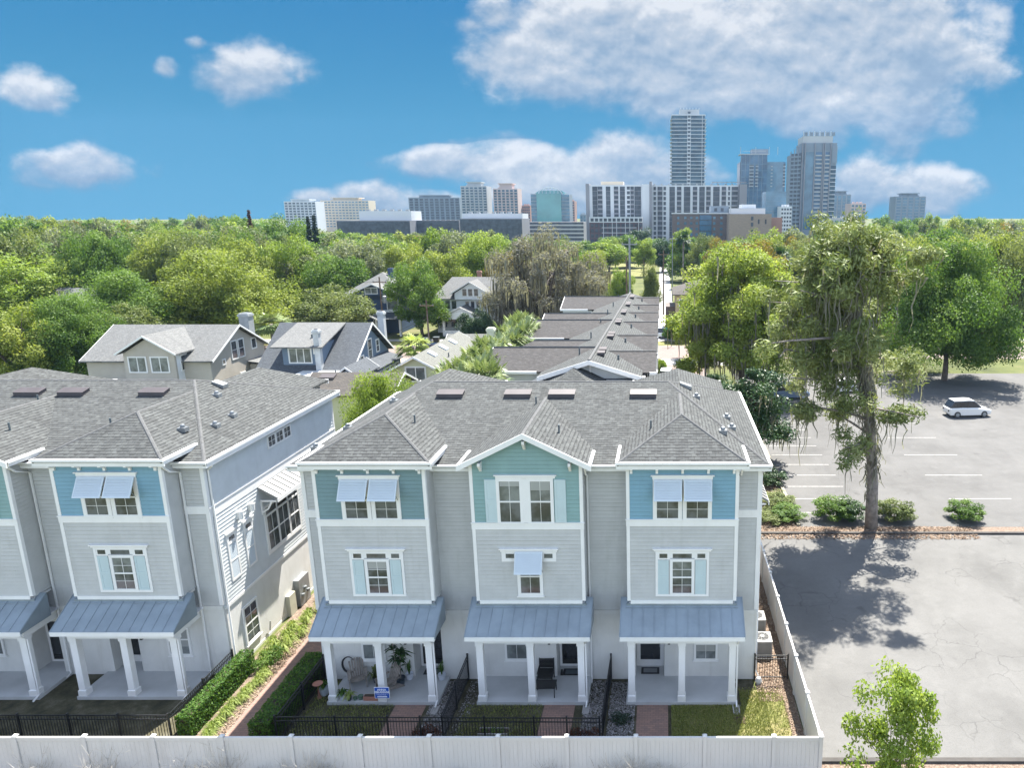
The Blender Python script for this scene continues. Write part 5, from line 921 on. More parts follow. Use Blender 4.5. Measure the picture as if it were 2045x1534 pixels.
def broad(seed, H, RX, nc, per, size, low=.35, flat=.36, trunk=.35, fork=.28, nl=9, crad=.30, moss=0, mlen=1.5, sparse=1.0, lean=0.0, leafm='leaf_green', barkm='bark', squash=.75, shell=.55, twigs=0):
    rng = np.random.default_rng(seed); C = []
    while len(C) < nc:
        d = unit(rng.normal(size=(1, 3)))[0]; f = (rng.random() ** .45); q = d * f
        if q[2] < -.55: continue
        p = np.array([q[0] * RX, q[1] * RX, H * (1 - flat) * .98 + q[2] * H * flat - (q[0] ** 2 + q[1] ** 2) * H * .10])
        if p[2] < H * low: continue
        C.append(p)
    C = np.array(C); C[:, 0] += lean * (C[:, 2] / H); Rad = RX * crad * (.65 + .7 * rng.random(nc))
    V, Fq, tone = leaves(rng, C, Rad, per, size, squash=squash, shell=shell)
    P = Proto(); P.H, P.W = H, 2 * RX * 1.12; P.crown = mesh_np('crown', V, Fq, leafm, tone)
    mb = MB(); ft = np.array([lean * fork, 0, H * fork]); limb_mb(mb, rng, (0, 0, -.2), ft, trunk, trunk * .7, .03, 8)
    idx = rng.permutation(nc)[:nl]
    for i in idx:
        e = C[i] * np.array([.92, .92, 1]); pts = limb_mb(mb, rng, ft - np.array([0, 0, .1]), e, trunk * .5, trunk * .08, .10)
        for j in range(2 + twigs):
            o = C[rng.integers(nc)]; s_ = pts[2 + (j % 2)]
            if np.linalg.norm(o - s_) < RX * .95: limb_mb(mb, rng, s_, s_ + (o - s_) * .9, trunk * .2, trunk * .04, .12, 5, 3)
    P.trunk = mb.build('trunk', barkm, off=(0, 0, 0), smooth=True); tm = P.trunk.data; bpy.data.objects.remove(P.trunk); P.trunk = tm; P.moss = None
    if moss:
        k = rng.integers(nc, size=moss); d = unit(rng.normal(size=(moss, 3))); d[:, 2] = -abs(d[:, 2]) * .4; p0 = C[k] + d * Rad[k][:, None] * .85
        V, Fq, tone = strands(rng, p0, mlen * (.4 + 1.1 * rng.random(moss)), .11); P.moss = mesh_np('moss', V, Fq, 'leaf_moss', tone)
    return P
def plant(P, name, label, cat, x, y, h, wd, leafm, group=None, rz=None, z=0.0, barkm=None, parts=('trunk', 'crown', 'moss')):
    t = thing(name, label, cat, (x, y, z), group); sx = wd / P.W; sz = h / P.H; t.scale = (sx, sx, sz); t.rotation_euler = (0, 0, rz if rz is not None else random.random() * 6.28)
    for nm in parts:
        me = getattr(P, nm, None)
        if me is None: continue
        o = bpy.data.objects.new(nm, me); COL.objects.link(o); o.parent = t; KIDS.setdefault(t.name, []).append(o)
        m_ = leafm if nm == 'crown' else (barkm if nm == 'trunk' else None)
        if nm == 'moss': o['kind'] = 'stuff'
        if m_: o.material_slots[0].link = 'OBJECT'; o.material_slots[0].material = M[m_]
    return t
random.seed(5)
def at_tree(u, vtop, Y): x, _, z = at(u, vtop, Y); return x, z
def wpx(px, Y): return px / FPX * (Y * .974 + 3)
NEAR = broad(11, 17, 7.4, 150, 900, .27, low=.12, flat=.49, trunk=.42, fork=.16, nl=16, crad=.21, moss=700, mlen=2.4, shell=.35, twigs=1)
DOME = broad(12, 15, 8.0, 120, 850, .28, low=.08, flat=.50, trunk=.42, fork=.18, nl=12, crad=.25, shell=.4, squash=.85)
MIDS = [broad(20 + i, 14, 6.6, 80, 430, .36, low=.08, flat=.50, trunk=.4, fork=.2, nl=9, crad=.26, shell=.4, squash=.85) for i in range(3)]
FARS = [broad(40 + i, 13, 6.5, 48, 200, .62, low=.1, flat=.48, trunk=.35, fork=.22, nl=5, crad=.30, shell=.5, squash=.85) for i in range(4)]
OAKM = broad(60, 17, 9.0, 85, 330, .30, low=.12, flat=.47, trunk=.55, fork=.16, nl=22, crad=.19, moss=2200, mlen=2.0, shell=.2, twigs=3, barkm='bark')
OAKG = broad(61, 16, 8.5, 74, 470, .34, low=.14, flat=.46, trunk=.5, fork=.2, nl=16, crad=.22, moss=520, mlen=1.6, shell=.4, twigs=2)
TALL = [broad(70 + i, 16, 4.2, 44, 430, .35, low=.25, flat=.42, trunk=.32, fork=.25, nl=7, crad=.32, shell=.45) for i in range(2)]
# ---- the trees one can tell apart
T = [  # proto, name, u, vtop, Y, width px, leaf, label
 (DOME, 'camphor_tree', 425, 497, 108, 275, 'leaf_yellow', 'big yellow green domed tree behind the greige bungalow at the left'),
 (OAKG, 'live_oak', 452, 447, 168, 190, 'leaf_grey', 'grey green live oak with dark limbs, upper left above the yellow tree'),
 (OAKG, 'live_oak', 585, 488, 140, 180, 'leaf_grey', 'grey mossy live oak right behind the shoulder of the yellow domed tree'),
 (MIDS[0], 'oak', 385, 455, 190, 170, 'leaf_green', 'green oak at the left edge below the open sky'),
 (MIDS[1], 'oak', 345, 442, 230, 120, 'leaf_bright', 'bright green oak touching the horizon at the left edge'),
 (TALL[0], 'oak', 470, 422, 220, 80, 'leaf_green', 'green tree poking above the skyline left of the rusty spire'),
 (MIDS[2], 'oak', 560, 424, 215, 130, 'leaf_green', 'tall rounded green tree just left of the white condominium'),
 (MIDS[0], 'oak', 560, 462, 178, 150, 'leaf_olive', 'olive green tree below the tall rounded tree left of the condominium'),
 (MIDS[1], 'oak', 668, 497, 134, 150, 'leaf_green', 'deep green bushy tree left of the navy house'),
 (TALL[1], 'oak', 640, 474, 158, 110, 'leaf_green', 'green tree right below the two dark conifers'),
 (MIDS[2], 'spreading_tree', 655, 565, 112, 170, 'leaf_olive', 'low spreading olive tree before the greige house, behind the slate blue roof'),
 (MIDS[0], 'oak', 700, 470, 170, 110, 'leaf_bright', 'bright green round tree below the cream hotel'),
 (OAKG, 'live_oak', 755, 468, 178, 130, 'leaf_grey', 'grey green oak with bare twigs behind the navy house chimney'),
 (MIDS[1], 'oak', 795, 478, 165, 120, 'leaf_yellow', 'yellow tree rising behind the gap between navy and white houses'),
 (MIDS[2], 'oak', 832, 510, 122, 125, 'leaf_green', 'dense green tree standing between the navy house and the white house'),
 (MIDS[0], 'oak', 880, 484, 150, 140, 'leaf_yellow', 'broad yellow green tree behind the white house'),
 (MIDS[1], 'oak', 958, 452, 172, 125, 'leaf_bright', 'bright green tree right of the yellow one behind the white house'),
 (OAKM, 'mossy_oak', 1085, 446, 120, 262, 'leaf_moss', 'large grey brown oak draped in moss behind the townhouse row'),
 (OAKM, 'mossy_oak', 1020, 560, 118, 110, 'leaf_moss', 'smaller grey mossy tree drooping beside the white house'),
 (OAKM, 'mossy_oak', 1165, 520, 128, 120, 'leaf_moss', 'grey mossy oak over the far end of the townhouse row'),
 (MIDS[2], 'oak', 1010, 500, 168, 100, 'leaf_rusty_brown', 'rusty yellow tree showing through the left side of the mossy oak'),
 (MIDS[1], 'oak', 1180, 492, 172, 80, 'leaf_yellow', 'yellow tree showing through the right side of the mossy oak'),
 (MIDS[0], 'dark_shrub', 948, 612, 112, 78, 'leaf_dark', 'rounded dark green shrub tree before the white house porch'),
 (MIDS[2], 'weeping_tree', 1228, 470, 290, 40, 'leaf_lime', 'pale lime weeping tree near the playground'),
 (MIDS[0], 'oak', 1276, 450, 330, 70, 'leaf_dark', 'dark green tree in front of the brick podium'),
 (TALL[0], 'oak', 1285, 468, 250, 48, 'leaf_bright', 'bright green tree before the dark tree at the podium corner'),
 (MIDS[1], 'oak', 1322, 470, 270, 56, 'leaf_dark', 'dark green tree right of the bright one, beside the alley'),
 (TALL[1], 'oak', 1366, 448, 230, 58, 'leaf_bright', 'upright bright green tree left of the brown brick office'),
 (MIDS[2], 'oak', 1410, 462, 220, 80, 'leaf_olive', 'olive green tree below the brown brick office'),
 (OAKG, 'live_oak', 1440, 470, 200, 80, 'leaf_rusty_brown', 'brownish half bare tree below the tan brick block'),
 (MIDS[0], 'oak', 1535, 452, 160, 120, 'leaf_yellow', 'pale yellow green tree right of the tan brick block'),
 (MIDS[1], 'oak', 1590, 463, 165, 90, 'leaf_rusty_brown', 'rusty olive tree below the foot of the grey tower'),
 (MIDS[2], 'oak', 1680, 440, 130, 140, 'leaf_green', 'tall green tree at the upper right behind the moss hung pine'),
 (MIDS[0], 'bush', 1240, 530, 165, 58, 'leaf_bright', 'bright green bush over the far roofs left of the power poles'),
 (MIDS[1], 'bush', 1300, 520, 150, 46, 'leaf_olive', 'olive bushy tree along the alley right of the power poles'),
 (MIDS[2], 'bush', 1210, 575, 122, 60, 'leaf_olive', 'olive bush at the far end of the townhouse row'),
 (NEAR, 'laurel_oak', 1487, 484, 80, 300, 'leaf_lemon', 'great yellow green oak with hanging moss beside the parking lot'),
 (MIDS[1], 'oak', 1395, 560, 103, 90, 'leaf_yellow', 'yellow green tree hiding the tan house, left edge of the great oak'),
 (MIDS[2], 'oak', 1560, 560, 118, 90, 'leaf_olive', 'olive tree behind the right side of the great oak'),
 (MIDS[0], 'oak', 1690, 560, 100, 80, 'leaf_olive', 'olive tree behind the trunk of the moss hung pine'),
 (DOME, 'courtyard_tree', 752, 742, 50, 165, 'leaf_bright', 'bright lime green tree in the gap between the two townhouse blocks'),
 (MIDS[0], 'oak', 120, 470, 150, 230, 'leaf_green', 'broad green oak at the far left, left of the yellow domed tree'),
 (MIDS[1], 'oak', 250, 452, 175, 180, 'leaf_olive', 'olive oak left of the grey green live oak, upper left'),
 (MIDS[2], 'oak', 30, 500, 125, 220, 'leaf_bright', 'bright green tree at the extreme left edge of the picture'),
 (DOME, 'camphor_tree', 215, 540, 98, 230, 'leaf_green', 'green domed tree behind the left end of the greige bungalow'),
 (MIDS[0], 'oak', 1790, 460, 118, 190, 'leaf_yellow', 'yellow green oak right of the moss hung pine'),
 (DOME, 'laurel_oak', 1910, 480, 88, 260, 'leaf_green', 'large green oak behind the parking lot at the far right'),
 (MIDS[1], 'oak', 255, 600, 92, 150, 'leaf_olive', 'olive tree left of the greige bungalow roof'),
 (DOME, 'oak', 120, 590, 84, 190, 'leaf_green', 'dense green tree at the left edge behind the left townhouse roof'),
 (MIDS[2], 'oak', 20, 600, 80, 170, 'leaf_yellow', 'yellow green tree in the corner behind the left townhouse roof'),
 (MIDS[2], 'oak', 2010, 450, 150, 200, 'leaf_olive', 'olive oak at the extreme right edge of the picture'),
]
for (P, nm, u, v, Y, px, lm, lab) in T:
    x, z = at_tree(u, v, Y); plant(P, nm, lab, 'tree' if 'bush' not in nm and 'shrub' not in nm else 'bush', x, Y, z, wpx(px, Y) * 1.05, lm)
# ---- the rest of the canopy towards the skyline
ZON = [(-9e9, 560, 'left of the white condominium'), (560, 740, 'below the condominium and cream hotel'), (740, 920, 'below the long grey blue apartments'), (920, 1060, 'below the slim pale towers'), (1060, 1170, 'below the teal glass office'), (1170, 1340, 'below the white apartments'), (1340, 1560, 'below the brick offices'), (1560, 1720, 'below the grey tower'), (1720, 9e9, 'beyond the right end of the skyline')]
LK = {'leaf_green': 'green', 'leaf_olive': 'olive', 'leaf_yellow': 'yellow green', 'leaf_bright': 'bright green', 'leaf_grey': 'grey green', 'leaf_rusty_brown': 'rusty brown'}
rng = np.random.default_rng(3); placed = []
for row, Y in enumerate((132, 150, 172, 198, 228, 262, 300, 345, 395, 450)):
    step = 9.5 + Y * .018; half = Y * .98 + 10; x = -half
    while x < half * .72:
        xx = x + rng.normal() * 2.2; yy_ = Y + rng.normal() * Y * .03; x += step * (.8 + .5 * rng.random())
        u = CXP + FPX * xx / (yy_ * .974 + 3); 
        if u < -60 or u > 2110 or -6 < xx < 7: continue
        if Y < 160 and (-58 < xx < -24 or -14 < xx < 16): continue
        if 1170 < u < 1350 and Y < 230: continue
        if 955 < u < 1220 and Y < 180: continue
        vt = 452 + 14 * rng.random() + (10 if u > 620 else -4) + (12 if 1000 < u < 1500 else 0) + (rng.random() < .15) * -8
        if u > 1700 or u < 330: vt -= 10
        if Y >= 300 and (u < 540 or u > 1730): vt = (429 if Y > 380 else 436) + 7 * rng.random()
        h = at(u, vt, yy_)[2]; h = max(5, h)
        lm = list(LK)[rng.choice(6, p=[.30, .22, .16, .16, .12, .04])]
        z_ = next(i for i, q in enumerate(ZON) if q[0] <= u < q[1]); far = 'far ' if Y > 280 else ('middle ' if Y > 190 else 'near ')
        plant(FARS[rng.integers(4)] if Y > 160 else MIDS[rng.integers(3)], 'canopy_tree', f'{LK[lm]} tree in the {far}canopy {ZON[z_][2]}', 'tree', xx, yy_, h, (10 + 5 * rng.random()) * (1 + Y / 900), lm, f'{LK[lm]} {far}canopy trees {ZON[z_][2]}')
r = np.random.default_rng(77); n_ = 2600; C_ = np.stack([(r.random(n_) * 2 - 1) * 780, 470 + 260 * r.random(n_), 7 + 8 * r.random(n_)], 1); uu_ = CXP + FPX * C_[:, 0] / (C_[:, 1] * .974 + 3); C_ = C_[(uu_ < 545) | (uu_ > 1745)]; n_ = len(C_)
V, Fq, tn_ = leaves(r, C_, 5 + 2.5 * r.random(n_), 26, 2.0, squash=.6); o = bpy.data.objects.new('woodland', mesh_np('woodland', V, Fq, 'leaf_green', tn_)); COL.objects.link(o); tag(o, kind='stuff')
# ---- conifers
def conifer(label, u, v, Y, wpx_, leafm, group=None):
    x, z = at_tree(u, v, Y); r = np.random.default_rng(int(u)); w_ = wpx(wpx_, Y) / 2; h = z; C = []; Rd = []
    for k in range(26):
        f = k / 25; zz = h * (.35 + .65 * f); rr = w_ * (1 - f) * .8 + .15
        for j in range(5): a = r.random() * 6.28; C.append((math.cos(a) * rr * .7, math.sin(a) * rr * .7, zz)); Rd.append(rr * .5 + .15)
    V, F_, tn = leaves(r, np.array(C), np.array(Rd), 16, .55, squash=.5); t = thing('conifer', label, 'tree', (x, Y, 0), group)
    o = bpy.data.objects.new('crown', mesh_np('crown', V, F_, leafm, tn)); COL.objects.link(o); o.parent = t; mb = MB(); mb.tube([(0, 0, 0), (0, 0, h)], [.25, .05], 6); o2 = mb.build('trunk', 'bark', off=(0, 0, 0)); o2.parent = t
conifer('left one of two dark conifers standing close together below the white condominium', 614, 434, 190, 22, 'leaf_conifer'); conifer('right one of two dark conifers standing close together below the white condominium', 626, 431, 190, 24, 'leaf_conifer'); conifer('rusty brown pointed conifer spire among the treetops at the left', 496, 421, 200, 12, 'leaf_rust')
# ---- palms
def palm_proto(seed, H, R_, nf=52, nl=11, fan=True):
    r = np.random.default_rng(seed); V = []; F_ = []; tn = []
    for k in range(nf):
        a = r.random() * 6.28; el = -0.5 + 1.75 * r.random(); tone = r.random() * .6 + (.3 if el > .5 else 0)
        d = np.array([math.cos(a) * math.cos(el), math.sin(a) * math.cos(el), math.sin(el)]); sd_ = np.array([-math.sin(a), math.cos(a), 0]); L = R_ * (.8 + .4 * r.random())
        st = np.array([0, 0, H]); hub = st + d * L * .5 - np.array([0, 0, .05])
        for j in range(nl):
            f = (j / (nl - 1) - .5) * 2; dd = d * (1 - .55 * abs(f)) + sd_ * f * .95 + np.array([0, 0, -.28 - .2 * abs(f)]); tip = hub + dd * L * .62; w_ = sd_ * .05 * R_ + np.cross(d, sd_) * .01
            i = len(V); mid = hub + dd * L * .36 + np.array([0, 0, .06 * R_]); V += [hub, mid + w_, tip, mid - w_]; F_.append((i, i + 1, i + 2, i + 3)); tn += [tone] * 4
    P = Proto(); P.H, P.W = H, R_ * 2.1; P.crown = mesh_np('fronds', np.array(V), np.array(F_), 'leaf_palm', np.array(tn)); mb = MB(); mb.tube([(0, 0, -.1), (.05, 0, H * .5), (0, 0, H)], [.2, .17, .2], 8); o = mb.build('trunk', 'bark_grey', off=(0, 0, 0), smooth=True); P.trunk = o.data; bpy.data.objects.remove(o); P.moss = None; return P
PALM = [palm_proto(s_, 7, 1.9) for s_ in (1, 2)]
for i, (u, v, Y) in enumerate(((1045, 640, 74), (1062, 645, 80), (1028, 650, 68), (1012, 664, 64), (1040, 668, 62), (1050, 655, 66), (1022, 682, 60), (1000, 690, 58), (970, 696, 56), (988, 706, 55), (948, 716, 53), (968, 722, 52), (918, 736, 51), (940, 742, 49.5), (958, 740, 48), (895, 748, 50), (975, 748, 47), (925, 756, 47.5))):
    x, z = at_tree(u, v, Y); plant(PALM[i % 2], 'palm', 'fan palm in the row along the left side of the townhouse row', 'palm tree', x, Y, z - .9, 3.5, 'leaf_palm', 'fan palms along the left side of the townhouse row')
for u, v, Y, lab in ((1365, 478, 210, 'dark fan palm standing among trees right of the alley'), (1560, 515, 140, 'fan palm with drooping fronds right behind the great oak'), (540, 640, 92, 'feathery palm between the greige and slate blue bungalows')):
    x, z = at_tree(u, v, Y); plant(PALM[0], 'palm', lab, 'palm tree', x, Y, z - .5, 5, 'leaf_dark' if u > 600 else 'leaf_palm')
x, z = at_tree(826, 686, 78); plant(PALM[1], 'young_palm', 'small yellowish palm beside the yellow house', 'palm tree', x, 78, z - .3, 4, 'leaf_lime')
# ---- moss hung pine at the right
def pine():
    t = thing('moss_hung_pine', 'tall leaning pine hung with grey moss at the right, before the parking lot', 'tree', (13.5, 44.0, 0)); r = np.random.default_rng(9)
    path = [(0, 0, -.2), (-.1, 0, 3), (-.35, .1, 6), (-.75, .1, 9), (-1.25, 0, 11.5), (-1.9, -.1, 14), (-2.3, 0, 16.2), (-2.2, 0, 18.0)]
    mb = MB(); mb.tube(path, [.42, .36, .32, .29, .24, .18, .12, .05], 10); C = []; p = [np.array(q) for q in path]
    for k in range(47):
        i = (3 if k < 40 else 2) + int(r.integers(0, 5 if k < 40 else 2)); i = min(i, 6); f = r.random(); s_ = p[i] * (1 - f) + p[i + 1] * f; a = r.random() * 6.28; L = (7.4 - .44 * max(0, s_[2] - 9)) * (.45 + .65 * r.random()) * (1 if k < 40 else .6); L = max(1.0, L)
        e = s_ + np.array([math.cos(a) * L, math.sin(a) * L, .2 + r.normal() * .8]); limb_mb(mb, r, s_, e, .10, .03, .1, 5, 3)
        for j in range(5): C.append(s_ + (e - s_) * (.45 + .6 * r.random()) + r.normal(size=3) * np.array([.7, .7, .5]))
    C = np.array(C); tr = mb.build('trunk', 'bark_grey', off=(0, 0, 0), smooth=True); tr.parent = t
    V, F_, tn = leaves(r, C, .6 + .45 * r.random(len(C)), 230, .34, squash=.75, aspect=.24, shell=.15); o = bpy.data.objects.new('crown', mesh_np('crown', V, F_, 'leaf_pine', tn)); COL.objects.link(o); o.parent = t
    P0 = []; L = []
    for k in range(750):
        f = r.random() ** .7 * 5.6 + .9; i = min(6, int(f)); g = f - i; s_ = p[i] * (1 - g) + p[min(7, i + 1)] * g; a = r.random() * 6.28; P0.append(s_ + np.array([math.cos(a) * .42, math.sin(a) * .42, r.normal() * .2])); L.append(.5 + (1.6 if f > 2.6 else .8) * r.random())
    for k in range(620): c = C[r.integers(len(C))]; P0.append(c + r.normal(size=3) * .35); L.append(.8 + 2.4 * r.random() ** 2)
    V, F_, tn = strands(r, np.array(P0), np.array(L), .055, 4, .5); o = bpy.data.objects.new('moss', mesh_np('moss', V, F_, 'leaf_moss', tn)); COL.objects.link(o); o.parent = t; o['kind'] = 'stuff'
pine()
# ---- nearer bushes and small trees beside the parking lot
BUSH = [broad(80 + i, 3, 1.5, 40, 190, .16, low=.06, flat=.48, trunk=.06, fork=.1, nl=8, crad=.30, shell=.3) for i in range(2)]
MAGN = broad(90, 8, 3.3, 60, 380, .20, low=.14, flat=.44, trunk=.16, fork=.16, nl=12, crad=.24, moss=160, mlen=1.2, shell=.4)
x, z = at_tree(1508, 732, 57); plant(MAGN, 'magnolia', 'dark glossy small tree behind the right end of the centre roof', 'tree', x, 57, z, 7.6, 'leaf_dark', rz=1.0)
x, z = at_tree(1425, 745, 68); plant(MAGN, 'magnolia', 'small dark tree at the foot of the great oak, behind the roof hip', 'tree', x, 68, z, 5.2, 'leaf_dark', rz=2.0)
for u, v, Y, wd, lm, lab in ((1540, 935, 52, 2.6, 'leaf_dark', 'dark bush beside the curb right of the centre block wall'), (1550, 985, 48, 2.8, 'leaf_olive', 'olive bush beside the curb, nearer than the dark bush'), (1572, 1010, 45.6, 2.6, 'leaf_green', 'green bush at the near end of the planting bed'), (1540, 1020, 45.2, 2.2, 'leaf_olive', 'low scruffy bush against the side wall near the timber edge'), (1668, 992, 45.6, 3.0, 'leaf_green', 'green bush left of the pine trunk'), (1700, 1000, 45.2, 2.2, 'leaf_dark', 'dark bush right at the foot of the pine trunk'), (1560, 960, 54.5, 2.4, 'leaf_dark', 'dark bush farthest along the curb'), (1790, 1000, 45.4, 2.8, 'leaf_olive', 'olive bush right of the pine trunk'), (1930, 1000, 45.4, 2.6, 'leaf_green', 'green bush at the far right of the planting strip')):
    x, z = at_tree(u, v, Y); plant(BUSH[int(u) % 2], 'bush', lab, 'bush', x, Y, z, wd, lm)
x, z = at_tree(1790, 1352, 20.6); plant(broad(95, 4, 1.6, 40, 230, .12, low=.3, flat=.36, trunk=.05, fork=.3, nl=9, crad=.26, shell=.3), 'young_tree', 'young bright green tree in the lower right corner beside the driveway', 'tree', x + .25, 20.9, z, 3.4, 'leaf_bright', rz=.4)
x, z = at_tree(500, 738, 60); plant(BUSH[0], 'red_shrub', 'small dark red shrub between the greige and slate blue bungalows', 'bush', x, 60, z, 1.6, 'leaf_rust'); x, z = at_tree(1320, 712, 88); plant(BUSH[1], 'clipped_shrub', 'small round green shrub at the corner of the townhouse row', 'bush', x, 88, z, 1.6, 'leaf_bright')
x, z = at_tree(1345, 655, 118); plant(BUSH[0], 'clipped_shrub', 'rounded dark green shrub in front of the tan house', 'bush', x - .6, 117.4, z + .6, 2.6, 'leaf_hedge'); x, z = at_tree(1352, 668, 115); plant(TALL[0], 'street_sapling', 'thin young street tree on the grass verge by the tan house', 'tree', x, 115, z + .4, 2.6, 'leaf_olive')
# ================================================================== FENCES
def vinyl_fence(label, pts, posts, h=1.83):
    t = thing('vinyl_fence', label, 'fence', (pts[0][0], pts[0][1], 0)); first = None
    for (x, y) in posts:
        if first is None:
            b = MB(); b.box(x - .065, x + .065, y - .065, y + .065, 0, h + .03); first = b.build('fence_post', 'vinyl', t); q = MB(); q.box(x - .085, x + .085, y - .085, y + .085, h + .032, h + .06); q.box(x - .08, x + .08, y - .08, y + .08, h + .062, h + .12, taper=.06); q.build('post_cap', 'vinyl', first); f0 = (x, y)
        else: c = dup(first, t); c.location = first.location + Vector((x - f0[0], y - f0[1], 0))
    for (xa, ya), (xb, yb) in zip(posts[:-1], posts[1:]):
        L = math.hypot(xb - xa, yb - ya); r = ((xb - xa) / L, (yb - ya) / L, 0); b = MB(((xa, ya, 0), r, (r[1], -r[0], 0))); x0, x1 = .066, L - .066; n = max(2, round((x1 - x0) / .155)); prof = []
        for k in range(n): a = x0 + (x1 - x0) * k / n; e = x0 + (x1 - x0) * (k + 1) / n; prof += [(a + .004, .018), (e - .004, .018), (e, .011)]
        i = b.add([(a, o, .18) for a, o in prof] + [(a, o, h - .12) for a, o in prof]); m_ = len(prof)
        for k in range(m_ - 1): b.face((i + k, i + k + 1, i + m_ + k + 1, i + m_ + k))
        i = b.add([(a, -o, .18) for a, o in prof] + [(a, -o, h - .12) for a, o in prof])
        for k in range(m_ - 1): b.face((i + k + 1, i + k, i + m_ + k, i + m_ + k + 1))
        b.build('fence_panel', 'vinyl', t)
        q = MB(((xa, ya, 0), r, (r[1], -r[0], 0))); q.box(x0, x1, -.04, .04, h - .13, h); q.build('top_rail', 'vinyl', t); q = MB(((xa, ya, 0), r, (r[1], -r[0], 0))); q.box(x0, x1, -.03, .03, .05, .2); q.build('bottom_rail', 'vinyl', t)
    return t
fx = [5.57, 3.9] + [1.45 - 2.443 * k for k in range(14)]
vinyl_fence('long white vinyl fence along the near edge of the yards', [(5.57, 22.25)], [(x, 22.25) for x in fx])
vinyl_fence('white vinyl fence running back along the driveway at the right', [(5.5, 24.7)], [(5.57 - .012 * k, 22.25 + .132 + 2.44 * k) if k == 0 else (5.57 - .012 * k, 22.25 + 2.44 * k) for k in range(9)])
def picket_fence(label, p0, p1, h=1.2, sp=1.85, ends=(1, 1), name='picket_fence', cat='fence', posts_at=None):
    (xa, ya), (xb, yb) = p0, p1; L = math.hypot(xb - xa, yb - ya); r = ((xb - xa) / L, (yb - ya) / L, 0); n_ = (r[1], -r[0], 0); t = thing(name, label, cat, (xa, ya, 0)); n = max(1, round(L / sp)); bs = ((xa, ya, 0), r, n_)
    pa = posts_at or [L * k / n for k in range(n + 1)]
    for k, a in enumerate(pa):
        if (k == 0 and not ends[0]) or (k == len(pa) - 1 and not ends[1]): continue
        b = MB(bs); b.box(a - .03, a + .03, -.03, .03, 0, h + .06); p = b.build('fence_post', 'black_metal', t); q = MB(bs); q.box(a - .036, a + .036, -.036, .036, h + .061, h + .085); q.build('post_cap', 'black_metal', p)
    for a, e in zip(pa[:-1], pa[1:]):
        for z in (h, h - .17, .15):
            q = MB(bs); q.box(a + .031, e - .031, -.016, .016, z - .018, z + .018); q.build('rail', 'black_metal', t)
        q = MB(bs); m_ = max(2, round((e - a) / .115))
        for k in range(1, m_): x = a + (e - a) * k / m_; q.box(x - .009, x + .009, -.0085, .0085, .06, h - .01)
        q.build('picket_panel', 'black_metal', t)
    return t
picket_fence('black metal picket fence across the fronts of the yards, behind the white fence', (-14.85, 24.12), (-2.4, 24.05), posts_at=[0, 2.3, 4.3, 5.55, 6.4, 8.0, 9.9, 11.15, 12.4])
picket_fence('black picket fence beside the hedge at the left end of the first yard', (-14.8, 24.2), (-14.8, 28.05), ends=(0, 1))
picket_fence('black picket fence dividing the first and second porches', (-8.5, 24.2), (-8.55, 28.1), ends=(0, 1)); picket_fence('black picket fence seen end on between the second and third porches', (-2.38, 24.15), (-2.3, 28.1), ends=(0, 1))
picket_fence('black picket fence beside the sunlit hedge at the left', (-18.98, 24.3), (-18.98, 28.45), ends=(0, 1)); picket_fence('black picket fence across the yard of the left block', (-30.5, 24.22), (-18.98, 24.22))
picket_fence('black metal gate between the house corner and the driveway fence', (3.96, 28.1), (5.40, 28.1), name='gate', cat='gate', h=1.2)
# ================================================================== PLANTING
def leaf_thing(name, label, cat, C, Rd, per, size, m, seed, group=None, loc=(0, 0, 0), squash=.8, aspect=.55, shell=.5, kind=None, part='foliage', updown=.35):
    r = np.random.default_rng(seed); V, F_, tn = leaves(r, np.array(C, float), np.array(Rd, float), per, size, squash, aspect, shell, updown)
    t = thing(name, label, cat, loc, group); o = bpy.data.objects.new(part, mesh_np(part, V, F_, m, tn)); COL.objects.link(o); o.parent = t; KIDS.setdefault(t.name, []).append(o); return t
def hedge(label, x0, x1, y0, y1, h, seed):
    r = np.random.default_rng(seed); n = 9500; A = np.array([(x1 - x0) * (y1 - y0), (y1 - y0) * h, (y1 - y0) * h, (x1 - x0) * h, (x1 - x0) * h]); f = r.choice(5, n, p=A / A.sum()); p = np.stack([x0 + (x1 - x0) * r.random(n), y0 + (y1 - y0) * r.random(n), h * r.random(n)], 1); dpt = r.random(n) ** 1.5 * .09
    p[f == 0, 2] = h - dpt[f == 0] + r.normal(size=(f == 0).sum()) * .015; p[f == 1, 0] = x0 + dpt[f == 1]; p[f == 2, 0] = x1 - dpt[f == 2]; p[f == 3, 1] = y0 + dpt[f == 3]; p[f == 4, 1] = y1 - dpt[f == 4]
    nr = np.array([[0, 0, 1], [-1, 0, 0], [1, 0, 0], [0, -1, 0], [0, 1, 0]], float)[f]; nr = unit(nr + r.normal(size=(n, 3)) * .6); tt = unit(np.cross(nr, r.normal(size=(n, 3)))); bb = np.cross(nr, tt); s = .085 * (.6 + .8 * r.random(n)); L = tt * (s * .5)[:, None]; W_ = bb * (s * .3)[:, None]
    c = np.array([x0, y0, 0]); V = (np.stack([p - L, p + W_, p + L, p - W_], 1).reshape(-1, 3)) - c; t = thing('hedge', label, 'hedge', (x0, y0, 0)); o = bpy.data.objects.new('foliage', mesh_np('foliage', V, np.arange(4 * n).reshape(-1, 4), 'leaf_hedge', np.repeat(r.random(n), 4))); COL.objects.link(o); o.parent = t
    b = MB(); b.box(x0 + .1, x1 - .1, y0 + .1, y1 - .1, 0, h - .1); b.build('branches', 'soil', t)
hedge('clipped sunlit hedge at the left, beside the black fence', -18.88, -18.3, 24.4, 28.9, .98, 1); hedge('clipped shaded hedge between the brick walkway and the first yard', -15.85, -15.05, 24.0, 28.7, 1.0, 2)
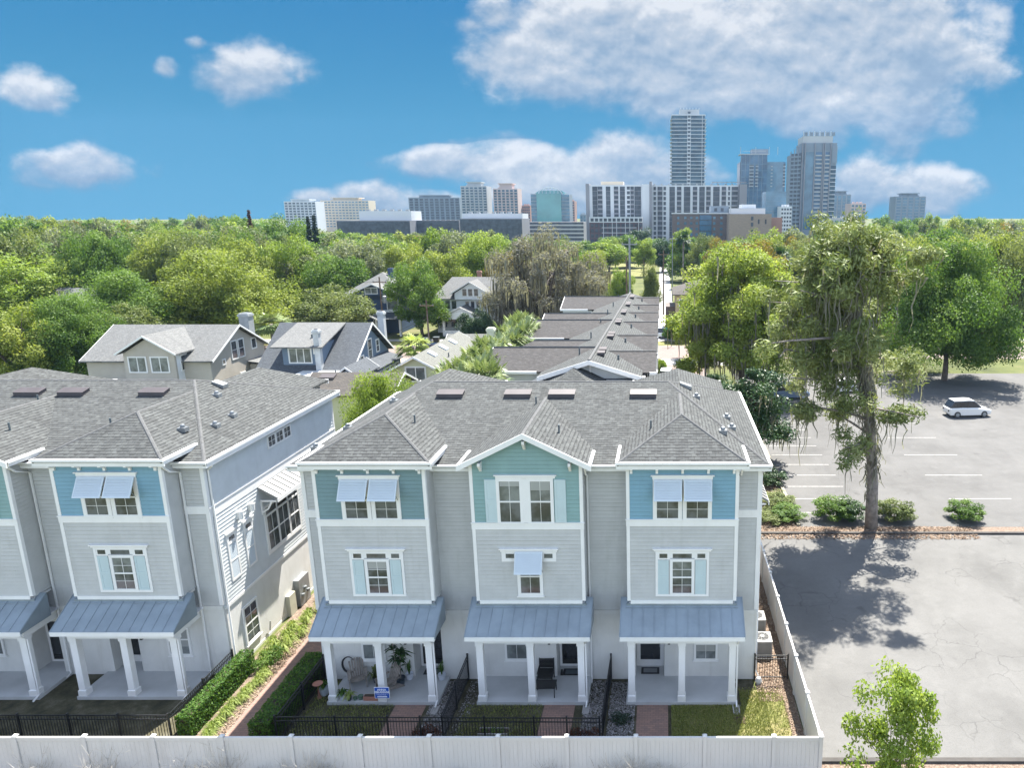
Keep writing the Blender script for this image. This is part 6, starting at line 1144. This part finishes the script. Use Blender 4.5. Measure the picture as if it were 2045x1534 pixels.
def clump_mesh(seed, n, L, w_, m, up=.9):
    r = np.random.default_rng(seed); V = []; F_ = []; tn = []
    for k in range(n):
        a = r.random() * 6.28; out = r.random() * .9 + .1; l = L * (.6 + .6 * r.random()); d = np.array([math.cos(a), math.sin(a), 0]); s_ = np.array([-math.sin(a), math.cos(a), 0]) * w_ * .5; b0 = d * .05 * r.random(); p1 = b0 + d * l * out * .45 + np.array([0, 0, l * up * (1 - out * .35)]); p2 = b0 + d * l * out * .95 + np.array([0, 0, l * up * (1.05 - out * .95)])
        i = len(V); V += [b0 - s_, b0 + s_, p1 + s_, p1 - s_, p2]; F_ += [(i, i + 1, i + 2, i + 3), (i + 3, i + 2, i + 4, i + 4)]; tn += [r.random()] * 5
    me = bpy.data.meshes.new('leaves'); me.from_pydata([tuple(v) for v in V], [], [f if f[2] != f[3] else f[:3] for f in F_]); me.attributes.new('tone', 'FLOAT', 'POINT').data.foreach_set('value', np.array(tn, dtype=np.float32)); me.materials.append(M[m]); me.update(); return me
LIRI = [clump_mesh(s_, 170, .48, .022, 'leaf_lime', .8) for s_ in (3, 4)]
def put_mesh(name, me, label, cat, loc, group=None, scale=1.0, rz=0.0, m=None):
    o = bpy.data.objects.new(name, me); COL.objects.link(o); o.location = loc; o.scale = (scale,) * 3; o.rotation_euler = (0, 0, rz); tag(o, label, cat, group)
    if m: o.material_slots[0].link = 'OBJECT'; o.material_slots[0].material = M[m]
    return o
random.seed(8)
for k in range(15): put_mesh('grass_clump', LIRI[k % 2], 'variegated grassy clump in the border row between the sunlit hedge and the walkway', 'plant', (-17.72 + random.uniform(-.12, .12), 23.4 + k * .36, .01), 'grassy clumps along the left side of the walkway', random.uniform(.85, 1.2), random.random() * 6)
for k, (x, y, s_) in enumerate(((-18.2, 29.6, 1.3), (-17.7, 30.0, 1.2), (-18.3, 30.4, 1.4), (-17.75, 30.8, 1.25), (-18.1, 31.3, 1.3), (-17.6, 31.6, 1.1), (-18.2, 32.0, 1.2), (-17.8, 32.5, 1.2), (-18.0, 33.2, 1.1), (-17.7, 34.0, 1.2), (-18.1, 35.0, 1.1), (-17.8, 36.0, 1.2))): put_mesh('yellow_clump', LIRI[k % 2], 'large yellowish clump in the border under the wall of the left block', 'plant', (x, y, .01), 'yellowish clumps under the wall of the left block', s_ * 1.15, k, 'leaf_lime')
leaf_thing('border_shrub', 'dark green border shrub between the grassy clumps and the yellowish clumps', 'bush', [(0, 0, .3), (.3, .3, .35), (-.2, .5, .3), (.1, .8, .4), (-.3, -.2, .25)], [.35] * 5, 330, .09, 'leaf_green', 31, loc=(-17.9, 28.9, 0))
leaf_thing('border_shrub', 'dry brown low shrub at the edge of the brick walkway', 'bush', [(0, 0, .1), (.1, .5, .1), (-.1, 1.0, .12), (.05, 1.4, .1)], [.28] * 4, 230, .07, 'leaf_litter', 32, loc=(-17.42, 28.6, 0))
leaf_thing('ground_shrub', 'dark rounded shrub in the gravel beside the third walkway', 'bush', [(0, 0, .18), (.2, .1, .15), (-.15, .15, .16)], [.28] * 3, 300, .07, 'leaf_conifer', 33, loc=(-1.75, 25.3, 0)); leaf_thing('ground_shrub', 'reddish brown low shrub by the gate of the first yard', 'bush', [(0, 0, .15), (.35, .1, .15), (-.3, .1, .14), (0, .3, .15)], [.28] * 4, 240, .07, 'leaf_rust', 34, loc=(-9.3, 24.45, 0)); leaf_thing('ground_shrub', 'reddish brown low shrub right of the second walkway', 'bush', [(0, 0, .12), (.4, .1, .12), (-.35, .1, .12)], [.25] * 3, 240, .07, 'leaf_rust', 35, loc=(-3.1, 24.5, 0))
def scatter(name, label_kind, region, n, size, m, seed, z=.03, up=True, aspect=.6):
    r = np.random.default_rng(seed); P_ = np.array([region(r) for _ in range(n)]); p = np.concatenate([P_, np.full((n, 1), z)], 1) + np.stack([0 * P_[:, 0], 0 * P_[:, 0], r.random(n) * .02], 1)
    a = r.random(n) * 6.28
    if up: d = np.stack([np.cos(a) * .4, np.sin(a) * .4, np.ones(n)], 1); sdv = np.stack([-np.sin(a), np.cos(a), 0 * a], 1)
    else: d = np.stack([np.cos(a), np.sin(a), r.normal(size=n) * .35], 1); sdv = np.stack([-np.sin(a), np.cos(a), r.normal(size=n) * .35], 1)
    s = size * (.5 + r.random(n)); L = d * (s * .5)[:, None]; W_ = sdv * (s * aspect * .5)[:, None]; V = np.stack([p - L, p + W_, p + L, p - W_], 1).reshape(-1, 3)
    o = bpy.data.objects.new(name, mesh_np(name, V, np.arange(4 * n).reshape(-1, 4), m, np.repeat(r.random(n), 4))); COL.objects.link(o); return tag(o, kind='stuff')
def reg(*rects):
    A = [(b_ - a) * (d - c) for a, b_, c, d in rects]
    def f(r):
        u = r.random() * sum(A)
        for (a, b_, c, d), q in zip(rects, A):
            if u < q: return (a + (b_ - a) * r.random(), c + (d - c) * r.random())
            u -= q
        return (rects[-1][0], rects[-1][2])
    return f
def lawn_reg(r):
    while True:
        x = .3 + 4.75 * r.random(); y = 22.4 + 5.1 * r.random()
        if (y < 26.35 or x > 3.2) and r.random() < (1 if x < 4.3 else .45) * (1 if y < 27.2 else .35): return (x, y)
scatter('grass', None, lawn_reg, 26000, .075, 'grass_blade', 1, .05, True, .3)
scatter('yard_grass', None, reg((-14.7, -11.2, 24.3, 26.4), (-8.2, -5.0, 24.3, 26.4), (-14.7, -14, 26.4, 28)), 9000, .07, 'grass_blade', 2, .04, True, .3)
scatter('leaf_litter', None, reg((4.0, 5.45, 26.6, 41), (4.0, 5.45, 26.6, 30), (5.0, 5.45, 22.4, 27), (-17.5, -17.2, 24, 34)), 9000, .07, 'leaf_litter', 3, .03, False); scatter('leaf_litter', None, reg((5.7, 20, 42.3, 44.2), (5.7, 20, 42.9, 44.0), (5.4, 8.6, 43.3, 56)), 13000, .13, 'leaf_litter', 4, .04, False)
scatter('gravel', None, reg((-2.25, -1.2, 24.2, 27.9), (-9.7, -8.6, 24.4, 28), (-3.3, -2.45, 24.4, 28.0), (-14.2, -14.7, 25, 27.5), (-8.4, -7.9, 24.5, 28), (-2.2, -1.5, 22.4, 24)), 9000, .06, 'pebble', 5, .025, False, .8)
# dry shrubs against the outside of the white fence
for i, (u, sz) in enumerate(((430, 1.0), (362, .8), (505, .45), (615, .95), (560, .6), (640, .6), (1100, .6), (1215, .75), (1262, .85), (1330, .6), (1300, .5), (905, .4), (1485, .35), (200, .9), (60, .8))):
    x = at(u, 1500, 21.9)[0]; r = np.random.default_rng(100 + i); b = MB()
    for k in range(46):
        a = r.random() * 6.28; l = sz * (.7 + .9 * r.random()); q = [(0, 0, 0)]; p = np.array([0, 0, 0.]); d = np.array([math.cos(a) * .7, math.sin(a) * .25, 1.3])
        for s_ in range(4): d = d + r.normal(size=3) * .42; p = p + d / np.linalg.norm(d) * l * .33; q.append(tuple(p))
        b.tube(q, [.009, .008, .006, .005, .003], 3, cap=False)
        for s_ in (2, 3):
            e = np.array(q[s_]); b.tube([tuple(e), tuple(e + r.normal(size=3) * .22 * sz + np.array([0, 0, .12]))], [.006, .003], 3, cap=False)
    o = b.build('dry_shrub', 'twig', off=(0, 0, 0)); o.location = (x, 21.86, .05); tag(o, 'leafless straw coloured shrub growing against the outside of the white fence', 'bush', 'dry shrubs along the outside of the white fence')
# ================================================================== PORCH THINGS
def pot(label, cat, x, y, z, r, h, m, leafs=None, soil=True, name='potted_plant'):
    t = thing(name, label, cat, (x, y, z)); b = MB(); b.lathe((x, y, z), [(r * .72, 0), (r * .95, h * .8), (r, h), (r * .88, h), (r * .85, h - .03)], 14); b.build('pot', m, t, smooth=False)
    if leafs:
        me, s_, mm = leafs; o = bpy.data.objects.new('leaves', me); COL.objects.link(o); o.parent = t; o.location = (0, 0, h - .03); o.scale = (s_,) * 3; o.material_slots[0].link = 'OBJECT'; o.material_slots[0].material = M[mm]
    return t
SNAKE = clump_mesh(21, 26, .62, .07, 'leaf_dark', 1.1); FERN = clump_mesh(22, 70, .5, .05, 'leaf_green', .7); SPIKY = clump_mesh(23, 50, .6, .045, 'leaf_rust', .9)
for v in SNAKE.vertices: v.co.x *= .42; v.co.y *= .42
pot('snake plant in a pale pot near the front door of the first porch', 'plant', -11.09, 27.98, .15, .17, .26, 'white_pot', (SNAKE, 1.0, 'leaf_hedge')); pot('snake plant in a pale pot at the right edge of the first porch', 'plant', -9.66, 27.95, .15, .17, .26, 'white_pot', (SNAKE, 1.0, 'leaf_hedge'))
def potted_palm(label, x, y, r_, h, m, trunks):
    t = pot(label, 'plant', x, y, .15, r_, h, m)
    for i, (dx, dy, H) in enumerate(trunks):
        b = MB(); b.tube([(x + dx * .3, y, .15 + h - .05), (x + dx, y + dy, .15 + h + H)], [.03, .022], 6); b.build('stem', 'bark_grey', t); o = bpy.data.objects.new('leaves', clump_mesh(60 + i, 34, .62, .10, 'leaf_dark', .35)); COL.objects.link(o); o.parent = t; o.location = (dx, dy, h + H - .1)
        o = bpy.data.objects.new('leaves', clump_mesh(70 + i, 26, .5, .09, 'leaf_dark', .3)); COL.objects.link(o); o.parent = t; o.location = (dx, dy, h + H - .45)
potted_palm('tall leafy plant in a dark round pot behind the middle column of the first porch', -11.35, 27.55, .24, .34, 'pot_dark', [(-.22, .1, 1.75), (.14, -.05, 1.25), (-.1, .2, .8)])
pot('red leaved plant on the first porch beside the weathered chair', 'plant', -12.45, 27.75, .15, .15, .24, 'pot_dark', (SPIKY, 1.0, 'leaf_olive')); pot('bluish pot with a leafy plant at the front left corner of the first porch', 'plant', -13.42, 26.62, .15, .13, .2, 'white_pot', (FERN, .8, 'leaf_hedge')); pot('small leafy plant overhanging the front edge of the first porch', 'plant', -13.1, 26.52, .15, .1, .14, 'pot_dark', (FERN, .85, 'leaf_lime'))
pot('small dark green pot, left of a pair at the edge of the first porch', 'pot', -12.86, 26.55, .15, .09, .13, 'utility_green', name='plant_pot'); pot('small dark green pot, right of a pair at the edge of the first porch', 'pot', -12.66, 26.6, .15, .11, .17, 'utility_green', name='plant_pot')
pot('white tub with a drooping plant standing on the ground left of the first porch', 'plant', -14.42, 27.1, .0, .2, .36, 'louver_white', (FERN, .9, 'leaf_green'))
t = thing('planter_trough', 'terracotta trough of dark soil at the edge of the first porch, behind the blue sign', 'planter', (-12.2, 26.58, .15)); b = MB(); b.box(-12.5, -11.9, 26.48, 26.68, .15, .33); b.build('trough', 'terracotta', t); b = MB(); b.box(-12.47, -11.93, 26.51, 26.65, .331, .345); b.build('soil_top', 'soil', t)
t = thing('bird_bath', 'copper coloured bird bath beside the black fence of the first yard', 'bird bath', (-14.55, 26.9, 0)); b = MB(); b.lathe((-14.55, 26.9, 0), [(.12, 0), (.04, .1), (.03, .55), (.06, .6), (.2, .66), (.21, .68), (.1, .64)], 14); b.build('bowl', 'terracotta', t)
t = thing('hose_reel', 'dark hose coiled on the wall at the left of the first porch', 'hose', (-13.7, 28.05, .15)); b = MB()
for k in range(3): b.tube([(-13.7 + (.26 + .02 * k) * math.cos(a), 28.05 - .02 * k, .8 + (.36 + .02 * k) * math.sin(a)) for a in [math.pi * 2 * j / 18 for j in range(19)]], .018, 5)
b.build('coil', 'black_plastic', t)
def adirondack(label, x, y, rz, m='wood_grey'):
    t = thing('wooden_chair', label, 'chair', (0, 0, 0))
    b = MB(); 
    for k in range(6): b.box(-.27, .27, -.30 + k * .095, -.215 + k * .095, .36 - k * .018, .38 - k * .018)
    b.build('seat', m, t); b = MB()
    for k in range(6): xx = -.25 + k * .085; hh = .62 + .12 * math.sin(math.pi * (k + .5) / 6); b.extrude([(xx, .22, .26), (xx + .075, .22, .26), (xx + .075 + (k - 2.5) * .022, .22 + hh * .42, .26 + hh), (xx + (k - 2.5) * .022, .22 + hh * .42, .26 + hh)], (0, .02, 0))
    b.build('backrest', m, t)
    for sx in (-.33, .33):
        b = MB(); b.box(sx - .06, sx + .06, -.36, .36, .54, .56); b.build('armrest', m, t); b = MB(); b.box(sx - .02, sx + .02, -.33, -.24, 0, .54); b.build('leg', m, t); b = MB(); b.extrude([(sx - .02, -.3, .34), (sx - .02, -.3, .25), (sx - .02, .55, 0), (sx - .02, .62, .0), (sx - .02, .3, .28)], (.04, 0, 0)); b.build('leg', m, t)
    t.location = (x, y, .15); t.rotation_euler = (0, 0, rz); return t
adirondack('weathered wooden armchair at the left of the first porch', -13.15, 27.55, .45); adirondack('weathered wooden armchair half hidden behind the middle column of the first porch', -11.75, 27.2, -.6)
t = thing('slatted_chair', 'black metal slatted chair against the wall of the second porch', 'chair', (0, 0, 0)); b = MB(); b.box(-.33, .33, -.32, .32, .36, .46); b.build('seat', 'black_plastic', t); b = MB(); b.box(-.33, -.29, .3, .34, 0, .95); b.box(.29, .33, .3, .34, 0, .95); b.build('back_frame', 'black_metal', t)
for k in range(7): b = MB(); b.box(-.289, .289, .305, .33, .5 + k * .064, .54 + k * .064); b.build('slat', 'black_metal', t)
for sx in (-.31, .31): b = MB(); b.box(sx - .02, sx + .02, -.32, -.28, 0, .358); b.build('leg', 'black_metal', t); b = MB(); b.box(sx - .025, sx + .025, -.32, .299, .58, .61); b.build('armrest', 'black_metal', t)
t.location = (-5.1, 27.75, .15)
t = thing('patio_table', 'low black metal table in front of the slatted chair', 'table', (0, 0, 0)); b = MB(); b.box(-.44, .44, -.3, .3, .44, .47); b.build('table_top', 'black_metal', t)
for sx in (-.4, .4):
    for sy in (-.27, .27): b = MB(); b.box(sx - .018, sx + .018, sy - .018, sy + .018, 0, .439); b.build('leg', 'black_metal', t)
t.location = (-4.98, 26.95, .15)
for lab, x, y, m in (('dark patterned doormat on the second porch', -4.05, 28.45, 'black_plastic'), ('dark rectangular doormat with bordered pattern on the third porch', -.6, 28.55, 'black_plastic'), ('dark doormat at the door of the first porch', -10.2, 28.5, 'black_plastic')):
    t = thing('doormat', lab, 'doormat', (x, y, .15)); b = MB(); b.box(x - .4, x + .4, y - .24, y + .24, .151, .163); b.build('mat', m, t); b = MB(); b.ring(0, 0, 0, 0, 0, 0, 0) if False else b.box(x - .3, x + .3, y - .15, y + .15, .1635, .168); b.build('mat_pattern', 'galvanized' if x > -1 else 'pipe_dark', t)
b = MB(); b.box(-4.55, -4.43, 28.2, 28.34, .15, .38, taper=.02); tag(b.build('doorstop', 'black_plastic'), 'small dark object on the floor beside the second front door', 'ornament')
# yard sign
def text_mesh(body, size, ext=.003, bold=.0):
    c = bpy.data.curves.new('lettering', 'FONT'); c.body = body; c.size = size; c.align_x = 'CENTER'; c.extrude = ext; c.offset = bold; o = bpy.data.objects.new('lettering', c); COL.objects.link(o); bpy.context.view_layer.update()
    me = bpy.data.meshes.new_from_object(o.evaluated_get(bpy.context.evaluated_depsgraph_get())); bpy.data.objects.remove(o); bpy.data.curves.remove(c); return me
t = thing('yard_sign', 'blue campaign sign with white lettering on wire legs before the first porch', 'sign', (-11.55, 26.15, 0))
b = MB(); b.box(-11.86, -11.24, 26.14, 26.15, .52, 1.04); b.build('border', 'sign_white', t); b = MB(); b.box(-11.84, -11.26, 26.133, 26.139, .54, 1.02); b.build('board', 'sign_blue', t)
for body, sz, z in (('ANNA', .125, .885), ('ESKAMANI', .125, .775), ('FLORIDA HOUSE DISTRICT 47', .036, .715), ('Working for Orlando', .04, .665)):
    me = text_mesh(body, sz, .002, .004 if sz > .1 else .0); me.materials.append(M['sign_white']); o = bpy.data.objects.new('lettering', me); COL.objects.link(o); o.parent = t; o.location = (0, -.0195, z); o.rotation_euler = (R(90), 0, 0)
b = MB(); b.box(-11.75, -11.35, 26.13, 26.1325, .58, .625); b.build('stripe', 'sign_white', t)
for x in (-11.75, -11.35): b = MB(); b.tube([(x, 26.145, 0), (x, 26.145, .53)], .006, 5); b.build('leg', 'galvanized', t)
# ground details
t = thing('drain_grate', 'rusty drain grate in the lawn before the third porch', 'drain', (3.05, 25.45, 0)); b = MB(); b.ring(2.84, 3.28, 25.25, 25.66, .03, 0, 0) if False else None
b = MB(); b.box(2.83, 3.29, 25.24, 25.67, .0, .025); b.build('frame', 'soil', t); b = MB()
for k in range(8): b.box(2.85 + k * .055, 2.885 + k * .055, 25.26, 25.65, .026, .04)
b.build('bars', 'rust', t)
for x, y, lab in ((2.97, 26.1, 'concrete splash block below the downspout of the third porch'), (-3.2, 26.1, 'concrete splash block below the downspout of the second porch'), (-9.4, 26.1, 'concrete splash block below the downspout of the first porch')):
    t = thing('splash_block', lab, 'splash block', (x, y, 0)); b = MB(); b.box(x - .13, x + .13, y - .3, y + .2, 0, .05); b.build('base', 'concrete', t)
    for s_ in (-.12, .12): b = MB(); b.box(x + s_ - .02, x + s_ + .02, y - .3, y + .2, .0505, .10); b.build('rim', 'concrete', t)
t = thing('planter_box', 'low wooden garden frame with plants in the second yard', 'planter', (-6.7, 24.75, 0)); b = MB(); b.box(-7.25, -6.15, 24.58, 24.9, 0, .06); b.build('bed', 'soil', t)
for a in ((-7.28, -6.12, 24.55, 24.58), (-7.28, -6.12, 24.9, 24.93)): b = MB(); b.box(*a, 0, .11); b.build('board', 'timber' if False else 'concrete', t)
leaf_thing('seedlings', 'green and red seedlings in the low wooden garden frame', 'plant', [(-.35, 0, .05), (0, 0, .05), (.3, 0, .05)], [.14] * 3, 60, .07, 'leaf_green', 44, loc=(-6.7, 24.75, .06))
b = MB(); b.lathe((4.12, 27.85, 0), [(.12, 0), (.16, .14), (.11, .28), (.05, .33)], 9); tag(b.build('white_bag', 'vinyl'), 'small white bag on the ground at the black gate', 'bag')
# air conditioners between the wall and the fence
def ac_unit(label, x, y):
    t = thing('air_conditioner', label, 'air conditioner', (x, y, 0), 'air conditioners in the side yard'); s_ = .40; b = MB(); b.box(x - s_, x + s_, y - s_, y + s_, .08, .78); b.build('casing', 'ac_grey', t); b = MB(); b.box(x - s_ - .05, x + s_ + .05, y - s_ - .05, y + s_ + .05, 0, .078); b.build('pad', 'concrete', t)
    for sx in (-1, 1):
        for sy in (-1, 1): b = MB(); b.box(x + sx * s_ - .03, x + sx * s_ + .03, y + sy * s_ - .03, y + sy * s_ + .03, .081, .779); b.build('corner_post', 'ac_beige', t)
    b = MB(); b.lathe((x, y, .78), [(.40, .0), (.44, 0.0), (.44, .05), (.33, .07), (.31, .02)], 24); b.box(x - s_ - .03, x + s_ + .03, y - s_ - .03, y + s_ + .03, .78, .83); lid = b.build('lid', 'ac_beige', t); b = MB(); b.lathe((x, y, .832), [(.31, 0), (.31, .006)], 24); b.build('fan_well', 'black_metal', lid)
    for k in range(9): a = k * 2 * math.pi / 9; b = MB(); b.tube([(x + .1 * math.cos(a), y + .1 * math.sin(a), .862), (x + .31 * math.cos(a + .35), y + .31 * math.sin(a + .35), .848)], .007, 4); b.build('guard_wire', 'ac_beige', lid)
    b = MB(); b.lathe((x, y, .84), [(.10, 0), (.12, .02), (.09, .05), (.02, .06)], 14); b.build('fan_hub', 'ac_beige', lid)
ac_unit('grey air conditioner nearest to the black gate, white round fan lid on top', 4.55, 30.15); ac_unit('air conditioner in the middle of the side yard row', 4.5, 32.0); ac_unit('air conditioner farthest along the side wall', 4.42, 34.9)
# ================================================================== VEHICLES AND STREET FURNITURE
def car(label, color, x, y, rz, suv=False, Lc=4.5):
    m = 'paint_%d' % len([k for k in MATS if k.startswith('paint_')]); mm, tt, bb = newmat(m); bb.inputs['Base Color'].default_value = c3(color); bb.inputs['Roughness'].default_value = .25; bb.inputs['Coat Weight'].default_value = .6; bb.inputs['Coat Roughness'].default_value = .05
    t = thing('suv' if suv else 'car', label, 'car', (0, 0, 0)); H = 1.72 if suv else 1.45; hb = .98 if suv else .88
    def loft(prof, name, mt):
        b = MB(); i = 0; n = 0
        for (px, w_, z0, z1) in prof:
            ring_ = [(px, -w_, z0 + .06), (px, -w_ * .96, z0), (px, w_ * .96, z0), (px, w_, z0 + .06), (px, w_, z1 - .10), (px, w_ * .90, z1), (px, -w_ * .90, z1), (px, -w_, z1 - .10)]; b.add(ring_); n += 1
        for k in range(n - 1):
            for j in range(8): j2 = (j + 1) % 8; b.face((k * 8 + j, k * 8 + j2, k * 8 + 8 + j2, k * 8 + 8 + j))
        b.face(range(7, -1, -1)); e = (n - 1) * 8; b.face(range(e, e + 8)); return b.build(name, mt, t, smooth=False)
    h2 = Lc / 2
    loft([(-h2, .70, .42, hb - .12), (-h2 + .12, .84, .26, hb), (-.9, .90, .22, hb + .03), (.8, .90, .22, hb), (h2 - .5, .86, .24, hb - .14), (h2 - .08, .76, .30, hb - .26), (h2, .62, .40, hb - .32)], 'body', m)
    rb = -h2 + (.12 if suv else .55)
    loft([(rb, .70, hb - .05, hb + .1), (rb + .42, .72, hb - .05, H - .04), (-.2, .73, hb - .05, H), (.35, .72, hb - .05, H - .05), (1.15, .70, hb - .1, hb + .06)], 'cabin_glass', 'door_glass')
    loft([(rb + .38, .66, H - .08, H - .02), (-.2, .69, H - .08, H + .025), (.38, .66, H - .09, H - .02)], 'roof_panel', m)
    for sx in (-h2 + .82, h2 - .85):
        for sy in (-.82, .82):
            b = MB(); b.tube([(sx, sy - .1, .33), (sx, sy + .1, .33)], .33, 14); wv = b.build('wheel', 'black_plastic', t); q = MB(); s_ = 1 if sy > 0 else -1; q.tube([(sx, sy + .101 * s_, .33), (sx, sy + .115 * s_, .33)], .2, 10); q.build('rim', 'galvanized', wv)
    for sy in (-.58, .58):
        b = MB(); b.box(h2 - .12, h2 - .03, sy - .14, sy + .14, .56, .68); b.build('headlight', 'sign_white', t); b = MB(); b.box(-h2 - .005, -h2 + .06, sy - .12, sy + .12, .62, .78); b.build('tail_light', 'leaf_rust', t)
    t.location = (x, y, .012); t.rotation_euler = (0, 0, rz)
    return t
gx = lambda u, v: gnd(u, v)
for u, v, col, rz, suv, lab in ((1319, 672, (.75, .77, .78), 1.57, True, 'white car on the alley corner at the far end of the townhouse row'), (1331, 762, (.72, .78, .80), 1.5, True, 'white car parked on the brick lane just above the centre roof ridge'), (1512, 753, (.02, .06, .22), .2, False, 'blue car in the parking lot behind the great oak branches'), (1575, 795, (.10, .14, .20), .15, True, 'dull blue car in the lot behind the magnolia crown'), (1690, 782, (.75, .75, .75), 0.1, False, 'white car in the lot behind the pine trunk'), (1672, 676, (.02, .02, .025), 0, True, 'black car on the street behind the pine'), (847, 698, (.015, .03, .07), .3, True, 'dark blue car on the drive behind the yellow house'), (1930, 830, (.6, .6, .58), .1, True, 'pale car in the lot near the right edge')):
    x, y = gx(u, v); car(lab, col, x, y, rz, suv)
for u, v, lab in ((851, 688, 'black wheeled bin by the street, left of two near the yellow house'), (872, 686, 'black wheeled bin by the street, right of two near the yellow house'), (1381, 714, 'dark bin at the edge of the brick street near the great oak')):
    x, y = gx(u, v); t = thing('wheeled_bin', lab, 'bin', (x, y, 0)); b = MB(); b.box(x - .38, x + .38, y - .35, y + .35, .05, 1.0, taper=-.05); b.build('bin_body', 'black_plastic', t); b = MB(); b.box(x - .46, x + .46, y - .44, y + .44, 1.0, 1.08); b.build('lid', 'pipe_dark', t)
    for sx in (-.3, .3): b = MB(); b.tube([(x + sx - .05, y + .4, .12), (x + sx + .05, y + .4, .12)], .12, 8); b.build('wheel', 'black_plastic', t)
def pole(label, u, vt, Y, m, r_=.15, arm=True):
    x, _, z = at(u, vt, Y); t = thing('utility_pole', label, 'pole', (x, Y, 0)); b = MB(); b.tube([(x, Y, 0), (x, Y, z)], [r_, r_ * .7], 8); b.build('pole', m, t)
    if arm: b = MB(); b.box(x - 1.1, x + 1.1, Y - .06, Y + .06, z - .9, z - .76); b.build('crossarm', m, t); 
    if arm:
        for k in (-1, 0, 1): b = MB(); b.lathe((x + k, Y, z - .76), [(.05, 0), (.08, .08), (.04, .2)], 6); b.build('insulator', 'galvanized', t)
    return (x, Y, z)
p1 = pole('pale metal utility pole beyond the townhouse row', 1257, 476, 104, 'galvanized', .2); p2 = pole('wooden utility pole just left of the pale metal pole', 1251, 512, 107, 'pole_wood', .15, False); p3 = pole('wooden utility pole left of the white house', 851, 600, 113, 'pole_wood', .16); p4 = pole('wooden utility pole with transformer before the navy house', 757, 553, 117, 'pole_wood', .16); p5 = pole('wooden utility pole on the alley right of the metal pole', 1325, 500, 150, 'pole_wood', .16); p6 = pole('thin pole near the tan house', 1343, 470, 175, 'galvanized', .14)
t = thing('transformer', 'grey transformer drum mounted on the pole before the navy house', 'transformer', (p4[0] + .5, 117, p4[2] - 4)); b = MB(); b.lathe((p4[0] + .55, 117, p4[2] - 4.2), [(.1, 0), (.33, .05), (.33, 1.1), (.1, 1.2)], 12); b.build('drum', 'galvanized', t); b = MB(); b.box(p4[0] + .1, p4[0] + .3, 116.95, 117.05, p4[2] - 3.9, p4[2] - 3.6); b.build('bracket', 'galvanized', t)
def wire(label, a, b_, sag, r_=.022, group=None):
    a, b_ = Vector(a), Vector(b_); pts = [tuple(a.lerp(b_, k / 16) - Vector((0, 0, sag * 4 * (k / 16) * (1 - k / 16)))) for k in range(17)]; b = MB(); b.tube(pts, r_, 4); tag(b.build('overhead_wire', 'black_metal'), label, 'wire', group)
G = 'overhead wires across the street'
for k, dz in enumerate((-.7, -2.4, -4.5)):
    wire('overhead wire strung between the two wooden poles at the left', (p4[0], 117, p4[2] + dz), (p3[0], 113, p3[2] + dz), .5, group=G)
    wire('overhead wire running left from the pole before the navy house', (p4[0], 117, p4[2] + dz), (-100, 119, p4[2] + dz - 1), .9, group=G + ' to the left'); wire('overhead wire running from the white house pole to the metal pole', (p3[0], 113, p3[2] + dz), (p1[0], 104, p1[2] + dz - 1.5), 1.0, group=G + ' to the metal pole'); wire('overhead wire running right from the pale metal pole', (p1[0], 104, p1[2] + dz), (45, 106, p1[2] + dz - 2), 1.0, group=G + ' to the right')
wire('steep service wire down to the yellow house', (p3[0], 113, p3[2] - 2), (-27.5, 84, 5.6), .4); wire('steep guy wire at the foot of the white house pole', (p3[0], 113, p3[2] - 2.5), (p3[0] - 9, 109, .1), .05, .03)
x, _, z = at(1341, 655, 112); t = thing('street_sign', 'green street name sign on a thin post beside the brick street', 'sign', (x, 112, 0)); b = MB(); b.tube([(x, 112, 0), (x, 112, z + .1)], .05, 6); b.build('post', 'galvanized', t); mat('sign_green', (.02, .30, .22), .4, 0); b = MB(); b.box(x - 1.0, x + 1.0, 111.93, 111.97, z - .28, z + .02); b.build('blade', 'sign_green', t); b = MB(); b.box(x - .02, x + .02, 111.4, 112.6, z + .1, z + .36); b.build('blade', 'sign_green', t)
for u, lab in ((1214, 'red roofed playground shelter, left of two beyond the alley'), (1224, 'red roofed playground shelter, right of two beyond the alley')):
    x, _, z = at(u, 507, 290); t = thing('play_shelter', lab, 'shelter', (x, 290, 0)); b = MB(); b.poly([(x - 1.4, 288.6, z - 2), (x + 1.4, 288.6, z - 2), (x, 290, z)]); b.poly([(x + 1.4, 288.6, z - 2), (x + 1.4, 291.4, z - 2), (x, 290, z)]); b.poly([(x + 1.4, 291.4, z - 2), (x - 1.4, 291.4, z - 2), (x, 290, z)]); b.poly([(x - 1.4, 291.4, z - 2), (x - 1.4, 288.6, z - 2), (x, 290, z)]); b.build('canopy', 'terracotta', t)
    for sx in (-1.2, 1.2): b = MB(); b.box(x + sx - .1, x + sx + .1, 288.8, 289, 0, z - 2); b.build('post', 'terracotta', t)
sheet('playground', rect(-22, -3, 240, 330), .02, 'lawn')

# ================================================================== HAZE
hm = bpy.data.materials.new('haze_air'); hm.use_nodes = True; ht = NT(hm.node_tree); ht.n.clear(); hv = ht.new('ShaderNodeVolumePrincipled'); hv.inputs['Color'].default_value = (0.40, 0.64, 0.98, 1); hv.inputs['Density'].default_value = 0.00008; hv.inputs['Anisotropy'].default_value = 0.2
ho_ = ht.new('ShaderNodeOutputMaterial'); ht.l.new(hv.outputs[0], ho_.inputs['Volume']); MATS['haze_air'] = hm
b = MB(); b.box(-900, 900, -60, 1150, -1, 160); tag(b.build('haze', 'haze_air', off=(0, 0, 0)), kind='stuff')
